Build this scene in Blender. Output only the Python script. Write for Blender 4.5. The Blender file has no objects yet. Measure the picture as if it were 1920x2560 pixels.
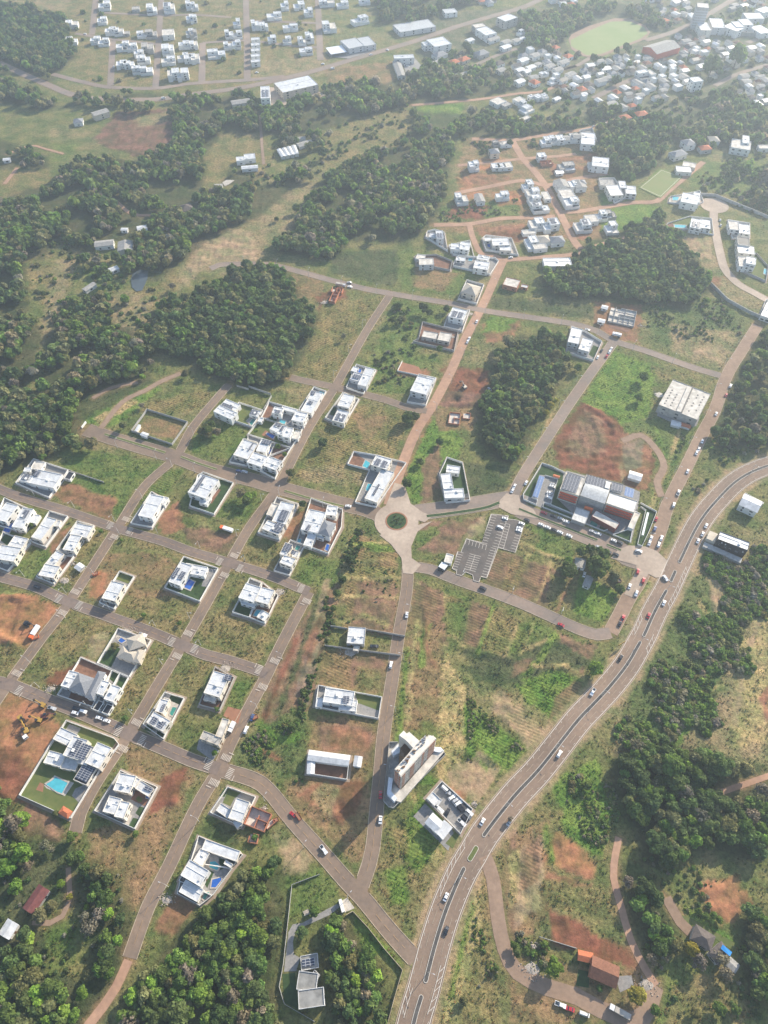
import bpy, math, random
import numpy as np
from mathutils import Vector, Matrix
rnd = random.Random(7); nr = np.random.RandomState(11)
SC = bpy.context.scene
# ---------------- camera, sky, sun, exposure ----------------
CAM_H, DEP, FPX = 400.0, math.radians(54), 1775.0
cam = bpy.data.cameras.new('camera'); co = bpy.data.objects.new('camera', cam)
SC.collection.objects.link(co); SC.camera = co
co.location = (0, 0, CAM_H); co.rotation_euler = (math.radians(90)-DEP, 0, 0)
cam.sensor_fit = 'HORIZONTAL'; cam.sensor_width = 36; cam.lens = 36*FPX/1920
cam.clip_start = 1; cam.clip_end = 20000
SUN_EL, SUN_AZ = math.radians(27), math.radians(46)
W = bpy.data.worlds.new('World'); SC.world = W; W.use_nodes = True
wn = W.node_tree.nodes; wn.clear()
sky = wn.new('ShaderNodeTexSky'); sky.sky_type = 'NISHITA'; sky.sun_disc = False
sky.sun_elevation = SUN_EL; sky.sun_rotation = math.radians(90)-SUN_AZ
bg = wn.new('ShaderNodeBackground'); bg.inputs[1].default_value = 0.13
wo = wn.new('ShaderNodeOutputWorld')
W.node_tree.links.new(sky.outputs[0], bg.inputs[0]); W.node_tree.links.new(bg.outputs[0], wo.inputs[0])
sl = bpy.data.lights.new('sun', 'SUN'); sl.energy = 5.0; sl.angle = math.radians(0.6); sl.color = (1, .89, .72)
so = bpy.data.objects.new('sun', sl); SC.collection.objects.link(so)
sd = Vector((math.cos(SUN_EL)*math.cos(SUN_AZ), math.cos(SUN_EL)*math.sin(SUN_AZ), math.sin(SUN_EL)))
so.rotation_euler = sd.to_track_quat('Z', 'Y').to_euler()
SC.view_settings.view_transform = 'Standard'; SC.view_settings.look = 'None'
SC.view_settings.exposure = 0.95; SC.view_settings.gamma = 1
SC.cycles.use_denoising = True
SC.cycles.max_bounces = 5; SC.cycles.diffuse_bounces = 2; SC.cycles.glossy_bounces = 2
SC.cycles.transparent_max_bounces = 4; SC.cycles.volume_bounces = 0

# ---------------- helpers ----------------
def gp(px, py, z=0.0):                       # a photograph direction -> the point where it meets height z
    u = (px-960)/FPX; v = (1280-py)/FPX
    t = (CAM_H-z)/(math.sin(DEP)-v*math.cos(DEP))
    return (u*t, (math.cos(DEP)+v*math.sin(DEP))*t)
def Z(x0, y0, s): return lambda x, y, z=0.0: gp(x0+x/s, y0+y/s, z)
def R(c, r): return Z(480*c, 640*r, 3.456)
D = Z(0, 0, .8641)
def link(o, parent=None):
    SC.collection.objects.link(o)
    if parent is not None: o.parent = parent
    return o
def tag(o, label=None, cat=None, group=None, kind=None):
    if label: o['label'] = label
    if cat: o['category'] = cat
    if group: o['group'] = group
    if kind: o['kind'] = kind
    return o
def empty(name, loc, rz=0.0):
    o = bpy.data.objects.new(name, None); link(o); o.location = loc; o.rotation_euler = (0, 0, rz)
    o.empty_display_size = .5
    return o
def fastmesh(name, V, Q, mats=None, attr=None, smooth=False):
    V = np.asarray(V, dtype=np.float32); Q = np.asarray(Q, dtype=np.int32)
    m = bpy.data.meshes.new(name); k = Q.shape[1]; n = len(Q)
    m.vertices.add(len(V)); m.vertices.foreach_set('co', V.ravel())
    m.loops.add(n*k); m.loops.foreach_set('vertex_index', Q.ravel())
    m.polygons.add(n); m.polygons.foreach_set('loop_start', np.arange(0, n*k, k, dtype=np.int32))
    if smooth: m.polygons.foreach_set('use_smooth', np.ones(n, dtype=bool))
    for a, vals in (attr or {}).items():
        vals = np.asarray(vals, dtype=np.float32)
        if vals.ndim == 2:
            at = m.attributes.new(a, 'FLOAT_COLOR', 'POINT'); at.data.foreach_set('color', vals.ravel())
        else:
            at = m.attributes.new(a, 'FLOAT', 'POINT'); at.data.foreach_set('value', vals)
    m.update(calc_edges=True)
    for mm in (mats or []): m.materials.append(mm)
    return m
class MB:
    def __init__(s): s.v = []; s.f = []; s.M = Matrix.Identity(4)
    def pt(s, p): q = s.M @ Vector(p); s.v.append((q.x, q.y, q.z)); return len(s.v)-1
    def poly(s, pts): s.f.append([s.pt(p) for p in pts])
    def box(s, x0, x1, y0, y1, z0, z1, bottom=False):
        i = [s.pt(p) for p in ((x0,y0,z0),(x1,y0,z0),(x1,y1,z0),(x0,y1,z0),(x0,y0,z1),(x1,y0,z1),(x1,y1,z1),(x0,y1,z1))]
        for a in ((0,1,5,4),(1,2,6,5),(2,3,7,6),(3,0,4,7),(4,5,6,7)): s.f.append([i[k] for k in a])
        if bottom: s.f.append([i[k] for k in (3,2,1,0)])
    def cyl(s, p, q, r0, r1=None, n=8):
        r1 = r0 if r1 is None else r1
        p = Vector(p); q = Vector(q); d = (q-p).normalized()
        a = d.orthogonal().normalized(); b = d.cross(a)
        A = [s.pt(p+(a*math.cos(t)+b*math.sin(t))*r0) for t in [2*math.pi*k/n for k in range(n)]]
        B = [s.pt(q+(a*math.cos(t)+b*math.sin(t))*r1) for t in [2*math.pi*k/n for k in range(n)]]
        for k in range(n): s.f.append([A[k], A[(k+1)%n], B[(k+1)%n], B[k]])
        s.f.append(B); s.f.append(A[::-1])
    def build(s, name, mat, parent=None, off=(0,0,0)):
        m = bpy.data.meshes.new(name)
        m.from_pydata([(x-off[0], y-off[1], z-off[2]) for x, y, z in s.v], [], s.f)
        m.materials.append(mat); m.update()
        return link(bpy.data.objects.new(name, m), parent)

# ---------------- materials ----------------
def mat(name, col, rough=.8, metal=0.0, spec=.3, noise=0.0, scale=1.0, bump=0.0, col2=None, stretch=None, coat=0.0):
    m = bpy.data.materials.new(name); m.use_nodes = True; nt = m.node_tree; N = nt.nodes; L = nt.links
    b = N['Principled BSDF']; b.inputs['Roughness'].default_value = rough; b.inputs['Metallic'].default_value = metal
    b.inputs['Specular IOR Level'].default_value = spec; b.inputs['Base Color'].default_value = (*col, 1)
    b.inputs['Coat Weight'].default_value = coat
    if noise or col2 or bump:
        tc = N.new('ShaderNodeTexCoord'); src = tc.outputs['Object']
        if stretch:
            mp = N.new('ShaderNodeMapping'); mp.inputs['Scale'].default_value = stretch
            L.new(src, mp.inputs[0]); src = mp.outputs[0]
        n = N.new('ShaderNodeTexNoise'); n.inputs['Scale'].default_value = scale; n.inputs['Detail'].default_value = 5
        n.inputs['Roughness'].default_value = .62
        L.new(src, n.inputs[0])
        r = N.new('ShaderNodeValToRGB'); r.color_ramp.elements[0].position = .32; r.color_ramp.elements[1].position = .68
        c2 = col2 or tuple(c*(1-noise) for c in col); c1 = col if col2 else tuple(min(1, c*(1+noise*.6)) for c in col)
        r.color_ramp.elements[0].color = (*c2, 1); r.color_ramp.elements[1].color = (*c1, 1)
        L.new(n.outputs[0], r.inputs[0]); L.new(r.outputs[0], b.inputs['Base Color'])
        if bump:
            bp = N.new('ShaderNodeBump'); bp.inputs['Strength'].default_value = bump; bp.inputs['Distance'].default_value = .2
            L.new(n.outputs[0], bp.inputs['Height']); L.new(bp.outputs[0], b.inputs['Normal'])
    return m
M = {}
M['white'] = mat('white_render', (.76,.75,.72), .75, noise=.13, scale=.35)
M['roofwhite'] = mat('white_sheet_roof', (.70,.73,.77), .42, spec=.5, noise=.14, scale=.5, stretch=(1,1,1))
M['wall_grey'] = mat('grey_wall', (.42,.41,.39), .85, noise=.25, scale=.6)
M['beige'] = mat('beige_render', (.60,.53,.43), .85, noise=.15, scale=.4)
M['concrete'] = mat('bare_concrete', (.42,.40,.37), .9, noise=.3, scale=.4, bump=.2)
M['conc_pale'] = mat('pale_concrete', (.60,.56,.50), .9, noise=.35, scale=.25)
M['brick'] = mat('orange_brick', (.50,.20,.11), .9, col2=(.36,.16,.10), scale=1.2)
M['maroon'] = mat('maroon_brick', (.20,.06,.05), .85, noise=.2, scale=1)
M['dark'] = mat('dark_panel', (.035,.037,.045), .5, noise=.2, scale=.5)
M['beige2'] = mat('cream_cladding', (.66,.60,.50), .7, noise=.08, scale=.3)
M['walk'] = mat('dusty_sidewalk', (.36,.30,.24), .95, col2=(.27,.20,.15), scale=.2)
M['tile_grey'] = mat('grey_roof_tiles', (.22,.23,.25), .7, noise=.22, scale=1.5)
M['tile_dark'] = mat('weathered_dark_tiles', (.12,.10,.09), .85, noise=.3, scale=.8)
M['tile_beige'] = mat('beige_roof_tiles', (.46,.41,.34), .8, noise=.2, scale=1.5)
M['tile_red'] = mat('terracotta_tiles', (.48,.15,.07), .8, noise=.25, scale=1.5)
M['tile_brown'] = mat('old_brown_tiles', (.21,.095,.06), .85, noise=.3, scale=1.0)
M['tile_maroon'] = mat('faded_maroon_sheets', (.17,.06,.055), .8, noise=.3, scale=.7)
M['sheet'] = mat('weathered_metal_sheet', (.50,.51,.51), .5, metal=.2, noise=.25, scale=.6)
M['slab_grey'] = mat('stained_roof_slab', (.27,.265,.25), .9, noise=.35, scale=.25)
M['fibre'] = mat('fibre_cement_sheet', (.33,.32,.30), .9, noise=.3, scale=.6)
M['glass'] = mat('window_glass', (.03,.04,.05), .12, spec=.6)
M['frame'] = mat('window_frame', (.5,.5,.5), .5)
M['wood'] = mat('brown_wood', (.20,.11,.06), .7, noise=.3, scale=2)
M['pave'] = mat('grey_paving', (.27,.26,.25), .9, noise=.25, scale=.7)
M['pave_pale'] = mat('pale_paving', (.46,.42,.37), .9, noise=.25, scale=.5)
M['lawn'] = mat('garden_lawn', (.085,.12,.035), .95, col2=(.14,.15,.05), scale=.25, bump=.4)
M['lawn_dark'] = mat('dark_lawn', (.04,.075,.025), .95, noise=.35, scale=.5, bump=.4)
M['soil'] = mat('red_soil', (.25,.135,.09), .97, col2=(.14,.075,.05), scale=.3, bump=.6)
M['soil_orange'] = mat('orange_soil', (.34,.165,.10), .97, col2=(.26,.13,.08), scale=.2, bump=.6)
M['asphalt'] = mat('dusty_asphalt', (.25,.178,.128), .9, col2=(.185,.14,.108), scale=.09)
M['asphalt_dark'] = mat('darker_street_asphalt', (.165,.13,.112), .9, col2=(.225,.165,.13), scale=.11)
M['asphalt_grey'] = mat('grey_asphalt', (.21,.175,.15), .9, col2=(.28,.205,.16), scale=.06)
M['asphalt_lot'] = mat('car_park_asphalt', (.095,.088,.082), .9, col2=(.15,.125,.11), scale=.12)
M['highway'] = mat('highway_asphalt', (.27,.19,.137), .9, col2=(.215,.156,.117), scale=.05)
M['dirt'] = mat('dirt_road', (.43,.26,.17), .97, col2=(.33,.20,.14), scale=.12, bump=.3)
M['track'] = mat('pinkish_gravel_track', (.32,.22,.155), .97, col2=(.255,.175,.125), scale=.2)
M['conc_road'] = mat('concrete_road', (.46,.37,.29), .9, col2=(.36,.28,.22), scale=.08)
M['kerb'] = mat('kerb_stone', (.46,.38,.28), .9, noise=.3, scale=.3)
M['paint'] = mat('road_paint', (.60,.53,.45), .8, noise=.2, scale=.6)
M['paint_w'] = mat('white_paint', (.62,.57,.50), .8, noise=.1, scale=.6)
M['median'] = mat('median_dark_surface', (.095,.088,.082), .95, noise=.3, scale=.4)
M['pool'] = mat('pool_water', (.08,.42,.50), .08, spec=.5, noise=.15, scale=.4)
M['poolblue'] = mat('blue_pool_water', (.03,.12,.45), .08, spec=.5, noise=.15, scale=.4)
M['poolgreen'] = mat('green_pool_water', (.05,.24,.20), .08, spec=.5, noise=.15, scale=.4)
M['pond'] = mat('pond_water', (.07,.09,.10), .25, spec=.5, noise=.15, scale=.1)
M['tyre'] = mat('tyre_rubber', (.02,.02,.02), .9)
M['pole'] = mat('concrete_pole', (.55,.53,.49), .8)
M['bark'] = mat('bark', (.13,.10,.08), .95)
M['yellow'] = mat('machine_yellow', (.42,.26,.06), .5, noise=.2, scale=1)
M['orange'] = mat('orange_paint', (.75,.16,.05), .5)
M['redband'] = mat('red_orange_cladding', (.62,.11,.06), .6, noise=.08, scale=.3)
M['rubble'] = mat('rubble', (.40,.35,.30), .95, noise=.4, scale=1.5)
M['steel'] = mat('steel', (.4,.4,.42), .4, metal=.6)
M['grate'] = mat('formwork_grid', (.25,.17,.11), .9, noise=.4, scale=1.2)
def solar_mat(name, c1, c2):
    m = mat(name, c1, .5, spec=.25); nt = m.node_tree; b = nt.nodes['Principled BSDF']
    t = nt.nodes.new('ShaderNodeTexBrick'); t.offset = 0; t.inputs['Scale'].default_value = 1
    t.inputs['Color1'].default_value = (*c1, 1); t.inputs['Color2'].default_value = (*[x*1.25 for x in c1], 1)
    t.inputs['Mortar'].default_value = (*c2, 1); t.inputs['Mortar Size'].default_value = .09
    t.inputs['Brick Width'].default_value = 1.15; t.inputs['Row Height'].default_value = 2.1
    tc = nt.nodes.new('ShaderNodeTexCoord'); nt.links.new(tc.outputs['UV'], t.inputs[0]); nt.links.new(t.outputs[0], b.inputs['Base Color'])
    return m
M['solar'] = solar_mat('solar_panels', (.035,.045,.075), (.45,.46,.48))
M['solar_blue'] = solar_mat('blue_solar_panels', (.06,.13,.30), (.40,.45,.52))
def ribbed(name, col, s=1.6):
    m = mat(name, col, .4, spec=.5, noise=.26, scale=.3); nt = m.node_tree; b = nt.nodes['Principled BSDF']
    w = nt.nodes.new('ShaderNodeTexWave'); w.inputs['Scale'].default_value = s
    tc = nt.nodes.new('ShaderNodeTexCoord'); nt.links.new(tc.outputs['UV'], w.inputs[0])
    bp = nt.nodes.new('ShaderNodeBump'); bp.inputs['Strength'].default_value = .35; bp.inputs['Distance'].default_value = .1
    nt.links.new(w.outputs[1], bp.inputs['Height']); nt.links.new(bp.outputs[0], b.inputs['Normal'])
    return m
M['ribwhite'] = ribbed('ribbed_white_roof', (.63,.64,.65))
M['white2'] = mat('warm_white_render', (.72,.67,.59), .78, noise=.16, scale=.4); M['white3'] = mat('greyish_white_render', (.60,.60,.60), .78, noise=.18, scale=.4)
M['ribgrey'] = ribbed('ribbed_grey_roof', (.36,.36,.35))
CARCOL = {'white': (.80,.80,.80), 'silver': (.45,.46,.48), 'black': (.02,.02,.025), 'red': (.42,.02,.03), 'grey': (.12,.13,.14), 'blue': (.05,.08,.2)}
for k, c in CARCOL.items(): M['car_'+k] = mat('car_paint_'+k, c, .3, spec=.5, coat=.6)
# foliage: tint attribute (per leaf) x object colour (per tree)
def foliage():
    m = bpy.data.materials.new('foliage'); m.use_nodes = True; nt = m.node_tree; N = nt.nodes; L = nt.links
    b = N['Principled BSDF']; b.inputs['Roughness'].default_value = .75; b.inputs['Specular IOR Level'].default_value = .15
    a = N.new('ShaderNodeAttribute'); a.attribute_name = 'tint'; oi = N.new('ShaderNodeObjectInfo')
    mx = N.new('ShaderNodeMix'); mx.data_type = 'RGBA'; mx.blend_type = 'MULTIPLY'; mx.inputs[0].default_value = 1
    L.new(a.outputs['Color'], mx.inputs[6]); L.new(oi.outputs['Color'], mx.inputs[7])
    L.new(mx.outputs[2], b.inputs['Base Color'])
    tr = N.new('ShaderNodeBsdfTranslucent'); L.new(mx.outputs[2], tr.inputs[0])
    ms = N.new('ShaderNodeMixShader'); ms.inputs[0].default_value = .44
    L.new(b.outputs[0], ms.inputs[1]); L.new(tr.outputs[0], ms.inputs[2]); L.new(ms.outputs[0], N['Material Output'].inputs[0])
    return m
M['leaf'] = foliage()

# ---------------- occupied map: nothing grows on roads and lots ----------------
OX, OY, OW, OH = -720, -80, 1440, 1480
occ = np.zeros((OH, OW), dtype=bool)
gy, gx = np.mgrid[0:OH, 0:OW]
def inpoly(X, Y, P):
    c = np.zeros(X.shape, dtype=bool); n = len(P); j = n-1
    for i in range(n):
        xi, yi = P[i]; xj, yj = P[j]
        if yi != yj:
            c ^= ((yi > Y) != (yj > Y)) & (X < (xj-xi)*(Y-yi)/(yj-yi)+xi)
        j = i
    return c
def segdist(X, Y, P, closed=True):
    d = np.full(X.shape, 1e9); n = len(P)
    for i in range(n if closed else n-1):
        x0, y0 = P[i]; x1, y1 = P[(i+1) % n]
        dx, dy = x1-x0, y1-y0; q = dx*dx+dy*dy+1e-9
        t = np.clip(((X-x0)*dx+(Y-y0)*dy)/q, 0, 1)
        d = np.minimum(d, (X-x0-t*dx)**2+(Y-y0-t*dy)**2)
    return np.sqrt(d)
def occupy(P, pad=0.0, closed=True):
    xs = [p[0] for p in P]; ys = [p[1] for p in P]
    a, b = int(max(0, min(xs)-OX-pad-1)), int(min(OW, max(xs)-OX+pad+2))
    c, d = int(max(0, min(ys)-OY-pad-1)), int(min(OH, max(ys)-OY+pad+2))
    if a >= b or c >= d: return
    X = gx[c:d, a:b]+OX+.5; Y = gy[c:d, a:b]+OY+.5
    m = inpoly(X, Y, P) if closed else np.zeros(X.shape, dtype=bool)
    if pad > 0: m |= segdist(X, Y, P, closed) < pad
    occ[c:d, a:b] |= m
def free(x, y, r=0):
    i = int(y-OY); j = int(x-OX)
    if not (0 <= i < OH and 0 <= j < OW): return True
    if r < 1: return not occ[i, j]
    r = int(r); return not occ[max(0, i-r):i+r+1, max(0, j-r):j+r+1].any()
def catmull(P, step=4.0):
    if len(P) < 3: return P
    P = [tuple(p) for p in P]; E = [(2*P[0][0]-P[1][0], 2*P[0][1]-P[1][1])]+P+[(2*P[-1][0]-P[-2][0], 2*P[-1][1]-P[-2][1])]
    out = []
    for i in range(1, len(E)-2):
        a, b, c, d = [Vector(E[k]) for k in (i-1, i, i+1, i+2)]
        n = max(1, int((c-b).length/step))
        for k in range(n):
            t = k/n
            q = .5*((2*b)+(c-a)*t+(2*a-5*b+4*c-d)*t*t+(3*b-a-3*c+d)*t**3)
            out.append((q.x, q.y))
    out.append(P[-1]); return out
def offset(P, o):
    out = []
    for i in range(len(P)):
        a = Vector(P[max(0, i-1)]); b = Vector(P[min(len(P)-1, i+1)]); d = (b-a).normalized()
        out.append((P[i][0]-d.y*o, P[i][1]+d.x*o))
    return out
ZL = [.06]
def nextz(): ZL[0] += .003; return ZL[0]
def ribbon(name, P, w, mt, z=None, o=0.0):
    z = nextz() if z is None else z
    A = offset(P, o+w/2); B = offset(P, o-w/2); mb = MB()
    for i in range(len(P)-1): mb.poly([(*B[i], z), (*B[i+1], z), (*A[i+1], z), (*A[i], z)])
    ob = mb.build(name, mt); ob['kind'] = 'structure'; return ob
def sheet(name, P, mt, z=None, occup=True, parent=None):
    z = nextz() if z is None else z
    if sum(P[i-1][0]*P[i][1]-P[i][0]*P[i-1][1] for i in range(len(P))) < 0: P = P[::-1]
    mb = MB(); mb.poly([(*p, z) for p in P]); ob = mb.build(name, mt, parent)
    if parent is None: ob['kind'] = 'structure'
    if occup: occupy(P)
    return ob

# ---------------- roads ----------------
def J(*parts):
    out = []
    for F, pts in parts: out += [F(*p) for p in pts]
    return out
ROADS = []   # name, points, width, material, kerb, lamps
def road(name, P, w, mt='asphalt', kerb=True, lamps=0, verge=2.0):
    P = catmull(P, 5.0); ROADS.append((name, P, w, mt, kerb, lamps, verge)); occupy(P, w/2+1.2, False); return P
R03,R13,R23,R33 = R(0,3),R(1,3),R(2,3),R(3,3); R02,R12,R22,R32 = R(0,2),R(1,2),R(2,2),R(3,2)
R01,R11,R21,R31 = R(0,1),R(1,1),R(2,1),R(3,1); R00,R10,R20,R30 = R(0,0),R(1,0),R(2,0),R(3,0)
road('street', J((R02,[(-90,1720),(75,1480),(330,1130),(600,775),(1010,145)]),(R01,[(1250,1990),(1520,1735)]),(R11,[(0,1490),(180,1270),(320,1110)])), 6.6, lamps=-1)
road('street', J((R03,[(650,560),(690,400),(830,130)]),(R02,[(1110,1920),(1360,1500),(1575,1150)]),(R12,[(130,780),(325,430),(500,130)]),(R11,[(740,2000),(1000,1500),(1240,1125),(1500,660)]),(R21,[(60,325)])), 6.6, lamps=1)
road('street', J((R03,[(1120,1640),(1280,1200),(1460,850)]),(R13,[(40,340),(235,10)]),(R12,[(330,2000),(560,1570),(650,1400),(770,1150),(1010,690)])), 6.8, lamps=-1)
road('dirt_road', J((R03,[(640,2400),(760,2230),(900,2050),(1000,1900),(1110,1660)])), 4.5, 'dirt', False)
road('street', J((R13,[(235,10),(520,95),(660,190),(870,450),(1130,740),(1330,970),(1480,1130),(1659,1350)]),(R23,[(130,1500),(270,1650)])), 7.6, 'asphalt', lamps=-1)
road('street', J((R22,[(205,470),(205,560),(190,720),(130,1050),(70,1450)]),(R12,[(1659,1900),(1630,2212)]),(R13,[(1600,300),(1560,700),(1500,920),(1440,1090)])), 7.2, lamps=1)
road('dirt_avenue', J((R22,[(40,-60)]),(R21,[(130,1880),(275,1520),(430,1275),(575,1000),(700,720),(850,430),(965,180),(1030,40)])), 7.6, 'dirt', False, lamps=-1)
road('avenue', J((R22,[(170,20),(420,-12)]),(R21,[(700,2160),(1000,2110),(1150,2100)]),(Z(1280,1120,4.366),[(60,665),(480,830),(930,1005),(1200,1120)]),(R32,[(430,390),(560,430)])), 13.2, 'asphalt_grey', True, verge=1)
road('street', J((R21,[(1110,2090),(1200,1900),(1500,1430),(1640,1220)]),(R31,[(150,980),(270,820),(330,735)])), 7.8, 'asphalt_grey', lamps=1)
road('street', J((R11,[(160,110),(230,78),(400,68),(640,72),(850,115),(1200,210),(1500,285)]),(R21,[(60,325),(200,350),(560,408),(900,478),(1400,550),(1659,592)]),(R31,[(180,650),(330,735),(600,820),(1000,960),(1270,1040)])), 6.4, 'asphalt_grey', lamps=-1)
road('street', J((R31,[(1570,600),(1450,790),(1300,1040),(1200,1330),(1080,1560),(960,1810),(800,2130)]),(R32,[(745,100),(690,250),(630,400),(560,570),(450,750),(385,880),(300,1040)])), 8.6, 'track', True, lamps=-1)
road('street', J((R32,[(300,1045),(180,1060),(20,1010)]),(R22,[(1500,930),(1200,795),(900,680),(600,575),(400,495),(220,470)])), 7.4, 'asphalt_grey', lamps=-1)
HW = catmull(J((R33,[]),(R23,[(205,2420),(280,2110),(330,1950),(395,1700),(440,1530),(520,1270),(610,1040),(690,870),(770,740),(870,570),(1120,250),(1350,0)]),(R32,[(0,1820),(150,1660),(290,1510),(440,1320),(545,1140),(590,1060),(680,860),(790,660),(840,550),(900,420),(990,230),(1060,100),(1130,0)]),(R31,[(1200,2130),(1350,1975),(1500,1875),(1700,1800),(1900,1760)])), 4.0)
ROADS.append(('highway', HW, 15.4, 'highway', True, 0, 6)); occupy(HW, 11, False)
road('side_road', J((R23,[(870,760),(940,950),(985,1300),(1040,1560),(1150,1760),(1400,1890),(1659,1970)]),(R33,[(200,2080),(500,2180),(640,2060),(690,1880)])), 7.0, 'track', False)
road('dirt_track', J((R33,[(690,1880),(600,1740),(470,1480),(390,1200),(325,950),(340,750),(370,600)])), 3.6, 'dirt', False)
road('street', J((R02,[(-200,495),(0,560),(300,645),(600,780),(1000,925),(1300,1035),(1575,1150)]),(R12,[(120,1235),(300,1280),(580,1370),(650,1395)])), 6.4, 'asphalt_dark', lamps=1)
road('street', J((R01,[(-60,1990),(150,2075),(500,2180)]),(R02,[(600,0),(1010,140),(1400,250)]),(R12,[(0,345),(325,440),(700,560),(1010,690)])), 6.4, 'asphalt_dark', lamps=1)
road('avenue', J((R01,[(745,1500),(1000,1585),(1250,1660),(1510,1735)]),(R11,[(150,1845),(500,1930),(740,2000),(1200,2120),(1500,2190)]),(R22,[(-30,30)])), 11.5, 'asphalt', True, lamps=-1)
road('street', J((R02,[(-120,1455),(75,1490),(400,1620),(700,1735),(1110,1915),(1400,2035)]),(R12,[(0,2145)]),(R13,[(235,10)])), 6.8, 'asphalt_dark', lamps=1)
road('street', J((R11,[(850,1050),(1000,1085),(1240,1135),(1659,1240)]),(R21,[(200,1310),(370,1340)])), 6.2, lamps=0)
road('gravel_track', J((R01,[(870,1490),(1060,1260),(1250,1165),(1400,1080),(1560,1015)])), 4.2, 'track', False)
road('gravel_track', J((R01,[(800,1230),(960,1140),(1190,1090)])), 3.5, 'track', False)
road('gravel_path', J((R03,[(590,860),(600,1150),(540,1280),(430,1340),(280,1330)])), 2.6, 'track', False)
road('dirt_track', J((R31,[(400,1600),(560,1550),(700,1680),(760,1820),(700,1950),(740,2080)])), 5, 'track', False)
road('dirt_track', J((R01,[(0,1640)]),(R01,[(0,1640)])) if 0 else J((R33,[(1250,210),(1400,160),(1659,70),(1800,20)])), 3, 'dirt', False)
road('dirt_track', J((R33,[(780,1120),(900,1330),(990,1420)])), 5, 'track', False)
road('dirt_road', J((R20,[(430,1945),(740,1935),(1000,1890),(1250,1880),(1480,1870)])), 6, 'dirt', False)
road('dirt_road', J((R20,[(735,1935),(770,2060),(840,2190)]),(R21,[(960,0),(1030,35)])), 5.5, 'dirt', False)
road('dirt_road', J((R20,[(1110,1220),(1200,1370),(1300,1480),(1400,1610),(1480,1760),(1560,1920),(1640,2080)]),(R31,[(40,-60)])), 7.5, 'dirt', False)
road('dirt_road', J((R20,[(760,1200),(1110,1210),(1400,1165),(1659,1130)]),(R30,[(150,1100),(300,1050),(470,985)])), 6, 'dirt', False)
road('dirt_road', J((R20,[(640,1430),(900,1405),(1220,1370),(1500,1350),(1659,1330)])), 5, 'dirt', False)
road('dirt_road', J((R20,[(620,1670),(900,1615),(1200,1560),(1400,1600),(1659,1545)]),(R30,[(270,1500)])), 6, 'dirt', False)
road('dirt_road', J((R21,[(1030,38),(1300,15)]),(R20,[(1659,2195)]),(R30,[(200,2120),(450,2050)])), 5.5, 'dirt', False)
road('dirt_road', J((R20,[(1480,1830)]),(R30,[(0,1830),(250,1790),(500,1750),(690,1740),(800,1650),(930,1540),(1100,1400)])), 6, 'dirt', False)
road('village_road', J((R30,[(1195,1775),(1190,1880),(1215,2050),(1250,2212)]),(R31,[(1290,120),(1400,240),(1560,330),(1720,420)])), 7.5, 'conc_road', True)
SM = dict(kerb=False)
for pts in ([(955,740),(975,350)],[(1345,755),(1385,130),(1395,-40)],[(795,300),(830,-40)]): road('far_street', J((R00,pts)), 8, 'asphalt_grey', False)
for pts in ([(85,705),(92,370)],[(478,690),(475,350),(465,-40)],[(1110,520),(1085,-40)]): road('far_street', J((R10,pts)), 8.5, 'asphalt_grey', False)
road('far_street', J((R00,[(450,640),(700,705),(960,755),(1350,762),(1659,722)]),(R10,[(500,690),(800,660)])), 8, 'asphalt_grey', False)
road('far_street', J((R00,[(650,290),(940,335),(1350,380)])), 6, 'asphalt_grey', False)
road('far_street', J((R00,[(900,110),(1380,135),(1659,128)]),(R10,[(340,150)])), 6, 'asphalt_grey', False)
road('far_street', J((R10,[(90,370),(480,350),(650,370),(900,400),(1080,410)])), 6, 'asphalt_grey', False)
road('far_street', J((R10,[(480,180),(780,190),(1080,200)])), 6, 'asphalt_grey', False)
road('far_highway', J((R00,[(-60,520),(200,640),(430,740),(600,810),(800,850),(1300,862),(1659,815)]),(R10,[(400,762),(700,700),(1050,615),(1400,510),(1659,435)]),(R20,[(300,345),(600,240),(900,150),(1150,80),(1300,20),(1450,-60)])), 10, 'asphalt_grey', False)
road('dirt_road', J((R20,[(240,910),(600,880),(900,850),(1150,810),(1400,780),(1659,640)]),(R30,[])), 5, 'dirt', False)
road('town_road', J((R30,[(150,850),(450,700),(680,640)])), 8, 'asphalt_grey', False)
road('town_road', J((R20,[(700,600),(1000,470),(1150,420)])), 6, 'asphalt_grey', False)
road('town_road', J((R20,[(1659,570),(1400,640)]),(R30,[(0,570),(150,480)])), 6, 'asphalt_grey', False)
road('town_road', J((R30,[(600,350),(830,280),(1050,180),(1250,60),(1400,-30)])), 9, 'asphalt_grey', False)
road('town_road', J((R30,[(1480,370),(1570,340),(1659,300)])), 8, 'asphalt_grey', False)
road('town_road', J((R30,[(1200,740),(1400,640),(1659,560)])), 7, 'asphalt_grey', False)
road('dirt_track', J((R10,[(590,1000),(600,1200),(620,1420)])), 3, 'track', False)
road('dirt_track', J((R00,[(40,1590),(150,1450)])), 4, 'dirt', False)
road('dirt_track', J((R00,[(70,1330),(260,1260),(400,1290),(550,1330)])), 3, 'dirt', False)
road('dirt_track', J((R00,[(1000,1740),(1150,1850),(1400,1860)])), 4, 'dirt', False)
RC = R22(108, 80)                                       # roundabout
def disc(c, r, n=40): return [(c[0]+r*math.cos(2*math.pi*k/n), c[1]+r*math.sin(2*math.pi*k/n)) for k in range(n)]
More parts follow.
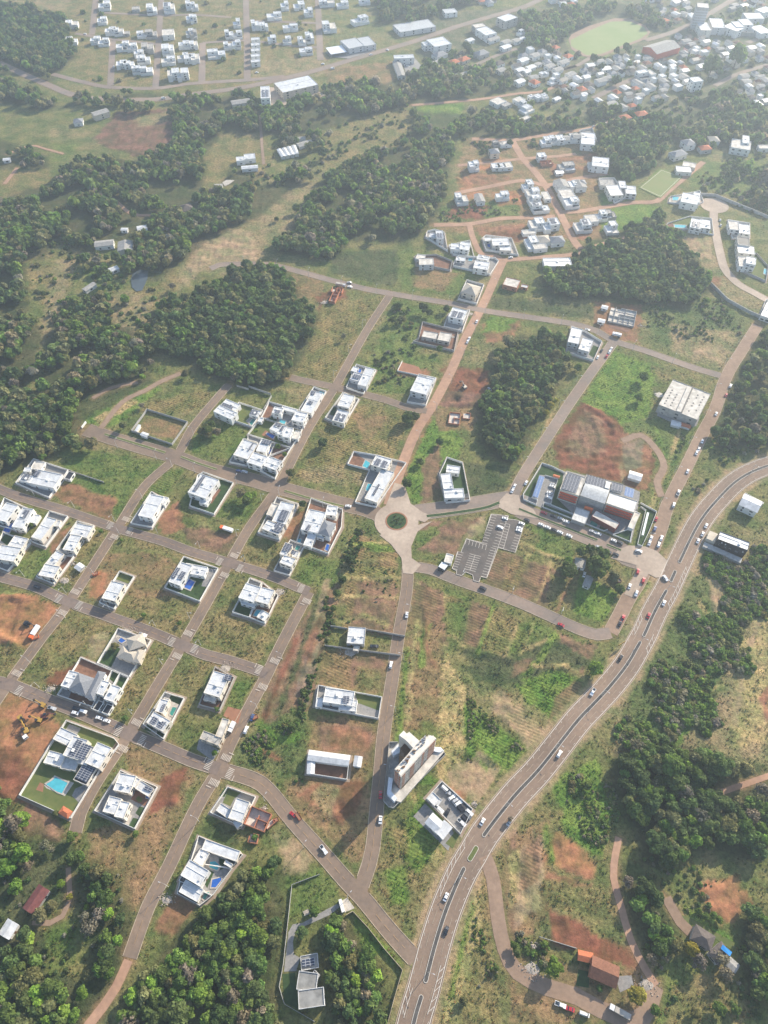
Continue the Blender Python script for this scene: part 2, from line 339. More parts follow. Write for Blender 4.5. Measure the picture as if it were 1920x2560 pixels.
CONC = [('roundabout_paving', disc(RC, 15.2)),
 ('concrete_apron', J((R22,[(-40,200),(60,280),(150,400),(165,530),(250,538),(320,455),(240,400),(235,300),(290,170),(420,80)]))),
 ('concrete_apron', J((R21,[(90,1960),(180,1985),(230,2140),(330,2212),(420,2250)]),(R22,[(350,90),(0,-20)]),(R21,[(40,2100)]))),
 ('concrete_apron', J((R21,[(1060,2050),(1165,2070),(1180,2130),(1290,2190)]),(R22,[(1340,60),(1100,20),(990,-40),(1000,-100)]))),
 ('concrete_junction', J((R32,[(455,290),(600,300),(700,340),(790,425),(740,560),(690,570),(625,535),(500,745),(415,710),(520,520),(520,460),(300,400),(360,330)])))]
cul = R30(1195,1775)
CONC.append(('turning_circle', disc(cul, 14)))
for n, P in CONC: occupy(P, 1)
INTER = [(P, w) for (_, P, w, _, k, _, _) in ROADS]
def near_other(pt, skip, extra=.2):
    X = np.array([pt[0]]); Y = np.array([pt[1]])
    for i, (P, w) in enumerate(INTER):
        if i == skip: continue
        xs = bb[i]
        if not (xs[0]-w < pt[0] < xs[1]+w and xs[2]-w < pt[1] < xs[3]+w): continue
        if segdist(X, Y, P, False)[0] < w/2+extra: return True
    for _, P in CONC:
        if inpoly(X, Y, P)[0]: return True
    return False
bb = [(min(p[0] for p in P), max(p[0] for p in P), min(p[1] for p in P), max(p[1] for p in P)) for P, w in INTER]
def resample(P, st):
    out = [P[0]]; acc = 0
    for i in range(1, len(P)):
        a = Vector(P[i-1]); b = Vector(P[i]); L = (b-a).length
        while acc+L >= st:
            t = (st-acc)/L; a = a.lerp(b, t); out.append((a.x, a.y)); L = (b-a).length; acc = 0
        acc += L
    return out
LAMPS = []
for i, (n, P, w, mt, kerb, lamps, verge) in enumerate(ROADS):
    ribbon(n, P, w, M[mt])
    if kerb:
        mb = MB(); Q = resample(P, 1.5)
        for sgn in (-1, 1):
            A = offset(Q, sgn*(w/2)); B = offset(Q, sgn*(w/2+.26)); prev = False; dep = [not near_other(p, i) for p in B]
            for k in range(len(Q)-1):
                if dep[k] and dep[k+1]:
                    a0, a1, b0, b1 = A[k], A[k+1], B[k], B[k+1]
                    if sgn < 0: a0, a1, b0, b1 = b0, b1, a0, a1
                    mb.poly([(*a0, .22), (*a1, .22), (*b1, .22), (*b0, .22)])
                    mb.poly([(*a0, 0), (*a1, 0), (*a1, .22), (*a0, .22)]); mb.poly([(*b1, 0), (*b0, 0), (*b0, .22), (*b1, .22)])
        if mb.f: mb.build('kerb', M['kerb'])['kind'] = 'structure'
    if lamps:
        Q = resample(P, 33); A = offset(Q, lamps*(w/2+1.3)); In = offset(Q, 0)
        for k in range(1, len(Q)-1):
            if not near_other(A[k], i, 1.0): LAMPS.append((A[k], In[k], n))
for n, P in CONC: sheet(n, P, M['conc_road'])
# roundabout island
def ring(name, c, r0, r1, z0, z1, mt, n=40):
    mb = MB(); a = disc(c, r0, n); b = disc(c, r1, n)
    for k in range(n):
        j = (k+1) % n
        mb.poly([(*a[k], z1), (*b[k], z1), (*b[j], z1), (*a[j], z1)]); mb.poly([(*b[k], z0), (*b[j], z0), (*b[j], z1), (*b[k], z1)])
    ob = mb.build(name, mt); ob['kind'] = 'structure'; return ob
ring('roundabout_kerb', RC, 6.7, 7.7, 0, .35, M['soil_orange']); sheet('roundabout_lawn', disc(RC, 6.8), M['lawn_dark'], z=.3)
ring('turning_circle_kerb', cul, 1.2, 1.8, 0, .3, M['kerb'])
# highway markings and medians
def markline(name, P, o, w=.28, mt='paint_w', dash=None, z=None):
    z = nextz() if z is None else z
    Q = resample(P, 2.0); A = offset(Q, o-w/2); B = offset(Q, o+w/2); mb = MB()
    for k in range(len(Q)-1):
        if dash and (k % (dash[0]+dash[1])) >= dash[0]: continue
        mb.poly([(*A[k], z), (*A[k+1], z), (*B[k+1], z), (*B[k], z)])
    ob = mb.build(name, M[mt]); ob['kind'] = 'structure'; return ob
for o in (-7.0, 7.0): markline('edge_line', HW, o, .3)
for o in (-4.0, 4.0): markline('lane_line', HW, o, .13, 'kerb', (3, 2))
def tick_row(P, o0, o1, st, skew, name, i0=0, i1=None, w=.4):
    z = nextz(); Q = resample(P, st); Q = Q[i0:i1]; mb = MB()
    for k in range(1, len(Q)-1):
        d = (Vector(Q[k+1])-Vector(Q[k-1])).normalized(); n = Vector((-d.y, d.x)); c = Vector(Q[k])
        a = c+n*o0; b = c+n*o1+d*skew; t = d*w/2
        mb.poly([(*(a-t), z), (*(a+t), z), (*(b+t), z), (*(b-t), z)] if o1 < o0 else [(*(b-t), z), (*(b+t), z), (*(a+t), z), (*(a-t), z)])
    ob = mb.build(name, M['paint_w']); ob['kind'] = 'structure'
tick_row(HW, -6.0, -6.35, 5.5, 1.3, 'rumble_mark', w=.6); tick_row(HW, 6.0, 6.35, 5.5, 1.3, 'rumble_mark', w=.6)
def hw_at(F, x, y):
    p = Vector(F(x, y)); return min(range(len(HWR)), key=lambda k: (Vector(HWR[k])-p).length)
HWR = resample(HW, 1.0)
def median(F0, x0, y0, F1, x1, y1, hw=.85, mt='median'):
    i, j = sorted((hw_at(F0, x0, y0), hw_at(F1, x1, y1))); Q = HWR[i:j+1:2]
    if len(Q) < 3: return
    def cap(c, d, r):
        return [(c[0]+r*math.cos(d+t), c[1]+r*math.sin(d+t)) for t in [math.pi/2-math.pi*k/8 for k in range(1, 8)]]
    dirE = math.atan2(Q[-1][1]-Q[-2][1], Q[-1][0]-Q[-2][0]); dirS = math.atan2(Q[0][1]-Q[1][1], Q[0][0]-Q[1][0])
    def outline(r): return offset(Q, -r)+cap(Q[-1], dirE, r)[::-1]+offset(Q, r)[::-1]+cap(Q[0], dirS, r)[::-1]
    o = outline(hw+.22); inn = outline(hw); mb = MB(); n = len(o)
    for k in range(n):
        l = (k+1) % n
        mb.poly([(*o[k], .35), (*o[l], .35), (*inn[l], .35), (*inn[k], .35)]); mb.poly([(*o[k], 0), (*o[l], 0), (*o[l], .35), (*o[k], .35)])
    ob = mb.build('median_kerb', M['paint_w']); ob['kind'] = 'structure'
    sheet('median', inn, M[mt], z=.3)
median(R23,205,2420, R23,330,1955); median(R23,370,1830, R23,688,875); median(R23,740,790, R23,793,690, 1.1, 'lawn')
median(R23,872,580, R32,552,1130); median(R32,588,1070, R32,782,665); median(R32,822,590, R32,855,515, .9); median(R32,895,430, R31,1900,1760)
def hatch(F0, a, F1, b, o0, o1, skew=3.0):
    i, j = sorted((hw_at(F0, *a), hw_at(F1, *b))); Q = HWR[i:j+1]; z = nextz(); mb = MB()
    for k in range(1, len(Q)-2, 4):
        d = (Vector(Q[k+1])-Vector(Q[k-1])).normalized(); n = Vector((-d.y, d.x)); c = Vector(Q[k])
        p = c+n*o0; q = c+n*o1+d*skew; t = d*.2
        pts = [p-t, p+t, q+t, q-t]
        if o1 > o0: pts = pts[::-1]
        mb.poly([(*v, z) for v in pts])
    ob = mb.build('hatched_marking', M['paint_w']); ob['kind'] = 'structure'
    markline('hatch_edge', Q, o0, .22)
hatch(R23,(340,1900),R23,(250,2180), 4.9, 6.9); hatch(R23,(560,1160),R23,(800,720), 5.0, 6.9, 4); hatch(R23,(300,2100),R23,(420,1640), -5.0, -6.9)
hatch(R32,(900,420),R32,(740,770), -4.8, -6.9, -3); hatch(R32,(620,1000),R32,(540,1150), -4.8, -6.9, -3); hatch(R32,(640,940),R32,(560,1090), 4.9, 6.9, 3)
# centre lines and zebra crossings on the streets
for i, (n, P, w, mt, kerb, lamps, verge) in enumerate(ROADS):
    if n == 'street' and P[0][1] < 420 and mt in ('asphalt', 'asphalt_dark'):
        Q = resample(P, 2.0); z = nextz(); mb = MB(); A = offset(Q, -.09); B = offset(Q, .09)
        for k in range(2, len(Q)-3):
            if k % 3 != 2 and not near_other(Q[k], i, 7): mb.poly([(*A[k], z), (*A[k+1], z), (*B[k+1], z), (*B[k], z)])
        if mb.f: mb.build('centre_line', mat('worn_yellow_line', (.42,.27,.14), .9) if 'worn_yellow_line' not in bpy.data.materials else bpy.data.materials['worn_yellow_line'])['kind'] = 'structure'
def zebra(F, x, y, a, w=6.0):
    c = Vector(F(x, y)); d = Vector((math.cos(a), math.sin(a))); n = Vector((-d.y, d.x)); z = nextz(); mb = MB()
    k = -w/2+.5
    while k < w/2-.2:
        p = c+n*k; mb.poly([(*(p-d*1.7), z), (*(p+d*1.7), z), (*(p+d*1.7+n*.36), z), (*(p-d*1.7+n*.36), z)]); k += .85
    p = c+d*3.0; q = .17
    mb.poly([(*(p-d*q-n*w/2), z), (*(p+d*q-n*w/2), z), (*(p+d*q), z), (*(p-d*q), z)])
    mb.build('zebra_crossing', M['paint'])['kind'] = 'structure'
aA, aB = math.radians(68), math.radians(-22)
for F, x, y, k in ((R02,655,690,0),(R02,540,870,2),(R02,510,750,3),(R02,680,810,1),(R02,1095,65,0),(R02,990,215,2),(R02,955,115,3),(R02,1120,165,1),
        (R02,1630,1050,0),(R02,1530,1245,2),(R02,1485,1120,3),(R12,20,1185,1),(R02,1185,1820,0),(R02,1065,2045,2),(R02,1025,1890,3),(R02,1225,1975,1),
        (R02,150,1395,0),(R02,160,1545,1),(R12,370,380,0),(R12,280,545,2),(R12,240,430,3),(R12,410,490,1),(R12,720,1290,0),(R12,610,1510,2),(R12,580,1360,3),
        (R12,990,770,2),(R12,945,660,3),(R12,300,2125,0),(R13,190,125,2),(R12,145,2180,3),(R13,325,50,1)):
    zebra(F, x, y, (aA, aB, aA+math.pi, aB+math.pi)[k])
# grass medians of the avenues
def strip(P, w, mt, name):
    sheet(name, offset(P, w/2)+offset(P, -w/2)[::-1], M[mt], z=.33)
    mb = MB()
    for s in (-1, 1):
        A = offset(P, s*w/2); B = offset(P, s*(w/2+.3))
        for k in range(len(P)-1):
            mb.poly([(*A[k], .36), (*A[k+1], .36), (*B[k+1], .36), (*B[k], .36)] if s < 0 else [(*B[k], .36), (*B[k+1], .36), (*A[k+1], .36), (*A[k], .36)])
            mb.poly([(*B[k], 0), (*B[k+1], 0), (*B[k+1], .36), (*B[k], .36)])
    mb.build('median_kerb', M['kerb'])['kind'] = 'structure'
ZH = Z(1280, 1120, 4.366)
strip(catmull(J((R22,[(370,38),(560,15)]),(R21,[(860,2180),(995,2132)])), 4), 2.2, 'lawn_dark', 'grass_median')
strip(J((ZH,[(75,665),(300,760),(480,830),(930,1005)])), 1.6, 'lawn_dark', 'grass_median'); strip(J((ZH,[(1035,1055),(1190,1118)])), 1.4, 'lawn_dark', 'grass_median')
strip(J((R01,[(905,1540),(1150,1615),(1430,1700)])), 1.7, 'lawn', 'grass_median')
strip(J((R01,[(1565,1735)]),(R11,[(60,1795),(215,1845)])), 1.5, 'lawn', 'grass_median'); strip(J((R11,[(800,2030),(1000,2090),(1310,2165)])), 1.5, 'lawn', 'grass_median')
# car park
lotP = J((R22,[(590,490),(635,345),(665,350),(712,232),(845,268),(925,20),(1075,35),(1068,62),(1150,72),(1215,98),(1135,352),(985,310),(888,572),(835,560),(820,608),(775,595),(765,545),(705,520),(670,552),(625,540),(628,510),(585,490)]))
sheet('car_park', lotP, M['asphalt_lot'])
zp = nextz(); mbp = MB()
def ln(a, b, w=.22):
    a = Vector(a); b = Vector(b); d = (b-a); n = Vector((-d.y, d.x)).normalized()*w/2
    mbp.poly([(*(a-n), zp), (*(b-n), zp), (*(b+n), zp), (*(a+n), zp)])
def stalls(F, a, b, n, v, spine=True):
    A = Vector(F(*a)); B = Vector(F(*b)); o = Vector(F(*a)); V = Vector(F(a[0]+v[0], a[1]+v[1]))-o
    for k in range(n): p = A.lerp(B, k/(n-1)); ln(p, p+V)
    if spine: ln(A, B)
stalls(R22,(928,25),(845,265),12,(46,12)); stalls(R22,(1070,40),(985,308),12,(-46,-12)); stalls(R22,(1088,112),(1032,318),10,(-38,-11)); stalls(R22,(1213,100),(1133,350),12,(-46,-12))
stalls(R22,(640,345),(587,488),8,(46,12)); stalls(R22,(787,375),(742,505),8,(48,12)); stalls(R22,(787,375),(742,505),8,(-48,-12),False); stalls(R22,(968,322),(886,570),12,(-46,-12)); stalls(R22,(712,235),(885,288),7,(-10,42))
for k in range(len(lotP)): ln(lotP[k], lotP[(k+1) % len(lotP)], .3)
zp += .003
mbp.build('parking_bay_lines', M['paint_w'])['kind'] = 'structure'

for k_ in range(9):
    a_ = k_*2.4; r_ = .8+.55*k_; m_ = MB(); c_ = (RC[0]+r_*math.cos(a_), RC[1]+r_*math.sin(a_))
    e_ = empty('shrub', (*c_, .3)); tag(e_, 'spiky green shrub planted on the roundabout island', 'shrub', 'shrubs on the roundabout island')
    for j_ in range(14):
        t_ = j_*.45+k_; q_ = .9*(.6+.4*math.sin(j_*1.7)); m_.poly([(0,0,0), (q_*math.cos(t_), q_*math.sin(t_), .5), (q_*1.3*math.cos(t_+.2), q_*1.3*math.sin(t_+.2), .9), (q_*.6*math.cos(t_+.35), q_*.6*math.sin(t_+.35), .8)])
    m_.build('leaves', M['lawn'], e_)
for nm_ in ('dusty_asphalt','darker_street_asphalt','grey_asphalt','highway_asphalt','concrete_road','dirt_road','pinkish_gravel_track','car_park_asphalt'):
    m_ = bpy.data.materials[nm_]; nt_ = m_.node_tree; bs_ = nt_.nodes['Principled BSDF']; src_ = bs_.inputs['Base Color'].links[0].from_socket
    tc_ = nt_.nodes.new('ShaderNodeTexCoord'); mul_ = None
    for sc_, lo_, hi_ in ((.5, .9, 1.08), (.028, .86, 1.13)):
        n_ = nt_.nodes.new('ShaderNodeTexNoise'); n_.inputs['Scale'].default_value = sc_; n_.inputs['Detail'].default_value = 6; nt_.links.new(tc_.outputs['Object'], n_.inputs[0])
        r_ = nt_.nodes.new('ShaderNodeMapRange'); r_.inputs[1].default_value = .32; r_.inputs[2].default_value = .68; r_.inputs[3].default_value = lo_; r_.inputs[4].default_value = hi_; nt_.links.new(n_.outputs[0], r_.inputs[0])
        v_ = nt_.nodes.new('ShaderNodeVectorMath'); v_.operation = 'SCALE'; nt_.links.new(src_, v_.inputs[0]); nt_.links.new(r_.outputs[0], v_.inputs['Scale']); src_ = v_.outputs[0]
    nt_.links.new(src_, bs_.inputs['Base Color'])
# ---------------- ground ----------------
def axis(segs):
    out = [segs[0][0]]
    for a, b, st in segs:
        n = max(1, int(round((b-a)/st))); out += [a+(b-a)*(k+1)/n for k in range(n)]
    return np.array(out)
ax = axis([(-3200,-1200,400),(-1200,-720,60),(-720,-300,3),(-300,330,1.6),(330,720,3),(720,1200,60),(1200,3200,400)])
ay = axis([(-1500,-300,300),(-300,-60,20),(-60,420,1.6),(420,800,2.4),(800,1400,4),(1400,1900,50),(1900,4300,400)])
GX, GY = np.meshgrid(ax, ay); nx, ny = len(ax), len(ay)
cover = np.zeros((ny, nx, 4), dtype=np.float32); rows = np.zeros((ny, nx), dtype=np.float32)
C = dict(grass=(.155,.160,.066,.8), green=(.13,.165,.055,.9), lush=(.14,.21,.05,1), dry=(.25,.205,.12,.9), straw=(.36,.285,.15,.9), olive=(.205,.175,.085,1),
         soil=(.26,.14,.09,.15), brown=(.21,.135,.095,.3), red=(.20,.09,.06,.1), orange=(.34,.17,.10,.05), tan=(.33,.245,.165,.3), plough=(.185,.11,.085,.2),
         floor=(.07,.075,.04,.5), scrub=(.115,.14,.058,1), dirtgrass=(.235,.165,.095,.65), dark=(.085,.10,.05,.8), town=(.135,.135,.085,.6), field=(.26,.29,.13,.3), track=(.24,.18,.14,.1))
C = {k: (v[0]*.84, v[1]*.84, v[2]*.84, v[3]) for k, v in C.items()}
cover[:] = C['grass']
# slow natural variation of the base cover
def wob(s, k):
    r = np.random.RandomState(k); v = np.zeros_like(GX)
    for i in range(7):
        a = r.uniform(0, 2*math.pi); f = s*r.uniform(.6, 2.2); p = r.uniform(0, 6.28)
        v += np.sin((GX*math.cos(a)+GY*math.sin(a))*f+p)
    return v/7*1.8
w1, w2, w3 = wob(.06, 1), wob(.35, 2), wob(.9, 3)
def blend(m, c, sl):
    m = m[..., None]; cover[sl] = cover[sl]*(1-m)+np.array(c, dtype=np.float32)*m
blend(np.clip((w1+.4*w2)*.7, 0, .55), C['dry'], (slice(None), slice(None)))
def paint(P, key, f=3.0, s=1.0, row=0, wobble=1.0):
    pad = f+3; xs = [p[0] for p in P]; ys = [p[1] for p in P]
    i0, i1 = np.searchsorted(ax, min(xs)-pad), np.searchsorted(ax, max(xs)+pad); j0, j1 = np.searchsorted(ay, min(ys)-pad), np.searchsorted(ay, max(ys)+pad)
    if i0 >= i1 or j0 >= j1: return
    sl = (slice(j0, j1), slice(i0, i1)); X = GX[sl]; Y = GY[sl]
    d = segdist(X, Y, P); d = np.where(inpoly(X, Y, P), d, -d)+(w2[sl]+w3[sl])*wobble*min(f, 3)*.6
    m = np.clip(d/f+.5, 0, 1); m = m*m*(3-2*m)*s
    blend(m, C[key], sl)
    rows[sl] = rows[sl]*(1-m)+row*m
def paintline(P, w, key, f=2.0, s=1.0):
    xs = [p[0] for p in P]; ys = [p[1] for p in P]; pad = w+f+3
    i0, i1 = np.searchsorted(ax, min(xs)-pad), np.searchsorted(ax, max(xs)+pad); j0, j1 = np.searchsorted(ay, min(ys)-pad), np.searchsorted(ay, max(ys)+pad)
    if i0 >= i1 or j0 >= j1: return
    sl = (slice(j0, j1), slice(i0, i1)); X = GX[sl]; Y = GY[sl]
    d = w/2-segdist(X, Y, P, False)+(w2[sl]+w3[sl])*.7
    m = np.clip(d/f+.5, 0, 1)*s; blend(m, C[key], sl); rows[sl] *= 1-m
def PT(F, pts): return [F(*p) for p in pts]
for key, f, row, pts in (
 ('olive',12,0,[(130,0),(540,-5),(690,-5),(710,150),(530,192),(330,195),(190,185),(150,120)]), ('dry',15,0,[(0,0),(150,0),(135,30),(60,10)]),
 ('olive',5,0,[(225,100),(275,100),(270,195),(215,190)]), ('dry',6,0,[(540,130),(600,130),(700,100),(720,150),(640,185),(545,190)]),
 ('plough',4,1,[(203,300),(255,242),(368,236),(376,312),(330,340),(290,338)]), ('dry',6,0,[(270,250),(365,240),(368,262),(270,275)]),
 ('olive',6,0,[(0,370),(110,368),(108,415),(60,440),(0,420)]), ('grass',6,0,[(0,225),(110,225),(100,330),(0,330)]), ('green',5,0,[(112,310),(170,310),(150,345),(112,350)]),
 ('olive',5,0,[(470,290),(560,290),(590,330),(570,380),(505,425),(440,410),(440,340)]), ('green',5,0,[(315,400),(415,388),(420,430),(350,436)]),
 ('dry',8,0,[(555,395),(680,375),(700,450),(650,520),(590,520),(530,600),(430,585),(370,650),(350,600),(400,540),(470,500),(545,470)]),
 ('tan',8,0,[(420,520),(480,490),(540,500),(560,560),(450,570),(400,610)]), ('olive',8,0,[(720,250),(890,225),(900,300),(740,380),(700,350)]),
 ('lush',6,0,[(900,230),(1000,220),(1000,300),(900,300)]), ('dirtgrass',8,0,[(700,150),(860,130),(850,190),(720,200)]),
 ('olive',6,0,[(60,540),(170,545),(150,640),(95,660),(50,600)]), ('dry',6,0,[(120,560),(160,560),(115,760),(70,830),(80,740)]), ('tan',4,0,[(118,660),(130,662),(105,790),(90,800)]),
 ('olive',6,0,[(240,640),(330,620),(390,560),(380,640),(330,700),(250,740)]), ('dry',6,0,[(190,600),(330,650),(310,740),(250,700)]), ('green',5,0,[(180,570),(260,570),(270,620),(190,640)]),
 ('lush',5,0,[(170,880),(330,820),(350,840),(250,920),(180,920)]), ('straw',3,0,[(200,905),(290,855),(300,870),(215,920)]),
 ('green',6,0,[(130,960),(355,1000),(260,1125),(140,1050)]), ('olive',5,2,[(300,870),(470,840),(450,880),(320,900)]), ('soil',5,0,[(140,1040),(255,1080),(240,1130),(120,1070)]),
 ('green',5,2,[(340,1010),(400,1015),(330,1100),(300,1080)]), ('green',5,0,[(410,940),(500,905),(545,940),(500,990),(420,980)]), ('dirtgrass',4,0,[(310,900),(400,910),(380,950),(300,935)]),
 ('dark',4,0,[(720,545),(890,538),(850,620),(715,590)]), ('dirtgrass',6,0,[(625,590),(700,600),(690,650),(640,640)]), ('red',4,0,[(680,640),(745,615),(750,660),(695,690)]),
 ('olive',5,2,[(700,650),(830,645),(725,830),(640,810)]), ('green',6,0,[(860,540),(1060,560),(1000,640),(865,625)]), ('dirtgrass',6,0,[(900,570),(990,590),(960,630),(890,620)]),
 ('green',6,0,[(850,650),(980,660),(900,760),(960,770),(880,850),(770,850)]), ('soil',3,0,[(862,785),(930,800),(930,830),(860,810)]), ('soil',3,0,[(910,705),(980,715),(985,745),(905,735)]),
 ('olive',6,2,[(770,880),(900,880),(820,1050),(640,1030),(700,920)]), ('dry',4,2,[(650,1010),(800,1000),(810,1050),(660,1040)]), ('dirtgrass',3,0,[(760,890),(840,900),(790,960)]),
 ('lush',5,0,[(880,970),(960,880),(1000,950),(955,1090),(900,1090),(865,1050)]), ('brown',5,0,[(915,1000),(950,950),(955,1080),(910,1090)]), ('dark',5,0,[(1000,1000),(1110,1010),(1090,1060),(1010,1085)]),
 ('red',4,0,[(960,790),(1060,800),(1060,870),(940,880)]), ('plough',4,0,[(960,845),(1060,850),(1050,900),(950,880)]), ('dirtgrass',3,0,[(930,880),(1040,880),(1020,930),(950,930)]), ('soil',3,0,[(1040,700),(1130,690),(1100,740),(1050,740)]),
 ('lush',5,0,[(1060,680),(1120,690),(1090,720),(1045,715)]), ('dark',6,0,[(1060,640),(1290,660),(1280,690),(1055,665)]), ('soil',5,0,[(1280,650),(1390,660),(1380,740),(1290,730)]),
 ('scrub',6,0,[(1400,660),(1540,640),(1620,700),(1560,800),(1400,740)]), ('dry',6,0,[(1450,700),(1600,720),(1560,800),(1450,760)]), ('tan',4,0,[(1500,760),(1560,745),(1550,780)]),
 ('lush',5,2,[(1255,870),(1320,755),(1420,790),(1405,900),(1340,920)]), ('olive',4,0,[(1400,790),(1550,820),(1530,850),(1440,820)]),
 ('green',5,0,[(1340,920),(1420,900),(1520,900),(1460,1100),(1400,1090),(1430,1000)]), ('red',4,0,[(1195,960),(1255,868),(1330,905),(1355,940),(1420,990),(1400,1060),(1210,1010)]),
 ('brown',4,0,[(1215,940),(1260,885),(1310,910),(1320,1000),(1230,1000)]), ('soil',3,0,[(1320,920),(1410,960),(1400,1060),(1340,1030)]), ('track',2,0,[(1340,945),(1390,950),(1385,1010),(1350,1020)]),
 ('brown',4,0,[(895,1130),(1050,1120),(1000,1160),(985,1200),(905,1190)]), ('tan',3,0,[(1010,1140),(1050,1110),(1045,1150),(1010,1165)]), ('green',4,0,[(895,1150),(960,1130),(930,1170),(905,1180)]),
 ('brown',4,0,[(1050,1180),(1230,1240),(1205,1320),(1050,1270)]), ('green',4,0,[(1135,1120),(1230,1140),(1240,1210),(1130,1180)]), ('olive',3,0,[(1130,1135),(1170,1160),(1150,1200),(1120,1180)]),
 ('lush',3,0,[(1250,1240),(1335,1280),(1305,1345),(1240,1320)]), ('olive',3,0,[(1190,1240),(1250,1260),(1230,1320),(1180,1310)]),
 ('brown',5,1,[(880,1245),(960,1280),(980,1330),(960,1420),(890,1420)]), ('dirtgrass',6,0,[(880,1290),(960,1340),(950,1560),(860,1580)]), ('green',4,0,[(960,1270),(1010,1290),(990,1370),(960,1350)]),
 ('brown',3,1,[(1020,1300),(1060,1310),(1035,1400),(1005,1380)]), ('olive',4,0,[(1070,1310),(1130,1340),(1110,1420),(1040,1400)]), ('green',5,0,[(1130,1340),(1290,1390),(1260,1450),(1190,1440),(1120,1420)]),
 ('brown',5,0,[(1200,1360),(1290,1400),(1260,1460),(1210,1420)]), ('straw',4,0,[(960,1390),(975,1430),(1005,1480),(1005,1600),(1000,1690),(940,1690),(945,1560),(955,1450)]),
 ('lush',4,0,[(1000,1520),(1060,1560),(1140,1620),(1090,1670),(1010,1640)]), ('tan',3,0,[(1060,1530),(1080,1500),(1170,1590),(1140,1620),(1100,1560)]), ('straw',3,0,[(1100,1540),(1170,1580),(1150,1605)]),
 ('lush',4,2,[(1110,1470),(1190,1440),(1260,1470),(1200,1560),(1130,1510)]), ('dirtgrass',4,0,[(1060,1470),(1110,1500),(1080,1530)]), ('dark',5,0,[(1000,1400),(1090,1400),(1200,1380),(1290,1440),(1180,1460),(1080,1480),(1020,1470)]),
 ('tan',4,0,[(980,1650),(1050,1620),(1080,1660),(1030,1740),(960,1690)]), ('soil',3,0,[(960,1690),(1010,1720),(990,1740)]), ('lush',4,0,[(880,1710),(960,1750),(960,1840),(900,1800)]), ('olive',4,0,[(810,1780),(900,1790),(950,1860),(890,1980),(850,1990),(815,1900)]),
 ('straw',2,0,[(885,1760),(960,1850),(940,1870),(880,1790)]),
 ('dirtgrass',5,2,[(760,1150),(860,1180),(855,1370),(740,1360)]), ('brown',4,0,[(770,1260),(860,1270),(850,1380),(760,1360)]), ('dirtgrass',4,0,[(690,1395),(840,1410),(830,1500),(690,1490)]), ('brown',4,0,[(700,1410),(830,1420),(825,1490),(700,1480)]),
 ('dirtgrass',5,0,[(680,1540),(820,1560),(800,1700),(790,1860),(760,1870),(600,1700),(660,1640)]), ('brown',4,0,[(690,1560),(810,1570),(800,1640),(690,1620)]), ('soil',3,0,[(700,1680),(790,1690),(740,1780),(640,1720)]),
 ('brown',6,0,[(620,1370),(690,1300),(740,1200),(720,1330),(660,1560),(600,1640),(560,1580),(580,1450)]), ('scrub',5,0,[(520,1600),(660,1520),(660,1690),(540,1660)]), ('track',3,0,[(640,1480),(690,1330),(700,1340),(665,1520)]),
 ('olive',5,0,[(520,1250),(650,1290),(545,1450),(425,1385)]), ('dirtgrass',5,0,[(220,1190),(350,1200),(450,1240),(390,1370),(200,1300),(215,1230)]), ('olive',4,0,[(260,1290),(420,1290),(390,1380),(220,1330)]), ('orange',3,0,[(205,1225),(235,1240),(225,1300),(190,1290)]),
 ('olive',4,0,[(280,1130),(510,1200),(480,1230),(290,1180)]), ('soil',4,0,[(335,1120),(385,1085),(400,1140),(350,1160)]), ('brown',4,0,[(400,1140),(520,1150),(490,1200),(400,1170)]), ('green',4,0,[(460,1110),(520,1060),(570,1080),(530,1130)]),
 ('soil',4,0,[(620,1120),(660,1100),(640,1170),(600,1180)]), ('olive',4,0,[(520,1190),(620,1160),(600,1240),(520,1210)]), ('green',4,0,[(640,1200),(740,1210),(720,1270),(650,1260)]),
 ('olive',5,0,[(130,1160),(230,1140),(180,1280),(60,1240)]), ('green',4,0,[(20,1230),(90,1180),(120,1200),(60,1260)]), ('soil',3,0,[(100,1150),(150,1140),(120,1250)]),
 ('orange',5,0,[(-10,1290),(60,1282),(130,1312),(110,1370),(60,1400),(-10,1390)]), ('olive',5,0,[(0,1400),(60,1380),(30,1450),(0,1480)]),
 ('olive',5,0,[(150,1325),(250,1360),(210,1430),(70,1480),(60,1450)]), ('tan',4,0,[(200,1370),(245,1360),(215,1420),(190,1430)]), ('red',4,0,[(95,1470),(190,1420),(175,1460),(110,1490)]),
 ('olive',5,0,[(310,1400),(370,1400),(290,1570),(230,1555)]), ('orange',6,0,[(-10,1480),(90,1520),(140,1570),(60,1730),(-10,1700)]), ('red',5,0,[(-10,1620),(80,1640),(50,1740),(-10,1720)]), ('brown',4,0,[(60,1720),(140,1790),(130,1830),(40,1790)]),
 ('olive',5,0,[(390,1420),(460,1430),(420,1520),(340,1590)]), ('green',4,0,[(500,1470),(550,1470),(520,1540),(490,1530)]), ('dirtgrass',5,0,[(270,1600),(430,1640),(390,1760),(300,1980),(190,1900),(190,1800),(240,1780),(270,1660)]),
 ('red',3,0,[(350,1680),(410,1650),(380,1740),(320,1760)]), ('soil',3,0,[(380,1920),(430,1950),(370,2030),(330,2010)]), ('dark',4,0,[(430,1790),(520,1760),(510,1850),(440,1810)]),
 ('tan',5,0,[(590,1800),(680,1830),(660,1900),(620,1880)]), ('green',5,0,[(620,1900),(740,1850),(770,1960),(620,1990)]), ('lush',5,0,[(750,1960),(870,2080),(870,2140),(800,2100)]), ('grass',5,0,[(610,1990),(870,2080),(850,2212),(600,2212)]),
 ('dark',6,0,[(0,1800),(150,1820),(270,2000),(240,2212),(0,2212)]), ('grass',6,0,[(90,1950),(200,1980),(190,2120),(100,2100)]), ('green',5,0,[(100,2000),(150,1990),(170,2080),(110,2100)]),
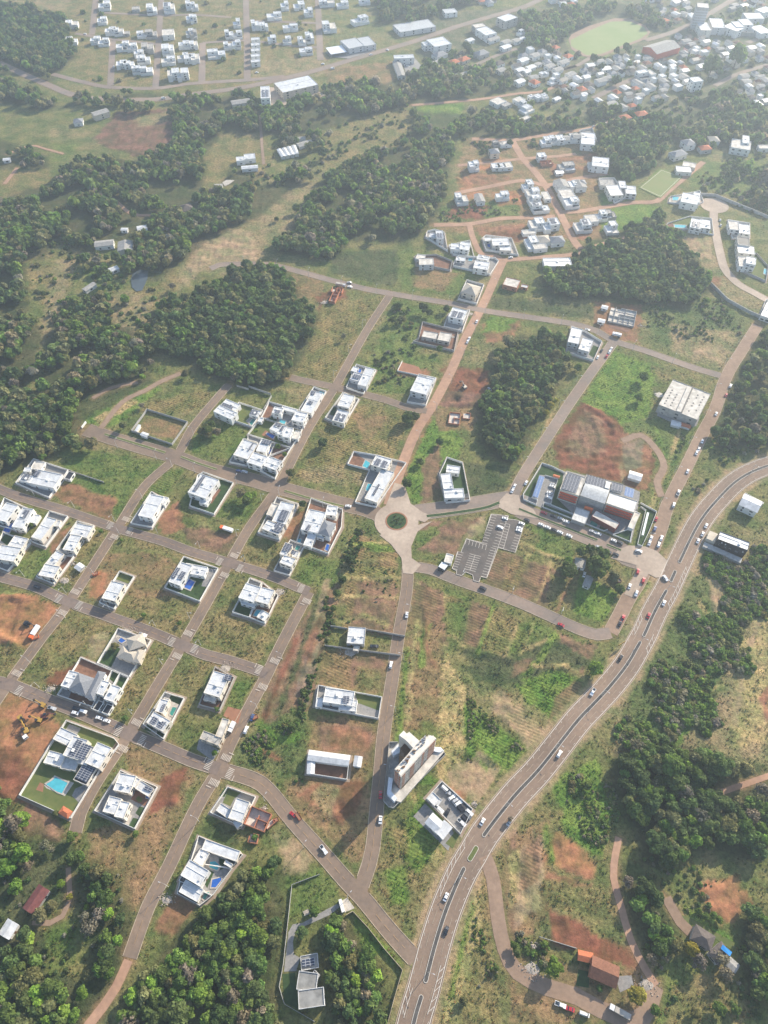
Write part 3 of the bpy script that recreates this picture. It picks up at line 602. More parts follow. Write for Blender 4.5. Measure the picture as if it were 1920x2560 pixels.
 ('dry',8,0,[(1400,1200),(1659,1180),(1659,1650),(1330,1640),(1320,1560)]), ('lush',4,0,[(1425,1640),(1500,1500),(1540,1420),(1500,1560),(1440,1660)]),('scrub',8,0,[(1430,1250),(1600,1230),(1560,1500),(1400,1640),(1340,1560)]), ('dry',6,0,[(1560,1350),(1659,1280),(1659,1640),(1560,1600),(1590,1500)]),
 ('tan',4,0,[(1560,1240),(1580,1400),(1545,1380),(1530,1250)]), ('straw',6,0,[(1600,1400),(1659,1300),(1659,1600),(1580,1620)]), ('soil',4,0,[(1640,1510),(1659,1480),(1659,1560)]),
 ('olive',6,0,[(900,2212),(960,2000),(1040,1870),(1110,1780),(1200,1740),(1300,1720),(1340,1850),(1180,1900),(1090,1900),(1060,1960),(1080,2212)]), ('straw',3,0,[(1010,1960),(1040,1900),(1040,2000),(985,2212),(950,2212)]),
 ('dirtgrass',5,0,[(1090,1830),(1190,1760),(1180,1990),(1100,2050),(1085,1960)]), ('tan',4,0,[(1120,1840),(1180,1800),(1170,1960),(1110,2010)]),
 ('lush',5,0,[(1190,1680),(1290,1640),(1320,1760),(1300,1850),(1220,1800)]), ('orange',3,0,[(1200,1790),(1290,1860),(1280,1900),(1170,1860)]), ('soil',3,0,[(1175,1880),(1280,1910),(1270,1950),(1180,1940)]), ('red',4,0,[(1180,1960),(1240,1990),(1380,2060),(1390,2100),(1200,2040)]),
 ('olive',4,0,[(1170,1900),(1330,1920),(1340,2010),(1190,1960)]), ('dirtgrass',4,0,[(1100,2060),(1400,2100),(1400,2212),(1100,2212)]), ('green',3,0,[(1140,2080),(1210,2090),(1200,2130),(1120,2110)]),
 ('green',6,0,[(1420,2060),(1640,2100),(1659,2212),(1410,2212)]), ('olive',5,0,[(1450,2140),(1560,2080),(1659,2150),(1600,2212),(1440,2212)]), ('orange',4,0,[(1500,1920),(1590,1890),(1630,1960),(1560,2000)]), ('lush',3,0,[(1470,1950),(1560,2010),(1590,2040),(1500,2000)]),
 ('olive',6,0,[(1230,75),(1270,65),(1230,120)]), ('field',8,0,[(1225,88),(1330,40),(1390,55),(1400,80),(1310,122),(1240,125)]), ('town',20,0,[(900,30),(1659,-20),(1659,330),(1440,300),(1090,210),(1060,120),(900,130)]),
 ('orange',6,0,[(1040,340),(1150,350),(1190,420),(1000,430),(985,380)]), ('dirtgrass',6,0,[(1000,300),(1280,300),(1300,450),(1330,520),(940,500),(985,430)]), ('soil',4,0,[(1000,370),(1100,380),(1090,410),(1000,410)]), ('green',4,0,[(950,450),(1120,430),(1120,470),(950,480)]),
 ('soil',4,0,[(1030,490),(1140,485),(1130,510),(1030,510)]), ('lush',4,0,[(1300,420),(1430,450),(1400,500),(1300,500)]), ('lush',4,0,[(1380,405),(1425,362),(1475,385),(1425,428)]), ('olive',5,0,[(1440,420),(1659,400),(1659,480),(1540,430)]),
 ('green',5,0,[(1500,350),(1659,350),(1659,440),(1490,400)]), ('dry',5,0,[(1460,500),(1530,500),(1560,590),(1480,580)]), ('tan',3,0,[(1480,505),(1540,510),(1540,560),(1490,560)]), ('soil',3,0,[(1535,600),(1590,595),(1580,630),(1540,625)]), ('dry',5,0,[(1560,600),(1650,650),(1640,680),(1550,630)])):
    paint(PT(D, pts), key, f*(.42 if min(p[1] for p in pts) > 840 else .8), 1.0, row)
sd0 = R30
paint(PT(D,[(1225,88),(1330,40),(1390,55),(1400,80),(1310,122),(1240,125)]), 'field', 5, 1, 0)
for key, w, pts in (('straw',3,[(900,1262),(905,1330),(890,1420),(880,1560)]),('lush',3,[(880,1400),(870,1500),(862,1600)]),('lush',4,[(940,1300),(915,1380),(910,1440)]),('straw',2,[(962,1285),(975,1370),(1000,1395)]),('dark',2,[(1000,1380),(1040,1410),(1110,1425),(1160,1410)]),
  ('straw',2,[(1062,1312),(1035,1395)]),('straw',2,[(1120,1340),(1090,1420)]),('straw',2,[(1150,1350),(1120,1410),(1190,1380)]),('lush',4,[(1200,1370),(1170,1420),(1130,1460)]),('dark',2,[(1200,1390),(1260,1420),(1290,1450)]),('straw',2,[(1150,1440),(1220,1440),(1260,1465)]),('dark',2,[(1060,1490),(1110,1470),(1140,1480)]),
  ('straw',2,[(1020,1600),(1060,1640),(1100,1670)]),('lush',2,[(1010,1620),(1050,1660)]),('straw',2,[(880,1700),(900,1740),(960,1830)]),('lush',5,[(900,1680),(940,1690)]),('dark',2,[(840,1760),(880,1780),(900,1830)]),
  ('straw',3,[(750,1180),(850,1170)]),('straw',3,[(745,1215),(855,1210)]),('straw',3,[(740,1250),(860,1248)]),('straw',3,[(735,1290),(800,1285),(860,1292)]),('straw',3,[(730,1345),(790,1330),(840,1350)]),('lush',2,[(750,1195),(850,1190)]),('lush',2,[(745,1232),(850,1230)]),
  ('lush',3,[(1065,1310),(1030,1420)]),('soil',3,[(925,1270),(920,1400),(940,1440)]),('soil',2,[(1240,1235),(1200,1330)]),('straw',2,[(1140,1200),(1100,1275)]),('straw',2,[(1190,1215),(1160,1290)]),('straw',3,[(1100,1160),(1180,1200),(1230,1210)]),
  ('lush',5,[(1290,1370),(1330,1340),(1400,1260)]),('straw',3,[(1330,1350),(1400,1240),(1420,1200)]),('straw',2,[(1560,1280),(1545,1390),(1600,1450)]),('tan',3,[(1659,1300),(1610,1420),(1590,1560)]),('straw',3,[(1510,1300),(1540,1340)]),('straw',2,[(1440,1560),(1500,1500),(1560,1480)]),
  ('orange',2,[(1185,1850),(1230,1880),(1270,1890)]),('lush',4,[(1180,1790),(1190,1860)]),('brown',3,[(1110,1800),(1100,1950),(1110,2030)]),('dark',3,[(1155,1800),(1150,1900)]),('straw',2,[(1000,2000),(960,2212)]),('lush',3,[(1020,1950),(975,2150)]),
  ('red',3,[(640,1380),(600,1480),(570,1560)]),('dark',4,[(690,1290),(640,1440),(600,1540)]),('track',2,[(700,1330),(670,1440),(640,1500)]),('lush',5,[(560,1560),(600,1600),(640,1590)]),('red',2,[(560,1620),(600,1640)]),
  ('red',2,[(1240,900),(1280,890),(1310,930),(1310,1000)]),('plough',2,[(1250,920),(1280,910),(1290,980)]),('tan',2,[(1320,950),(1340,1000),(1350,1060)]),('plough',2,[(1220,960),(1240,1010)]),('lush',3,[(1420,930),(1440,1000),(1410,1080)]),
  ('straw',3,[(1480,900),(1420,1060),(1400,1110)]),('soil',3,[(1190,900),(1120,1050)]),('straw',3,[(1200,880),(1130,1020),(1110,1060)]),('soil',3,[(870,1030),(930,900),(1000,740)])):
    paintline(PT(D, pts), w, key, 1.2, .85)
for key, f, row, pts in (('brown',1.5,2,[(893,1262),(950,1285),(948,1345),(890,1335)]),('dirtgrass',1.5,2,[(965,1285),(1005,1298),(985,1370),(962,1360)]),('green',1.5,0,[(965,1300),(1005,1305),(988,1375),(963,1370)]),('brown',1.5,2,[(1015,1305),(1058,1318),(1030,1400),(1000,1385)]),('olive',1.5,2,[(1066,1318),(1118,1338),(1088,1420),(1038,1402)]),
  ('green',1.5,2,[(1124,1345),(1150,1352),(1125,1408),(1095,1420)]),('dark',2,0,[(1005,1402),(1045,1418),(1110,1432),(1085,1475),(1030,1460)]),('brown',1.5,0,[(1112,1432),(1150,1420),(1140,1450),(1105,1465)]),('lush',1.5,2,[(1130,1480),(1185,1445),(1225,1455),(1200,1500),(1150,1520)]),('brown',1.5,2,[(1200,1505),(1240,1470),(1262,1475),(1220,1530),(1185,1560)]),
  ('tan',1.2,0,[(1060,1505),(1085,1490),(1105,1515),(1078,1535)]),('tan',1.2,2,[(1090,1545),(1120,1520),(1178,1580),(1148,1610)]),('lush',1.5,2,[(1005,1530),(1050,1545),(1135,1622),(1095,1668),(1010,1600)]),('brown',1.5,1,[(775,1258),(855,1262),(850,1290),(770,1285)]),('lush',1.5,2,[(765,1168),(848,1178),(850,1190),(760,1182)]),('dirtgrass',1.5,2,[(755,1190),(852,1196),(854,1215),(750,1210)]),('olive',1.5,2,[(748,1222),(855,1222),(856,1246),(744,1246)]),
  ('brown',1.5,2,[(1058,1185),(1100,1200),(1075,1268),(1045,1255)]),('dirtgrass',1.5,2,[(1106,1202),(1142,1214),(1112,1280),(1082,1270)]),('brown',1.5,2,[(1148,1216),(1185,1228),(1160,1290),(1122,1282)]),('lush',1.5,2,[(885,1745),(945,1830),(905,1890),(862,1840)]),('olive',1.5,2,[(830,1790),(880,1790),(880,1850),(840,1870)]),('lush',1.5,2,[(830,1880),(880,1870),(880,1960),(845,1950)]),
  ('dirtgrass',1.5,2,[(700,1405),(760,1410),(758,1490),(698,1482)]),('olive',1.5,0,[(770,1440),(825,1448),(822,1492),(768,1488)]),('soil',1.5,0,[(715,1570),(800,1578),(798,1625),(712,1615)]),('red',1.5,0,[(740,1690),(790,1690),(770,1760),(725,1780)]),('dry',1.5,0,[(700,1690),(735,1700),(715,1770),(670,1720)]),('brown',1.5,2,[(1130,1840),(1172,1800),(1165,1900),(1120,1930)]),('straw',1.5,0,[(1098,1850),(1125,1830),(1115,1950),(1100,1960)]),
  ('tan',1.2,0,[(700,1250+0),(715,1250),(690,1350),(678,1345)]),('soil',1.5,0,[(655,1400),(690,1330),(700,1340),(668,1440)])):
    paint(PT(D, pts), key, f, .85, row, .4)
FOREST = []   # (polygon, spacing, r0, r1, palette)
def wood(pts, sp, r0, r1, pal='mix', F=D, zone='', fl=1):
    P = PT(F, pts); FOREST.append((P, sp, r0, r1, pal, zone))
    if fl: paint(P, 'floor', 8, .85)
wood([(235,2240),(300,2120),(390,2000),(470,1935),(525,1868),(600,1885),(622,1950),(606,2040),(600,2120),(600,2240)],4.6,2.6,4.4,'near',zone='lower wood left of driveway')
wood([(695,1985),(730,1960),(765,2010),(800,2060),(835,2130),(840,2240),(715,2240),(705,2120)],4.6,2.2,3.8,'near',zone='lower grove right of driveway')
wood([(1320,1640),(1370,1590),(1460,1610),(1560,1640),(1659,1660),(1700,1760),(1659,1870),(1560,1850),(1490,1830),(1440,1880),(1385,1860),(1360,1780),(1310,1700)],5.4,3,5.4,'near',zone='wood right above farmhouse')
wood([(1335,1865),(1390,1880),(1440,1950),(1465,2010),(1450,2060),(1400,2070),(1375,2020),(1345,1950)],4.8,2.6,4.6,'near',zone='grove left of farmhouse')
wood([(1600,1945),(1700,1990),(1700,2170),(1620,2150),(1595,2060)],4.8,2.6,4.6,'near',zone='grove right of farmhouse')
wood([(0,1700),(-40,1700),(-60,1980),(-20,1990),(0,1960),(25,1900),(60,1870),(60,1790),(40,1750)],5.5,2.6,4.5,'lime',zone='lower left edge grove')
wood([(150,1900),(200,1860),(240,1900),(280,1960),(300,2010),(280,2080),(240,2150),(200,2180),(180,2100),(230,2040),(200,1980)],5.2,2.4,4.2,'near',zone='thicket beside lower left street')
wood([(-20,2010),(60,1990),(95,2060),(90,2130),(150,2120),(220,2160),(190,2240),(-20,2240)],5.2,2.6,4.6,'lime',zone='lower left corner grove')
wood([(1065,770),(1130,725),(1215,735),(1235,790),(1170,900),(1110,1005),(1040,985),(1030,890),(1050,830)],5.0,2.6,4.0,'dark',zone='park wood above office building')
wood([(370,650),(420,630),(550,575),(615,570),(640,640),(690,690),(655,770),(610,830),(540,840),(470,825),(400,790),(330,745),(320,680)],5.2,2.8,4.2,'dark',zone='large left hand wood')
wood([(690,400),(800,330),(880,310),(985,310),(965,400),(940,480),(880,530),(760,520),(720,565),(640,555),(590,540),(660,450)],5.8,3,4.6,'mix',zone='large top centre wood')
wood([(1170,575),(1230,540),(1330,500),(1430,470),(1520,585),(1540,625),(1480,672),(1380,655),(1270,648),(1175,645)],5.4,2.8,4.4,'dark',zone='dark right hand wood')
wood([(-30,470),(70,490),(55,590),(60,680),(95,720),(60,840),(110,880),(60,1000),(-30,1050)],5.4,2.8,4.6,'mix',zone='left edge wood')
wood([(0,850),(110,870),(240,800),(330,790),(330,830),(230,880),(170,920),(200,950),(80,1000),(0,1010)],5.6,2.6,4.4,'mix',zone='left edge wood')
wood([(100,720),(150,640),(230,700),(310,720),(330,790),(240,830),(110,860),(80,830)],6.4,2.6,4.6,'olive',zone='a')
wood([(-40,-10),(50,20),(140,40),(165,120),(110,180),(-40,150)],6.5,3,5,'dark',zone='a')
wood([(-40,165),(70,190),(130,230),(100,240),(-40,215)],7,3,5,'mix',zone='a')
wood([(110,240),(250,210),(370,220),(440,240),(570,240),(540,200),(440,215),(300,200),(180,210)],7,3,5,'mix',zone='a')
wood([(370,240),(460,240),(480,290),(440,340),(440,420),(560,400),(680,370),(560,470),(450,520),(380,580),(330,610),(270,590),(260,520),(180,500),(150,440),(120,400),(170,340),(290,345),(380,310)],6.4,3,4.6,'mix',zone='a')
wood([(570,240),(700,190),(830,180),(960,140),(1090,160),(1130,190),(1020,215),(870,230),(700,280),(600,290),(480,290),(470,245)],6.6,3,5,'green',zone='a')
wood([(890,240),(1050,250),(1200,260),(1290,250),(1270,290),(1110,300),(1000,300),(890,310)],6.8,2.8,4.4,'green',zone='a')
wood([(1270,245),(1330,230),(1420,250),(1460,270),(1430,360),(1350,400),(1280,340),(1290,280)],6.6,3,4.8,'dark',zone='a')
wood([(1430,290),(1560,190),(1659,240),(1700,290),(1659,310),(1500,330),(1440,300)],6.4,3,5,'mix',zone='a')
wood([(1550,380),(1700,330),(1700,470),(1600,440)],7.5,3,5,'mix',zone='a',fl=0)
wood([(800,0),(1000,-20),(1080,-10),(1000,20),(880,60),(820,50)],7,3,5,'mix',zone='a')
wood([(1110,30),(1240,20),(1290,50),(1220,85),(1200,130),(1130,110)],7,3,5,'green',zone='a')
wood([(1270,10),(1400,10),(1470,70),(1400,60),(1330,30),(1250,40)],7,3,4.6,'mix',zone='a')
wood([(1600,725),(1700,700),(1700,960),(1560,980),(1520,900),(1570,840)],8.5,2.4,4.2,'mix',zone='a')
wood([(170,560),(260,525),(350,540),(340,600),(270,615),(240,650),(190,630)],9,3,5,'mix',zone='a',fl=0)
wood([(120,690),(240,640),(330,640),(385,650),(340,760),(240,840),(110,860),(60,800)],6.8,3,5,'mix',zone='a',fl=0)
wood([(300,340),(440,340),(520,470),(400,520),(300,500)],8,3,5,'mix',zone='a',fl=0)
wood([(0,440),(60,440),(150,500),(90,560),(0,540)],6.4,3,5,'mix',zone='a')
wood([(690,270),(760,260),(700,330),(640,340)],9,3,5,'mix',zone='a',fl=0)
wood([(372,232),(430,230),(445,300),(410,335),(376,330)],6.4,2.6,4.2,'dark',zone='a')
wood([(600,255),(690,270),(700,300),(650,345),(600,330)],7,3,4.6,'mix',zone='a')
wood([(560,395),(640,365),(720,390),(680,440),(600,450)],8,3,4.6,'green',zone='a',fl=0)
wood([(100,190),(190,215),(300,225),(360,235),(300,250),(180,235)],8,3,4.6,'mix',zone='a',fl=0)
wood([(1300,120),(1420,110),(1440,150),(1330,160)],12,2.5,5,'mix',zone='a',fl=0)
wood([(20,420),(170,380),(240,440),(250,520),(190,550),(60,500),(0,490)],7,2.8,4.4,'mix',zone='a')
wood([(-30,290),(100,335),(110,365),(-30,365)],7,2.8,4.4,'mix',zone='a')
wood([(500,355),(560,375),(540,400),(480,400)],7,2.6,4,'green',zone='a')
wood([(860,900),(905,890),(900,940),(880,945)],5,2.4,3.6,'dark',zone='clump beside dirt avenue',fl=0)
wood([(470,1110),(560,1060),(560,1080),(500,1130)],5,2.2,3.6,'olive',zone='clump beside fenced garden',fl=0)
wood([(425,930),(470,910),(480,960),(430,965)],5.5,2.4,3.6,'olive',zone='a',fl=0)
wood([(1210,1210),(1240,1180),(1300,1200),(1290,1260),(1230,1260)],5.2,2.6,4.6,'dark',zone='garden beside old sheds',fl=0)
SCRUB = []
def scrub(pts, n, r0, r1, pal='mix', F=D): SCRUB.append((PT(F, pts), n, r0, r1, pal))
scrub([(1430,1230),(1500,1200),(1659,1180),(1659,1400),(1590,1500),(1540,1620),(1420,1660),(1340,1600),(1400,1480),(1480,1300)],1900,.8,3.3,'green')
scrub([(1400,1480),(1490,1290),(1510,1300),(1420,1500),(1250,1720),(1200,1740)],460,.7,2.6,'green')
scrub([(1200,1680),(1310,1640),(1340,1760),(1330,1850),(1220,1800)],260,.5,1.4,'green')
scrub([(710,1270),(770,1140),(790,1150),(740,1300),(690,1440),(650,1560),(640,1540)],260,.8,1.9,'dark')
scrub([(520,1600),(660,1540),(660,1690),(560,1680)],180,.7,1.6,'green')
scrub([(1480,870),(1560,830),(1659,950),(1659,990),(1500,1080),(1440,1200),(1430,1150)],260,.8,2.2)
scrub([(850,660),(960,660),(900,740),(870,840),(780,840)],130,.8,2.4)
scrub([(130,960),(360,880),(420,830),(330,960)],120,.7,2.0)
scrub([(1010,1500),(1130,1620),(1090,1670),(1010,1640)],240,.5,1.0,'green')
scrub([(1000,300),(1290,260),(1290,300),(1000,340)],200,1.2,3)
scrub([(950,440),(1120,430),(1120,480),(950,480)],130,.8,1.8,'green')
scrub([(1400,640),(1560,640),(1600,710),(1540,740),(1400,720)],260,.7,2.0)
scrub([(1410,390),(1659,320),(1659,470),(1500,430)],260,1.2,3)
scrub([(60,500),(340,560),(330,760),(90,820)],260,1,3.2)
scrub([(480,350),(900,220),(890,320),(560,420)],200,1,3.2)
scrub([(1040,1880),(1090,2100),(900,2212),(950,2050)],160,.5,1.1)
scrub([(1080,1960),(1130,2080),(1230,2110),(1210,2060),(1120,2000)],50,.8,2.0,'green')
scrub([(0,1850),(260,1880),(280,2200),(0,2200)],120,.7,1.7)
scrub([(1370,1850),(1560,1880),(1659,2200),(1420,2200)],130,.6,1.8)
scrub([(740,1140),(860,1170),(860,1380),(740,1360)],60,.5,1.1)
scrub([(1590,720),(1700,700),(1700,960),(1500,1080),(1480,1000),(1570,840)],260,.7,2.2,'green')
def late():
    for key, f, row, pts in (('plough',4,1,[(203,300),(255,242),(368,236),(376,312),(330,335),(230,320)]),('dry',6,0,[(285,252),(365,242),(366,262),(300,275)]),('red',4,0,[(1195,960),(1255,868),(1330,905),(1350,940),(1340,1000),(1300,1020),(1210,1005)]),('brown',4,0,[(1225,950),(1262,890),(1300,905),(1310,980),(1235,990)]),('orange',4,0,[(-10,1290),(60,1282),(130,1312),(110,1370),(60,1400),(-10,1390)]),('orange',5,0,[(-10,1480),(90,1520),(140,1570),(60,1740),(-10,1700)]),('red',4,0,[(-10,1610),(60,1620),(60,1720),(-10,1720)]),
     ('orange',4,0,[(1040,342),(1100,345),(1095,362),(1000,372)]),('orange',3,0,[(990,385),(1030,400),(1060,425),(1000,432)]),('orange',3,0,[(1060,415),(1160,410),(1170,440),(1080,445)]),('red',3,0,[(980,440),(1060,445),(1040,475),(960,470)]),('soil',3,0,[(1180,350),(1280,365),(1290,385),(1200,385)]),('soil',3,0,[(1200,335),(1300,330),(1290,350),(1210,352)]),('red',3,0,[(1050,505),(1145,495),(1150,520),(1060,525)]),('soil',3,0,[(1230,480),(1290,490),(1270,520),(1220,510)])):
        paint(PT(D, pts), key, f, 1.0, row)
late()
for n, P, w, mt, kerb, lamps, verge in ROADS:
    if verge and P[0][1] < 1200 and n not in ('far_street','town_road'):
        paintline(P, w+verge, 'tan' if n == 'highway' else 'dirtgrass', 2.0, .75)
# ---------------- buildings ----------------
def frame3(F, q, h):
    a, b, c = [Vector(F(q[i], q[i+1], h)) for i in (0, 2, 4)]
    u = b-a; L = u.length; ex = u/L; v = c-a; v = v-ex*v.dot(ex); Wd = v.length; ey = v/Wd
    if ex.x*ey.y-ex.y*ey.x < 0: a = a+v; ey = -ey
    return a, ex, ey, L, Wd
def unit_window():
    mb = MB(); mb.box(-.5, .5, -.05, .0, 0, 1, True)
    m = bpy.data.meshes.new('window'); m.from_pydata(mb.v, [], mb.f); m.materials.append(M['glass']); return m
WINM = unit_window()
ROOFMAT = {'w': 'ribwhite', 'g': 'conc_pale', 'd': 'dark', 's': 'sheet', 'c': 'concrete', 'q': 'slab_grey'}
HIPMAT = {'g': 'tile_grey', 'b': 'tile_beige', 'r': 'tile_red', 'd': 'tile_dark', 't': 'tile_brown', 'm': 'tile_maroon', 'w': 'ribwhite', 's': 'sheet', 'f': 'fibre', 'k': 'dark'}
def setuv(ob, ex, ey):
    m = ob.data; uv = m.uv_layers.new(name='UVMap'); ex = Vector((*ex, 0)); ey = Vector((*ey, 0))
    for l in m.loops:
        p = m.vertices[l.vertex_index].co; uv.data[l.index].uv = (p.dot(ex), p.dot(ey))
def block(root, ctr, a, ex, ey, L, Wd, h, kind, wallm, wins=2, z0=0.0, door=False, k=0, win_all=False):
    base = kind.rstrip('0123456789')
    T = Matrix(((ex.x, ey.x, 0, a.x-ctr[0]), (ex.y, ey.y, 0, a.y-ctr[1]), (0, 0, 1, 0), (0, 0, 0, 1)))
    def mb(): q = MB(); q.M = T; return q
    solar = base.endswith('S'); base = base.rstrip('S'); h += .017*k
    wall = None
    if base in ('w', 'g', 'd', 's', 'c', 'q'):
        t = .22; m = mb(); dz = .38
        o = [(0,0),(L,0),(L,Wd),(0,Wd)]; i = [(t,t),(L-t,t),(L-t,Wd-t),(t,Wd-t)]
        for n in range(4):
            j = (n+1) % 4
            m.poly([(*o[n], z0), (*o[j], z0), (*o[j], h), (*o[n], h)]); m.poly([(*o[n], h), (*o[j], h), (*i[j], h), (*i[n], h)]); m.poly([(*i[j], h-dz-.1), (*i[n], h-dz-.1), (*i[n], h), (*i[j], h)])
        wall = m.build('wall', wallm, root); r = mb(); r.poly([(*p, h-dz) for p in i]); rf = r.build('roof', M[ROOFMAT[base]], root); setuv(rf, ex, ey)
        if base == 'w' and L > 5 and Wd > 5 and rnd.random() < .75:
            r = mb(); x = rnd.uniform(.25, .6)*L; y = rnd.uniform(.25, .6)*Wd; r.box(x, x+1.8, y, y+1.5, h-dz, h+rnd.uniform(.1, .9)); r.build('roof_box', M['white'], rf)
        if base == 'w' and L > 7 and rnd.random() < .5:
            r = mb(); x = rnd.uniform(.1, .8)*L; y = .1*Wd; r.box(x, x+.9, y+.3, y+1.2, h-dz, h+.25); r.build('air_unit', M['frame'], rf)
        if base == 'w' and min(L, Wd) > 6:      # a raised kerb dividing two roof pitches
            r = mb(); y = rnd.choice((.42, .58))*L; r.box(y, y+.25, t, Wd-t, h-dz, h-.12); r.build('roof_divider', M['white'], rf)
        if base == 'c':
            for _ in range(5):
                r = mb(); x = rnd.uniform(.1, .8)*L; y = rnd.uniform(.1, .8)*Wd; r.box(x, x+.3, y, y+.3, h-dz, h+1.0); r.build('rebar_column', M['concrete'], rf)
    elif base.startswith('hip') or base.startswith('gab'):
        rm = M[HIPMAT[base[3]]]; m = mb(); hw = h; e = .45
        rise = min(L, Wd)*(.24 if base.startswith('hip') else .14 if base[3] in 'wsf' else .24)
        if L >= Wd: ins = Wd/2 if base.startswith('hip') else 0; r0, r1 = (-e+ins+(e if base.startswith('hip') else 0), Wd/2), (L+e-ins-(e if base.startswith('hip') else 0), Wd/2)
        else: ins = L/2 if base.startswith('hip') else 0; r0, r1 = (L/2, -e+ins+(e if base.startswith('hip') else 0)), (L/2, Wd+e-ins-(e if base.startswith('hip') else 0))
        o = [(0,0),(L,0),(L,Wd),(0,Wd)]
        for n in range(4):
            j = (n+1) % 4; m.poly([(*o[n], z0), (*o[j], z0), (*o[j], hw), (*o[n], hw)])
        if base.startswith('gab'):
            if L >= Wd: m.poly([(0,0,hw),(0,Wd/2,hw+rise*.93),(0,Wd,hw)]); m.poly([(L,0,hw),(L,Wd,hw),(L,Wd/2,hw+rise*.93)])
            else: m.poly([(0,0,hw),(L,0,hw),(L/2,0,hw+rise*.93)]); m.poly([(0,Wd,hw),(L/2,Wd,hw+rise*.93),(L,Wd,hw)])
        wall = m.build('wall', wallm, root); r = mb(); E = [(-e,-e),(L+e,-e),(L+e,Wd+e),(-e,Wd+e)]; zz_ = hw-.02; zr = hw+rise
        for dz2, fl in ((0, 0), (.12, 1)):
            P = [(*q, zz_+dz2) for q in E]; A = (*r0, zr+dz2); Bq = (*r1, zr+dz2)
            fs = [[P[0], P[1], Bq, A], [P[2], P[3], A, Bq], [P[1], P[2], Bq], [P[3], P[0], A]] if L >= Wd else [[P[1], P[2], Bq, A], [P[3], P[0], A, Bq], [P[0], P[1], A], [P[2], P[3], Bq]]
            if base.startswith('gab'): fs = fs[:2]
            for f in fs: r.poly(f if fl else f[::-1])
        for n in range(4): r.poly([(*E[n], zz_), (*E[(n+1) % 4], zz_), (*E[(n+1) % 4], zz_+.12), (*E[n], zz_+.12)])
        rf = r.build('roof', rm, root); setuv(rf, ex if L >= Wd else ey, ey if L >= Wd else ex)
    elif base == 'frame':
        m = mb(); nx_, ny_ = max(1, int(L/4)), max(1, int(Wd/4)); t = .25
        for n in range(nx_+1):
            x = n*(L-t)/nx_; m.box(x, x+t, 0, Wd*(1 if n % 2 == 0 else .6), 0, h-.02*n-rnd.choice((0, .9, 0)))
        for n in range(ny_+1):
            y = n*(Wd-t)/ny_; m.box(-.01, L*(1 if n % 2 == 0 else .7)+.01, y, y+t, 0, h+.011*n+.03)
        wall = m.build('wall', wallm, root); r = mb(); r.box(.3, L-.3, .3, Wd-.3, .05, .14); r.build('floor_slab', M['conc_pale'], root); wins = 0; solar = False
    elif base == 'can':
        m = mb(); m.box(0, L, 0, Wd, h-.25, h, True); rf = m.build('roof', M['roofwhite'], root); m = mb()
        for x in (.3, L-.5):
            for y in (.3, Wd-.5): m.box(x, x+.2, y, y+.2, 0, h-.25)
        m.build('posts', M['white'], root); wins = 0
    if solar:
        nrow = 2 if Wd > 6 else 1; zt = h-.15 if base in ('w','g','d') else h+.1
        for n in range(nrow):
            m = mb(); y0 = .15*Wd+n*Wd*.4; w_ = Wd*.3; x0 = .12*L; x1 = L*.68
            m.poly([(x0,y0,zt),(x1,y0,zt),(x1,y0+w_,zt+.3),(x0,y0+w_,zt+.3)]); m.poly([(x0,y0,zt-.06),(x0,y0+w_,zt+.24),(x1,y0+w_,zt+.24),(x1,y0,zt-.06)])
            s = m.build('solar_panels', M['solar'], rf); setuv(s, ex, ey)
    if wins and wall is not None:
        sides = [((0,0), (1,0), L, -ey), ((L,0), (0,1), Wd, ex), ((L,Wd), (-1,0), L, ey), ((0,Wd), (0,-1), Wd, -ex)]
        ns = 2 if h-z0 > 5.4 else 1
        if h-z0 > 8.5: ns = 3
        for (p, d, ln_, nrm) in sides:
            if nrm.y > .35 and not win_all: continue
            for s in range(ns):
                zb = z0+.95+s*((h-z0-.6)/ns); n = min(wins, max(1, int(ln_/4)))
                for q in range(n):
                    ww = rnd.choice((1.2, 1.6, 2.2, 2.6)) if ln_ > 4 else 1.0; hh = rnd.choice((1.1, 1.3, 1.7)); c = (q+.5)/n*ln_+rnd.uniform(-.3, .3)
                    zq = zb if zb+hh < h-.5 else h-.6-hh
                    if door and s == 0 and q == 0 and nrm.y < -.3:
                        o = bpy.data.objects.new('door', WINM2); sc = (1.1, 1, 2.1); zq = z0+.02; door = False
                    else: o = bpy.data.objects.new('window', WINM); sc = (ww, 1, hh)
                    link(o, wall); X = p[0]+d[0]*c; Y = p[1]+d[1]*c
                    w = a+ex*X+ey*Y; o.location = (w.x-ctr[0], w.y-ctr[1], zq)
                    dd = ex*d[0]+ey*d[1]; o.rotation_euler = (0, 0, math.atan2(dd.y, dd.x)); o.scale = sc
    return wall
WINM2 = WINM.copy(); WINM2.name = 'door'; WINM2.materials.clear(); WINM2.materials.append(M['wood'])
def lotwall(P, h=2.0, t=.2, mt='white', label='', name='boundary_wall', cat='wall', closed=True, group=None):
    mb = MB(); n = len(P); c = (sum(p[0] for p in P)/n, sum(p[1] for p in P)/n, 0)
    for i in range(n if closed else n-1):
        a = Vector(P[i]); b = Vector(P[(i+1) % n]); d = (b-a)
        if d.length < .3: continue
        d.normalize(); q = Vector((-d.y, d.x))*t/2; hh = h+.013*i
        A, B, Cc, Dd = a-q+d*.0, b-q, b+q, a+q
        i8 = [mb.pt((p.x, p.y, z)) for z in (0, hh) for p in (A, B, Cc, Dd)]
        for f in ((0,1,5,4),(1,2,6,5),(2,3,7,6),(3,0,4,7),(4,5,6,7)): mb.f.append([i8[k] for k in f])
    ob = mb.build(name, M[mt], None, c); ob.location = c; return tag(ob, label, cat, group)
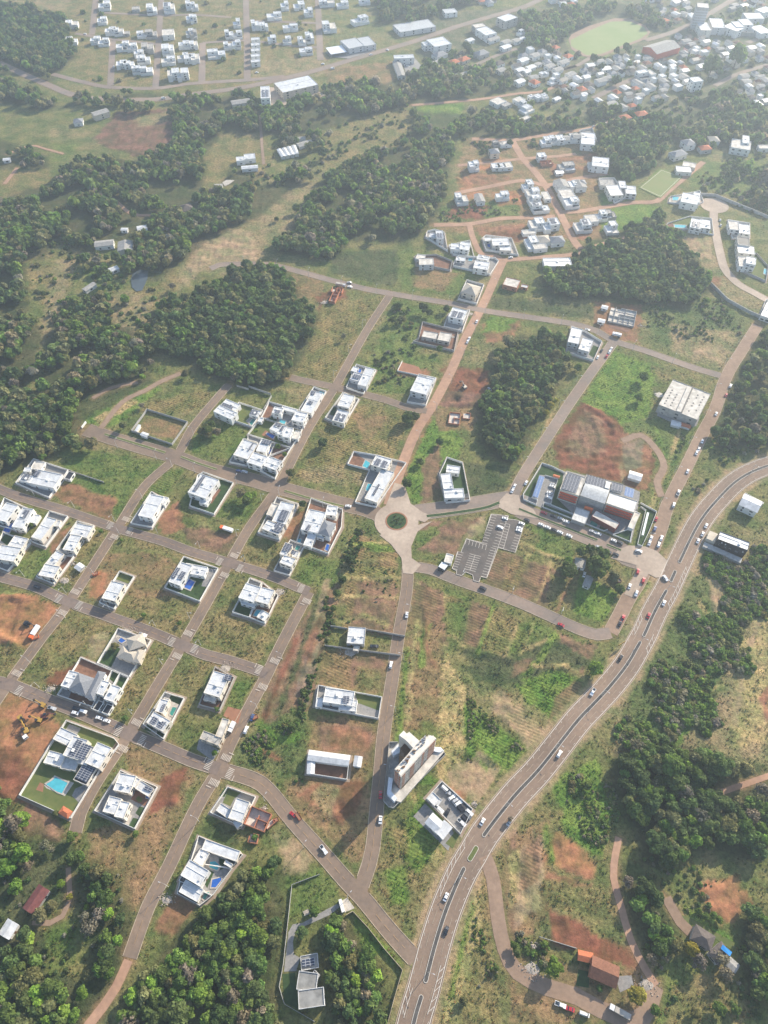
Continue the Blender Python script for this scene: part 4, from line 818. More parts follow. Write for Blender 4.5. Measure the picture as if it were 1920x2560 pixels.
def pool(F, pts, label, m='pool'):
    P = PT2(F, pts, .3); c = (sum(p[0] for p in P)/len(P), sum(p[1] for p in P)/len(P))
    if sum(P[i-1][0]*P[i][1]-P[i][0]*P[i-1][1] for i in range(len(P))) < 0: P = P[::-1]
    e = empty('swimming_pool', (*c, 0)); tag(e, label, 'swimming pool'); w = MB(); w.poly([(x-c[0], y-c[1], .24) for x, y in P]); w.build('water', M[m], e)
    k = MB(); n = len(P)
    O = [(c[0]+(x-c[0])*1.14+(.35 if x > c[0] else -.35), c[1]+(y-c[1])*1.14+(.35 if y > c[1] else -.35)) for x, y in P]
    for i in range(n):
        j = (i+1) % n
        k.poly([(P[i][0]-c[0], P[i][1]-c[1], .3), (O[i][0]-c[0], O[i][1]-c[1], .3), (O[j][0]-c[0], O[j][1]-c[1], .3), (P[j][0]-c[0], P[j][1]-c[1], .3)])
        k.poly([(O[i][0]-c[0], O[i][1]-c[1], 0), (O[j][0]-c[0], O[j][1]-c[1], 0), (O[j][0]-c[0], O[j][1]-c[1], .3), (O[i][0]-c[0], O[i][1]-c[1], .3)])
    k.build('pool_edge', M['pave_pale'], e)
def PT2(F, pts, z): return [F(x, y, z) for x, y in pts]
def house(F, label, B, lot=None, yard='pave', S=(), pools=(), patches=(), wall='white', name='house', cat='house', wh=2.0, wins=2, wallmat='white', wname=None, closed=True, group=None):
    fr = [(frame3(F, b[:6], b[6]), b) for b in B]
    cx = sum(f[0].x+(f[1]*f[3]+f[2]*f[4]).x/2 for f, b in fr)/len(fr); cy = sum(f[0].y+(f[1]*f[3]+f[2]*f[4]).y/2 for f, b in fr)/len(fr)
    e = empty(name, (cx, cy, 0)); tag(e, label, cat, group)
    wv = M[rnd.choice(('white','white','white2','white3'))]
    for k, (f, b) in enumerate(fr):
        wm = M[b[8]] if len(b) > 8 else M[wall] if wall != 'white' else wv
        block(e, (cx, cy), *f, b[6], b[7], wm, wins, door=(k == 0), k=k)
        a, ex, ey, L, Wd = f; occupy([tuple(a), tuple(a+ex*L), tuple(a+ex*L+ey*Wd), tuple(a+ey*Wd)], 1.2)
    for s in S:
        a, ex, ey, L, Wd = frame3(F, s[:6], s[6]); m = MB(); m.M = Matrix(((ex.x, ey.x, 0, a.x-cx), (ex.y, ey.y, 0, a.y-cy), (0, 0, 1, s[6]+.12), (0, 0, 0, 1)))
        m.poly([(0,0,0),(L,0,0),(L,Wd,.25),(0,Wd,.25)]); m.poly([(0,0,-.06),(0,Wd,.19),(L,Wd,.19),(L,0,-.06)]); o = m.build('solar_panels', M[s[7] if len(s) > 7 else 'solar'], e); setuv(o, ex, ey)
    if lot:
        P = PT2(F, lot, wh*.5); occupy(P, 2.2)
        qc = Vector((sum(p[0] for p in P)/len(P), sum(p[1] for p in P)/len(P)))
        SW = []
        for p in P: dv = Vector(p)-qc; SW.append(tuple(qc+dv*((dv.length+1.9)/dv.length)))
        if wh and yard: sheet('sidewalk', SW, M['walk'], z=.028+rnd.random()*.01, occup=False)
        if yard: sheet({'pave':'paving','pave_pale':'paving','lawn':'lawn','lawn_dark':'lawn','soil':'bare_soil','soil_orange':'bare_soil','concrete':'paving'}[yard], P, M[yard], z=.05+rnd.random()*.01)
        if wh: lotwall(P, wh, mt=wallmat, label=wname or ('boundary wall around the '+' '.join(label.split()[:11])), closed=closed)
    for y, pts in patches: sheet('lawn' if 'lawn' in y else 'bare_soil' if 'soil' in y else 'paving', PT2(F, pts, .1), M[y], z=.075+rnd.random()*.02)
    for p in pools: pool(F, p[0], p[1], p[2] if len(p) > 2 else 'pool')
    return e
H_ = house
# --- lower left blocks
H_(R02,'large white house with long solar roof, terracotta gazebo and big pool',[(455,1960,525,1858,600,2035,3.8,'w'),(540,2100,632,1932,655,2170,6.4,'w'),(662,2165,745,2010,745,2200,5.0,'w'),(730,2165,842,1985,845,2235,6.0,'w'),(632,2312,722,2165,745,2362,4.2,'d'),(372,2165,428,2058,505,2230,3.6,'w'),(520,2215,560,2120,640,2260,3.2,'s')],
   lot=[(575,1805),(985,1955),(1030,2010),(860,2235),(612,2645),(170,2447),(440,2010)],yard='lawn',S=[(590,2100,668,1965,640,2120,6.4),(650,2120,722,1995,715,2160,6.4),(650,2295,725,2175,745,2340,4.3)],
   pools=[([(398,2352),(452,2318),(478,2290),(585,2340),(535,2430),(490,2415)],'large turquoise stepped pool in the lawn of the big solar house')],
   patches=[('pave_pale',[(380,2360),(470,2280),(640,2340),(560,2455),(400,2385)]),('pave',[(600,1830),(700,1870),(660,1930),(560,1890)]),('pave',[(650,2390),(740,2350),(800,2330),(690,2520),(620,2450)]),('soil_orange',[(310,2400),(345,2335),(380,2350),(370,2420)]),('lawn',[(690,1870),(830,1915),(800,2000),(680,1960)])])
H_(R02,'terracotta hip roofed garden gazebo at the corner of the pool lawn',[(512,2597,548,2548,592,2632,2.8,'hipr')],name='gazebo',cat='gazebo',wins=0)
H_(R03,'white twin house compound with green putting patch and small blue tub',[(975,190,1035,40,1110,245,6.2,'w'),(1165,175,1215,105,1290,230,3.6,'w'),(1100,130,1150,60,1165,165,5,'w'),(885,375,945,238,985,420,6.2,'w'),(985,418,1040,280,1060,460,6.0,'w')],
   lot=[(1045,25),(1360,165),(1165,525),(820,370)],yard='pave',S=[(1240,182,1258,150,1308,212,3.6)],pools=[([(1265,240),(1295,245),(1290,265),(1262,258)],'small round blue tub in the brown courtyard','poolblue')],
   patches=[('soil',[(1130,270),(1170,190),(1300,240),(1250,330)]),('lawn',[(1172,265),(1195,240),(1230,262),(1225,295),(1195,292)]),('lawn_dark',[(1170,390),(1205,330),(1250,345),(1215,425)]),('lawn_dark',[(1112,500),(1150,430),(1200,440),(1160,520)]),('pave_pale',[(1055,470),(1100,390),(1145,410),(1110,490)])])
H_(R03,'old house with faded maroon roof among the lower left trees',[(205,1205,338,1012,285,1260,3.4,'gabm')],wall='wall_grey')
H_(R03,'white roofed shed cut off by the lower left edge',[(-5,1425,70,1310,80,1470,3.4,'gabw')],name='shed',cat='shed')
H_(R13,'white courtyard house on the corner below the zebra crossings',[(312,430,385,255,425,480,6.2,'w'),(205,365,250,300,318,415,3.6,'w'),(350,470,400,430,420,500,3.3,'w')],lot=[(310,165),(550,250),(430,505),(160,385)],yard='pave',patches=[('lawn',[(265,300),(315,180),(420,215),(365,265),(330,330)]),('lawn_dark',[(235,240),(285,165),(315,180),(280,250)])])
H_(R13,'house under construction with orange timber and brick walls beside the diagonal street',[(445,480,515,325,600,600,3.0,'frame'),(620,490,700,420,660,520,2.4,'frame'),(480,640,500,560,560,650,2.2,'frame')],wall='brick',name='house_under_construction',cat='building site')
H_(R13,'white U shaped house with teal pool near the lower left wood',[(80,702,118,612,378,820,4.2,'w'),(8,800,75,690,90,842,4.0,'w'),(272,825,292,792,335,865,3.4,'w')],lot=[(60,590),(440,750),(335,870),(-10,812)],yard='pave',pools=[([(150,855),(158,810),(200,805),(242,845),(215,882)],'teal irregular pool inside the U shaped house')],patches=[('pave_pale',[(100,790),(150,740),(230,770),(225,890),(110,850)]),('lawn_dark',[(235,780),(280,790),(270,870),(240,880)])])
H_(R13,'white house with blue bent pool at the wood edge',[(-100,925,-20,790,70,1020,6.2,'w'),(20,880,60,830,100,915,3.6,'w')],lot=[(-15,815),(350,865),(180,1100),(-110,975)],yard='pave',pools=[([(165,1030),(175,965),(250,945),(255,965),(205,1030)],'bright blue bent pool behind the white house at the wood edge','poolblue')],patches=[('lawn_dark',[(110,1000),(150,880),(190,900),(130,1040)])],wh=1.8)
H_(R13,'lowest white house of the row at the wood edge with green pool',[(-115,1068,-55,962,35,1168,4.2,'w')],lot=[(-100,980),(175,1105),(70,1188),(-125,1085)],yard='pave',pools=[([(90,1125),(112,1075),(150,1070),(110,1140)],'small green pool behind the lowest white house','poolgreen')],wh=1.8)
H_(R13,'grey roofed three part house with solar panels at the bottom edge',[(945,1752,935,1625,1095,1725,4.0,'q'),(900,1912,925,1750,1075,1890,6.4,'q'),(922,2085,915,1922,1145,2040,7.0,'q'),(1060,1740,1045,1760,1100,1800,3.2,'d')],S=[(955,1722,950,1655,1062,1700,4.0)],patches=[('pave',[(940,1340),(870,1350),(832,1420),(800,1700),(795,1760),(900,1755),(938,1640),(880,1610),(872,1500),(900,1400),(1190,1270),(1290,1190),(1280,1160),(1110,1250),(960,1335)]),('pave_pale',[(1290,1150),(1340,1120),(1405,1210),(1320,1250)]),('lawn_dark',[(780,1780),(890,1770),(915,2080),(800,2030)])])
lotwall(J((R13,[(1105,920),(865,1010),(830,1330),(790,1700),(755,1890),(800,2040),(1060,2190)])),1.5,.14,mt='wall_grey',label='long thin perimeter wall around the slabbed driveway garden',closed=False)
lotwall(J((R13,[(1280,1140),(1310,1250)])),2.8,1.6,label='thick white entrance gate wall at the end of the slabbed driveway',closed=False)
lotwall(J((R13,[(1330,1275),(1390,1240),(1520,1380),(1659,1560)]),(R23,[(160,1745),(100,1950),(30,2212)])),1.8,mt='kerb',label='pale garden wall along the diagonal street verge down to the highway',closed=False)
# --- middle strip
H_(R12,'unfinished white roofed house between grey party walls',[(1335,1132,1352,988,1487,1147,4.2,'w','wall_grey'),(1390,1195,1400,1150,1440,1200,2.8,'g','concrete')],wall='wall_grey')
lotwall(J((R12,[(1198,992),(1345,1015)])),2.2,mt='concrete',label='grey party wall left of the unfinished white roofed house',closed=False)
lotwall(J((R12,[(1505,1022),(1840,1080)])),2.2,mt='concrete',label='grey party wall right of the unfinished white roofed house',closed=False)
lotwall(J((R12,[(1145,1160),(1520,1210),(1800,1245)])),2.2,mt='concrete',label='long grey retaining wall below the unfinished white roofed house',closed=False)
H_(R12,'long walled white house with solar panels and green garden end',[(1130,1640,1155,1515,1385,1675,6.0,'w'),(1265,1705,1280,1610,1415,1730,4.4,'w'),(1065,1682,1078,1602,1122,1690,3.3,'w')],lot=[(1095,1500),(1640,1600),(1610,1785),(1065,1682)],yard='pave',S=[(1300,1650,1308,1590,1352,1655,6.1)],patches=[('lawn',[(1405,1560),(1630,1602),(1612,1715),(1435,1650)])])
H_(R13,'long low shed with pale roof inside a walled yard',[(1003,-72,1018,-150,1348,-22,4.6,'gabw'),(997,45,1003,-52,1052,48,3.6,'gabw')],lot=[(1018,-148),(1362,-102),(1338,100),(998,48)],yard='soil',name='shed',cat='shed',wins=0)
H_(R12,'small square pale roofed hut right of the long shed',[(1397,2190,1410,2112,1455,2200,3.4,'gabw')],name='hut',cat='hut',wins=0)
# --- second street blocks
H_(R12,'tall white house with two solar roofs beside the red earth lane',[(602,142,652,68,735,212,6.4,'w'),(690,78,768,-95,800,130,6.0,'w'),(640,20,690,-80,700,50,3.6,'g')],lot=[(735,-125),(920,-65),(755,238),(570,180)],yard='pave',S=[(690,160,735,85,755,190,6.4),(740,70,780,-20,795,95,6.2)])
H_(R12,'large white house with grey hip tower and two pools by the avenue',[(940,148,1012,-28,1085,190,6.6,'w'),(960,282,1025,140,1028,302,4.4,'w'),(1092,182,1145,75,1185,215,6.4,'hipg'),(1075,215,1090,185,1130,240,3.6,'w'),(1150,20,1170,-60,1240,40,3.6,'w')],lot=[(1030,-115),(1300,-20),(1290,130),(1175,360),(905,262)],yard='soil',S=[(975,160,1005,110,1000,170,6.6)],pools=[([(908,262),(920,232),(945,235),(935,270)],'small teal pool in the walled yard of the grey tower house'),([(1148,325),(1165,275),(1190,285),(1172,335)],'narrow blue pool at the back of the grey tower house','poolblue')],patches=[('pave_pale',[(1160,50),(1210,-60),(1300,-30),(1250,80)]),('pave',[(905,262),(960,130),(985,180),(960,285)])])
H_(R12,'white house with orange fronted entrance and solar roofs at the street bend',[(755,362,805,260,815,385,6.6,'w'),(755,435,795,368,855,478,6.4,'w'),(860,385,880,330,905,400,4,'w')],lot=[(850,245),(972,287),(842,548),(708,508)],yard='pave',S=[(780,330,810,268,840,345,6.7),(850,360,870,330,885,370,6.5)],pools=[([(888,322),(905,285),(942,300),(915,332)],'teal pool behind the orange fronted house','poolgreen')])
H_(R12,'two storey white twin house, left half with lawn behind',[(400,738,468,610,530,785,6.6,'w'),(420,790,440,750,535,830,3.2,'w')],lot=[(500,575),(600,612),(495,912),(350,868)],yard='pave',patches=[('lawn_dark',[(362,852),(410,778),(538,832),(490,908)])])
H_(R12,'two storey white twin house, right half with teal pool and low annex',[(545,768,602,645,650,818,6.4,'w'),(557,905,605,842,622,948,3.2,'w')],lot=[(612,616),(745,722),(630,962),(500,914)],yard='soil',pools=[([(530,892),(560,845),(598,852),(568,905)],'teal pool between the twin house and its low annex')])
H_(R12,'two storey white house with slatted solar rack above the weedy corner lot',[(100,1560,190,1370,228,1622,6.6,'w'),(95,1620,110,1585,190,1655,3.2,'g')],lot=[(200,1345),(365,1432),(240,1712),(62,1665)],yard='soil',S=[(272,1450,290,1400,330,1465,6.7)],wallmat='wall_grey')
H_(R12,'unfinished concrete slab house with pale roofs next to a red soil pile',[(65,1955,100,1887,225,2025,5.6,'c'),(200,1935,262,1778,258,1958,5.8,'g')],wall='beige',patches=[('soil_orange',[(270,1760),(310,1680),(430,1710),(400,1830),(340,1800)]),('pave',[(40,2050),(60,1960),(240,2060),(180,2150)])])
H_(R02,'white house with two solar roofs and white pool terrace beside zebra crossings',[(1338,1720,1388,1612,1402,1750,5.6,'wS'),(1262,1815,1330,1722,1422,1878,6.0,'wS'),(1400,1640,1420,1600,1450,1650,3.2,'w')],lot=[(1425,1560),(1592,1612),(1412,1960),(1238,1835)],yard='pave_pale',pools=[([(1465,1745),(1490,1685),(1528,1690),(1490,1762)],'green rectangular pool on a white terrace','poolgreen')],patches=[('lawn_dark',[(1245,1880),(1275,1830),(1330,1860),(1300,1900)]),('lawn_dark',[(1350,1930),(1370,1860),(1430,1880),(1405,1955)]),('lawn_dark',[(1455,1620),(1480,1580),(1580,1615),(1550,1665)])])
H_(R02,'white two storey house in a narrow walled lot beside orange soil',[(877,742,962,592,990,780,6.2,'w')],lot=[(1035,515),(1160,560),(988,838),(860,782)],yard='pave',patches=[('lawn',[(1000,580),(1035,520),(1155,562),(1110,620)])])
H_(R02,'white solar roofed house with rectangular blue pool in a dark lawn',[(1455,600,1565,430,1550,642,6.2,'w'),(1575,520,1610,440,1745,595,4.2,'w')],lot=[(1590,388),(1885,490),(1725,772),(1425,655)],yard='lawn_dark',S=[(1480,562,1530,478,1505,580,6.3),(1535,572,1572,512,1570,590,6.3)],pools=[([(1592,650),(1630,578),(1682,605),(1642,672)],'rectangular deep blue pool in the dark lawn','poolblue')],patches=[('pave',[(1740,640),(1790,480),(1885,500),(1800,650)])])
H_(R01,'white house on the street corner above the first zebra crossings',[(1192,2240,1300,2055,1300,2290,6.2,'w'),(1330,2130,1370,2065,1420,2150,4,'w')],lot=[(1310,2040),(1452,2125),(1312,2345),(1130,2310)],yard='pave')
H_(R01,'dark canopied modern house with solar roofs at the left cul de sac',[(245,1957,325,1842,450,2020,5.2,'w'),(162,1935,205,1880,235,1965,4.2,'w'),(552,1920,592,1860,600,1938,3.0,'d'),(260,1835,300,1770,340,1870,3.2,'g'),(200,1860,215,1825,255,1875,3.4,'w')],lot=[(295,1755),(592,1852),(425,2088),(138,1962)],yard='pave',S=[(185,1930,210,1885,235,1940,4.3),(285,1900,315,1855,320,1915,5.3)])
H_(R02,'long white house with solar roof and blue courtyard pool on the left edge',[(100,125,195,-40,182,165,6.4,'w'),(-55,55,55,-85,40,95,6.0,'w'),(-20,20,40,-20,60,60,3.5,'w')],lot=[(40,-120),(290,-5),(175,170),(-60,100)],yard='pave',S=[(175,45,215,-20,215,60,6.5)],pools=[([(28,165),(70,82),(118,100),(78,178)],'dark blue courtyard pool on the left edge','poolblue')],wh=1.8)
H_(R02,'small plain white roofed shed beside the left edge house',[(255,88,300,18,295,108,3.2,'w')],name='shed',cat='shed',wins=0)
H_(R02,'low white house with green pool on the left edge',[(-60,400,10,282,90,480,6.0,'w'),(62,295,128,200,165,350,4.2,'w')],lot=[(30,180),(266,262),(70,512),(-110,440)],yard='pave',pools=[([(150,302),(180,265),(232,290),(198,322)],'green pool beside the low white house on the left edge','poolgreen')],patches=[('lawn_dark',[(0,240),(50,190),(110,215),(60,290)])])
H_(R02,'white flat roofed house with small dark courtyard, third from the left edge',[(268,215,405,38,345,255,5.0,'w'),(420,120,440,70,500,140,3.6,'w')],lot=[(430,-5),(588,40),(395,303),(262,252)],yard='pave',patches=[('lawn_dark',[(300,250),(330,200),(360,215),(330,262)])])
H_(R02,'long narrow white house beside the first street with dark side garden',[(600,190,660,92,740,235,5.0,'w'),(540,322,612,190,628,355,5.6,'w')],lot=[(670,82),(815,120),(625,378),(488,330)],yard='pave',patches=[('lawn_dark',[(520,310),(570,230),(600,240),(560,330)])])
H_(R02,'white house with barrel roof wing and rubble beside it',[(375,460,485,332,438,500,4.6,'w'),(330,545,388,445,450,592,5.6,'w')],lot=[(460,370),(640,385),(465,620),(318,560)],yard='soil')
H_(R02,'tiny pale roofed site hut beside the rubble lot',[(645,480,688,440,685,508,2.6,'gabw')],name='hut',cat='hut',wins=0)
H_(R02,'beige hip roofed house with pool and paved yard',[(1012,1250,1065,1160,1150,1320,4.2,'hipb'),(1120,1195,1098,1098,1255,1150,5.8,'hipb'),(1150,1290,1190,1190,1200,1310,4.6,'hipb')],lot=[(1022,1010),(1305,1110),(1118,1425),(842,1308)],yard='pave',wallmat='white',pools=[([(1022,1112),(1045,1085),(1085,1110),(1050,1132)],'bright blue round pool on the pale terrace','poolblue')],patches=[('pave_pale',[(1030,1020),(1300,1112),(1260,1150),(990,1100)]),('lawn_dark',[(860,1300),(960,1150),(1040,1180),(960,1340)])],wall='beige')
H_(R02,'white and grey hip roofed house with round front porch',[(522,1500,598,1365,602,1530,5.6,'w'),(600,1530,682,1398,722,1600,5.6,'hipg'),(745,1600,850,1380,800,1622,5.8,'hipg')],lot=[(700,1260),(968,1372),(820,1690),(500,1582)],yard='soil',patches=[('pave',[(500,1580),(540,1510),(620,1545),(590,1615)])])
H_(R02,'left one of two narrow white twin houses with walled back lawns',[(818,1562,882,1450,868,1612,6.2,'w'),(800,1700,850,1625,850,1715,2.8,'d')],lot=[(970,1372),(1036,1398),(850,1720),(790,1698)],yard='pave',patches=[('lawn_dark',[(945,1440),(980,1380),(1030,1400),(990,1480)])])
H_(R02,'right one of two narrow white twin houses with walled back lawns',[(895,1612,965,1490,968,1650,6.3,'w'),(880,1730,925,1655,935,1745,2.8,'d')],lot=[(1040,1400),(1112,1430),(925,1758),(855,1722)],yard='pave',patches=[('lawn_dark',[(1005,1490),(1042,1420),(1098,1440),(1050,1520)])])
# --- cluster above the avenue
Q4 = Z(520, 960, 5.184)
H_(Q4,'white house with wide solar roof, lawn and solar carport',[(165,268,238,190,345,350,5.2,'w'),(68,352,152,268,300,462,6.6,'w'),(530,392,578,322,640,428,3.2,'w'),(640,480,670,430,690,495,3.2,'w')],lot=[(400,242),(715,345),(568,555),(300,465)],yard='lawn',S=[(160,292,192,250,300,335,5.3),(540,385,565,335,625,410,3.3)],pools=[([(535,505),(580,450),(622,468),(565,535)],'green pool beside the solar carport','poolgreen')],patches=[('pave',[(490,480),(540,420),(640,450),(560,555)])])
lotwall(J((Q4,[(375,35),(530,80)])),2,mt='concrete',label='dark broken wall above the empty soil lot',closed=False); lotwall(J((Q4,[(530,45),(815,145)])),2.2,mt='wall_grey',label='grey block wall behind the empty soil lot',closed=False); lotwall(J((Q4,[(825,170),(725,340)])),2.2,mt='wall_grey',label='grey block wall on the right of the empty soil lot',closed=False)
H_(Q4,'broad white house with bar wing around a turquoise pool court',[(828,370,862,292,930,430,6.4,'w'),(945,322,972,280,1130,382,4.4,'w'),(1080,462,1142,345,1225,515,7.2,'w')],lot=[(795,235),(1185,345),(1292,395),(1215,602),(690,440)],yard='pave',S=[(865,375,885,335,920,395,6.5)],pools=[([(922,490),(940,458),(1012,480),(990,522)],'turquoise pool with step in the court of the broad white house')],patches=[('soil',[(700,430),(790,250),(850,290),(800,440)]),('lawn',[(1195,575),(1250,460),(1285,480),(1225,590)]),('lawn_dark',[(780,455),(830,420),(900,440),(880,490)])])
H_(Q4,'white stepped house with blue pool and tan deck',[(795,580,872,500,905,625,4.4,'w'),(892,640,962,530,955,668,7.2,'w'),(962,680,1012,555,1050,720,6.8,'w'),(1085,700,1130,600,1160,725,3.4,'g')],lot=[(690,440),(1215,602),(1150,725),(1078,832),(520,655)],yard='lawn',S=[(862,540,880,505,935,562,4.5),(930,600,962,545,960,612,7.3)],pools=[([(758,652),(775,632),(868,668),(838,708)],'blue pointed pool on the tan deck','poolblue')],patches=[('soil_orange',[(695,660),(745,600),(880,660),(860,740)]),('pave',[(1000,760),(1090,700),(1150,725),(1078,832)])])
H_(Q4,'large flat white roof house at the left of the walled cluster',[(325,915,462,715,515,978,6.2,'w')],lot=[(462,712),(642,762),(500,1062),(278,1012)],yard='pave',S=[(515,860,575,765,530,870,6.3)])
H_(Q4,'middle white house of the walled cluster with solar roof and blue pool',[(622,860,692,708,735,905,6.4,'w'),(502,1010,592,880,685,1078,7.0,'w')],lot=[(520,655),(872,765),(800,930),(690,1100),(505,1050)],yard='pave',S=[(690,765,718,715,800,800,6.5)],pools=[([(765,888),(812,835),(838,840),(795,912)],'deep blue narrow pool in the walled cluster','poolblue')])
H_(Q4,'white corner house of the walled cluster with planted yard',[(705,1052,790,935,882,1118,5.6,'w')],lot=[(800,930),(1078,832),(965,1010),(870,1232),(690,1130)],yard='pave',patches=[('soil',[(820,930),(870,800),(1060,860),(960,1000)]),('lawn_dark',[(750,1150),(790,1120),(880,1160),(860,1200)])])
H_(Q4,'long white house with two solar sets and a small corner pool',[(1202,340,1358,82,1332,388,5.2,'w')],lot=[(1375,42),(1532,100),(1342,412),(1178,335)],yard='pave',S=[(1318,130,1340,85,1370,150,5.3),(1288,250,1310,215,1340,270,5.3)],pools=[([(1435,108),(1450,90),(1520,115),(1505,138)],'small turquoise pool at the upper street corner')])
H_(R11,'white house with round blue pool on the dirt street corner',[(1430,1110,1502,958,1495,1150,5.4,'w'),(1365,1062,1402,1000,1435,1095,4.2,'w'),(1370,990,1395,950,1420,1000,3.2,'w')],lot=[(1420,940),(1590,988),(1482,1190),(1332,1140)],yard='pave',S=[(1385,1050,1402,1020,1440,1065,4.3)],pools=[([(1430,1005),(1440,975),(1465,978),(1458,1008)],'round blue pool of the dirt street corner house','poolblue')])
H_(R11,'two storey white house with green court and solar penthouse',[(1255,1290,1308,1185,1355,1320,6.8,'w'),(1210,1420,1262,1320,1310,1450,5.2,'wS')],lot=[(1305,1182),(1442,1240),(1305,1472),(1150,1400)],yard='pave',patches=[('lawn_dark',[(1190,1370),(1215,1300),(1250,1310),(1230,1380)])])
H_(R11,'white house with soil yard and teal pool beside the roundabout street',[(1545,1802,1592,1715,1680,1852,6.4,'wS'),(1490,2092,1640,1832,1600,2130,5.0,'w')],lot=[(1400,1692),(1600,1725),(1850,1790),(1720,1980),(1590,2170),(1410,2130),(1535,1850),(1345,1800)],yard='pave',S=[(1560,2060,1610,1970,1575,2070,5.1)],pools=[([(1500,2020),(1520,1965),(1562,1975),(1537,2037)],'bright turquoise pool in the long lot by the roundabout'),([(1475,1815),(1500,1762),(1540,1788),(1515,1838)],'teal pool next to the brown soil yard','pool')],patches=[('soil',[(1355,1795),(1405,1700),(1495,1760),(1460,1830)])])
H_(R11,'white house with long solar roof, blue pool and vegetable beds',[(-38,2040,80,1880,118,2095,6.6,'w'),(60,2130,100,2060,120,2160,3.6,'w')],lot=[(50,1900),(100,1870),(358,1962),(190,2232),(-20,2160)],yard='lawn_dark',S=[(10,2025,90,1900,30,2040,6.7)],pools=[([(125,2052),(145,2000),(168,2010),(140,2062)],'small blue pool beside the white house with vegetable beds','poolblue')],patches=[('soil',[(120,2110),(190,2000),(250,2020),(170,2140)])])
# --- along the dirt avenue
H_(R21,'unfinished grey roofed house with brick front near the upper dirt avenue',[(1025,245,1058,180,1145,285,4.6,'g'),(1180,265,1190,240,1240,275,2.8,'s')],wall='brick')
H_(R21,'beige hip roofed villa in a walled lot on the upper dirt avenue',[(668,310,715,235,790,345,6.2,'hipb')],lot=[(715,210),(862,250),(800,412),(640,372)],yard='pave',wall='beige')
H_(R21,'white house with solar roof above a dark walled yard',[(555,520,595,440,680,560,6.6,'wS')],lot=[(560,500),(740,470),(675,650),(518,612)],yard='pave')
H_(R21,'unfinished twin block house with grey walls beside a red soil lot',[(325,695,345,642,450,722,4.0,'g'),(460,722,485,652,562,748,4.2,'g')],lot=[(300,720),(335,572),(640,650),(605,820),(250,740)],yard='soil',wall='concrete',wallmat='wall_grey')
H_(R21,'white house with solar pergola and blue shaded roof light',[(225,1162,292,1030,365,1205,6.6,'w'),(352,1090,372,1036,425,1112,4.4,'wS')],lot=[(300,1025),(450,1058),(360,1290),(200,1262)],yard='pave')
lotwall(J((R21,[(300,1040),(115,1000),(158,915)])),1.6,label='low white wall around the orange soil plot',closed=False)
sheet('bare_soil', J((R21,[(118,998),(158,918),(300,958),(330,1010),(290,1038)])), M['soil_orange'], z=.07)
H_(R21,'white angular house in a kite shaped walled lot above the roundabout',[(535,1862,545,1802,650,1882,4.2,'w'),(515,2012,490,1882,602,2000,5.2,'w'),(525,2092,515,2012,695,2070,4.6,'w')],lot=[(545,1742),(677,1787),(742,2112),(535,2132),(480,1882)],yard='lawn_dark',patches=[('pave',[(530,2085),(730,2050),(742,2110),(538,2132)])])
H_(R21,'roofless brick foundation walls beside the excavated pit',[(555,1442,570,1345,650,1458,1.6,'frame'),(680,1400,685,1350,745,1410,1.2,'frame')],wall='brick',name='building_foundation',cat='building site')
H_(R11,'half built brick house beside the upper left street',[(1180,385,1235,275,1225,410,3.0,'frame'),(1200,300,1215,262,1290,320,3,'frame')],wall='brick',name='house_under_construction',cat='building site')
H_(R31,'white corner house with dark skylight at the upper right crossing',[(-72,740,-35,612,20,772,6.2,'w'),(20,802,60,702,110,832,5.0,'w')],lot=[(-40,612),(75,650),(222,742),(150,905),(-85,830)],yard='pave',patches=[('lawn_dark',[(110,850),(150,770),(200,790),(150,880)])])
H_(R31,'low retaining walls around a dark soil basement pit',[(275,560,305,432,500,610,1.6,'frame')],wall='wall_grey',name='building_foundation',cat='building site',patches=[('soil',[(265,560),(305,440),(530,500),(450,660),(290,620)])])
for q, l in (((220,450,228,424,268,462,2.6,'gabw'),'small white site cabin left of the basement pit'),((188,566,195,540,245,575,2.6,'gabw'),'long white site cabin below the small one')): H_(R31,l,[q],name='site_cabin',cat='cabin',wins=1)
sh = house(R31,'large bare concrete shell with rows of roof openings',[(715,1282,838,1065,1062,1392,8.2,'g')],wall='concrete',name='concrete_building',cat='building',wins=3)
def addbox(e, F, q, z0, z1, mt, name):
    a, ex, ey, L, Wd = frame3(F, q, z1); m = MB(); c = e.location; m.M = Matrix(((ex.x, ey.x, 0, a.x-c.x), (ex.y, ey.y, 0, a.y-c.y), (0, 0, 1, 0), (0, 0, 0, 1)))
    m.box(0, L, 0, Wd, z0, z1, True); o = m.build(name, M[mt], e); return o
addbox(sh, R31, (868,1335,965,1122,905,1350), 7.8, 8.9, 'conc_pale', 'raised_spine'); addbox(sh, R31, (905,1350,1002,1132,918,1356), 7.8, 8.25, 'dark', 'roof_gap')
for k in range(6):
    for l in range(7):
        if k in (2,): continue
        u, v = .10+k*.15, .12+l*.105
        if rnd.random() < .75:
            x = 715+(838-715)*v+(1062-715)*u; y = 1282+(1065-1282)*v+(1392-1282)*u
            addbox(sh, R31, (x-5,y+8,x-1,y-1,x+7,y+12), 7.8, 7.95, 'dark', 'roof_opening')
H_(R31,'row of red and white site tarps below the concrete shell',[(822,1455,830,1418,900,1475,2.4,'gabw'),(905,1465,912,1440,985,1480,2.2,'gabr')],name='site_cabin',cat='cabin',wins=0,patches=[('conc_pale' if 0 else 'pave',[(700,1380),(720,1290),(1070,1395),(1040,1470),(900,1470)])])
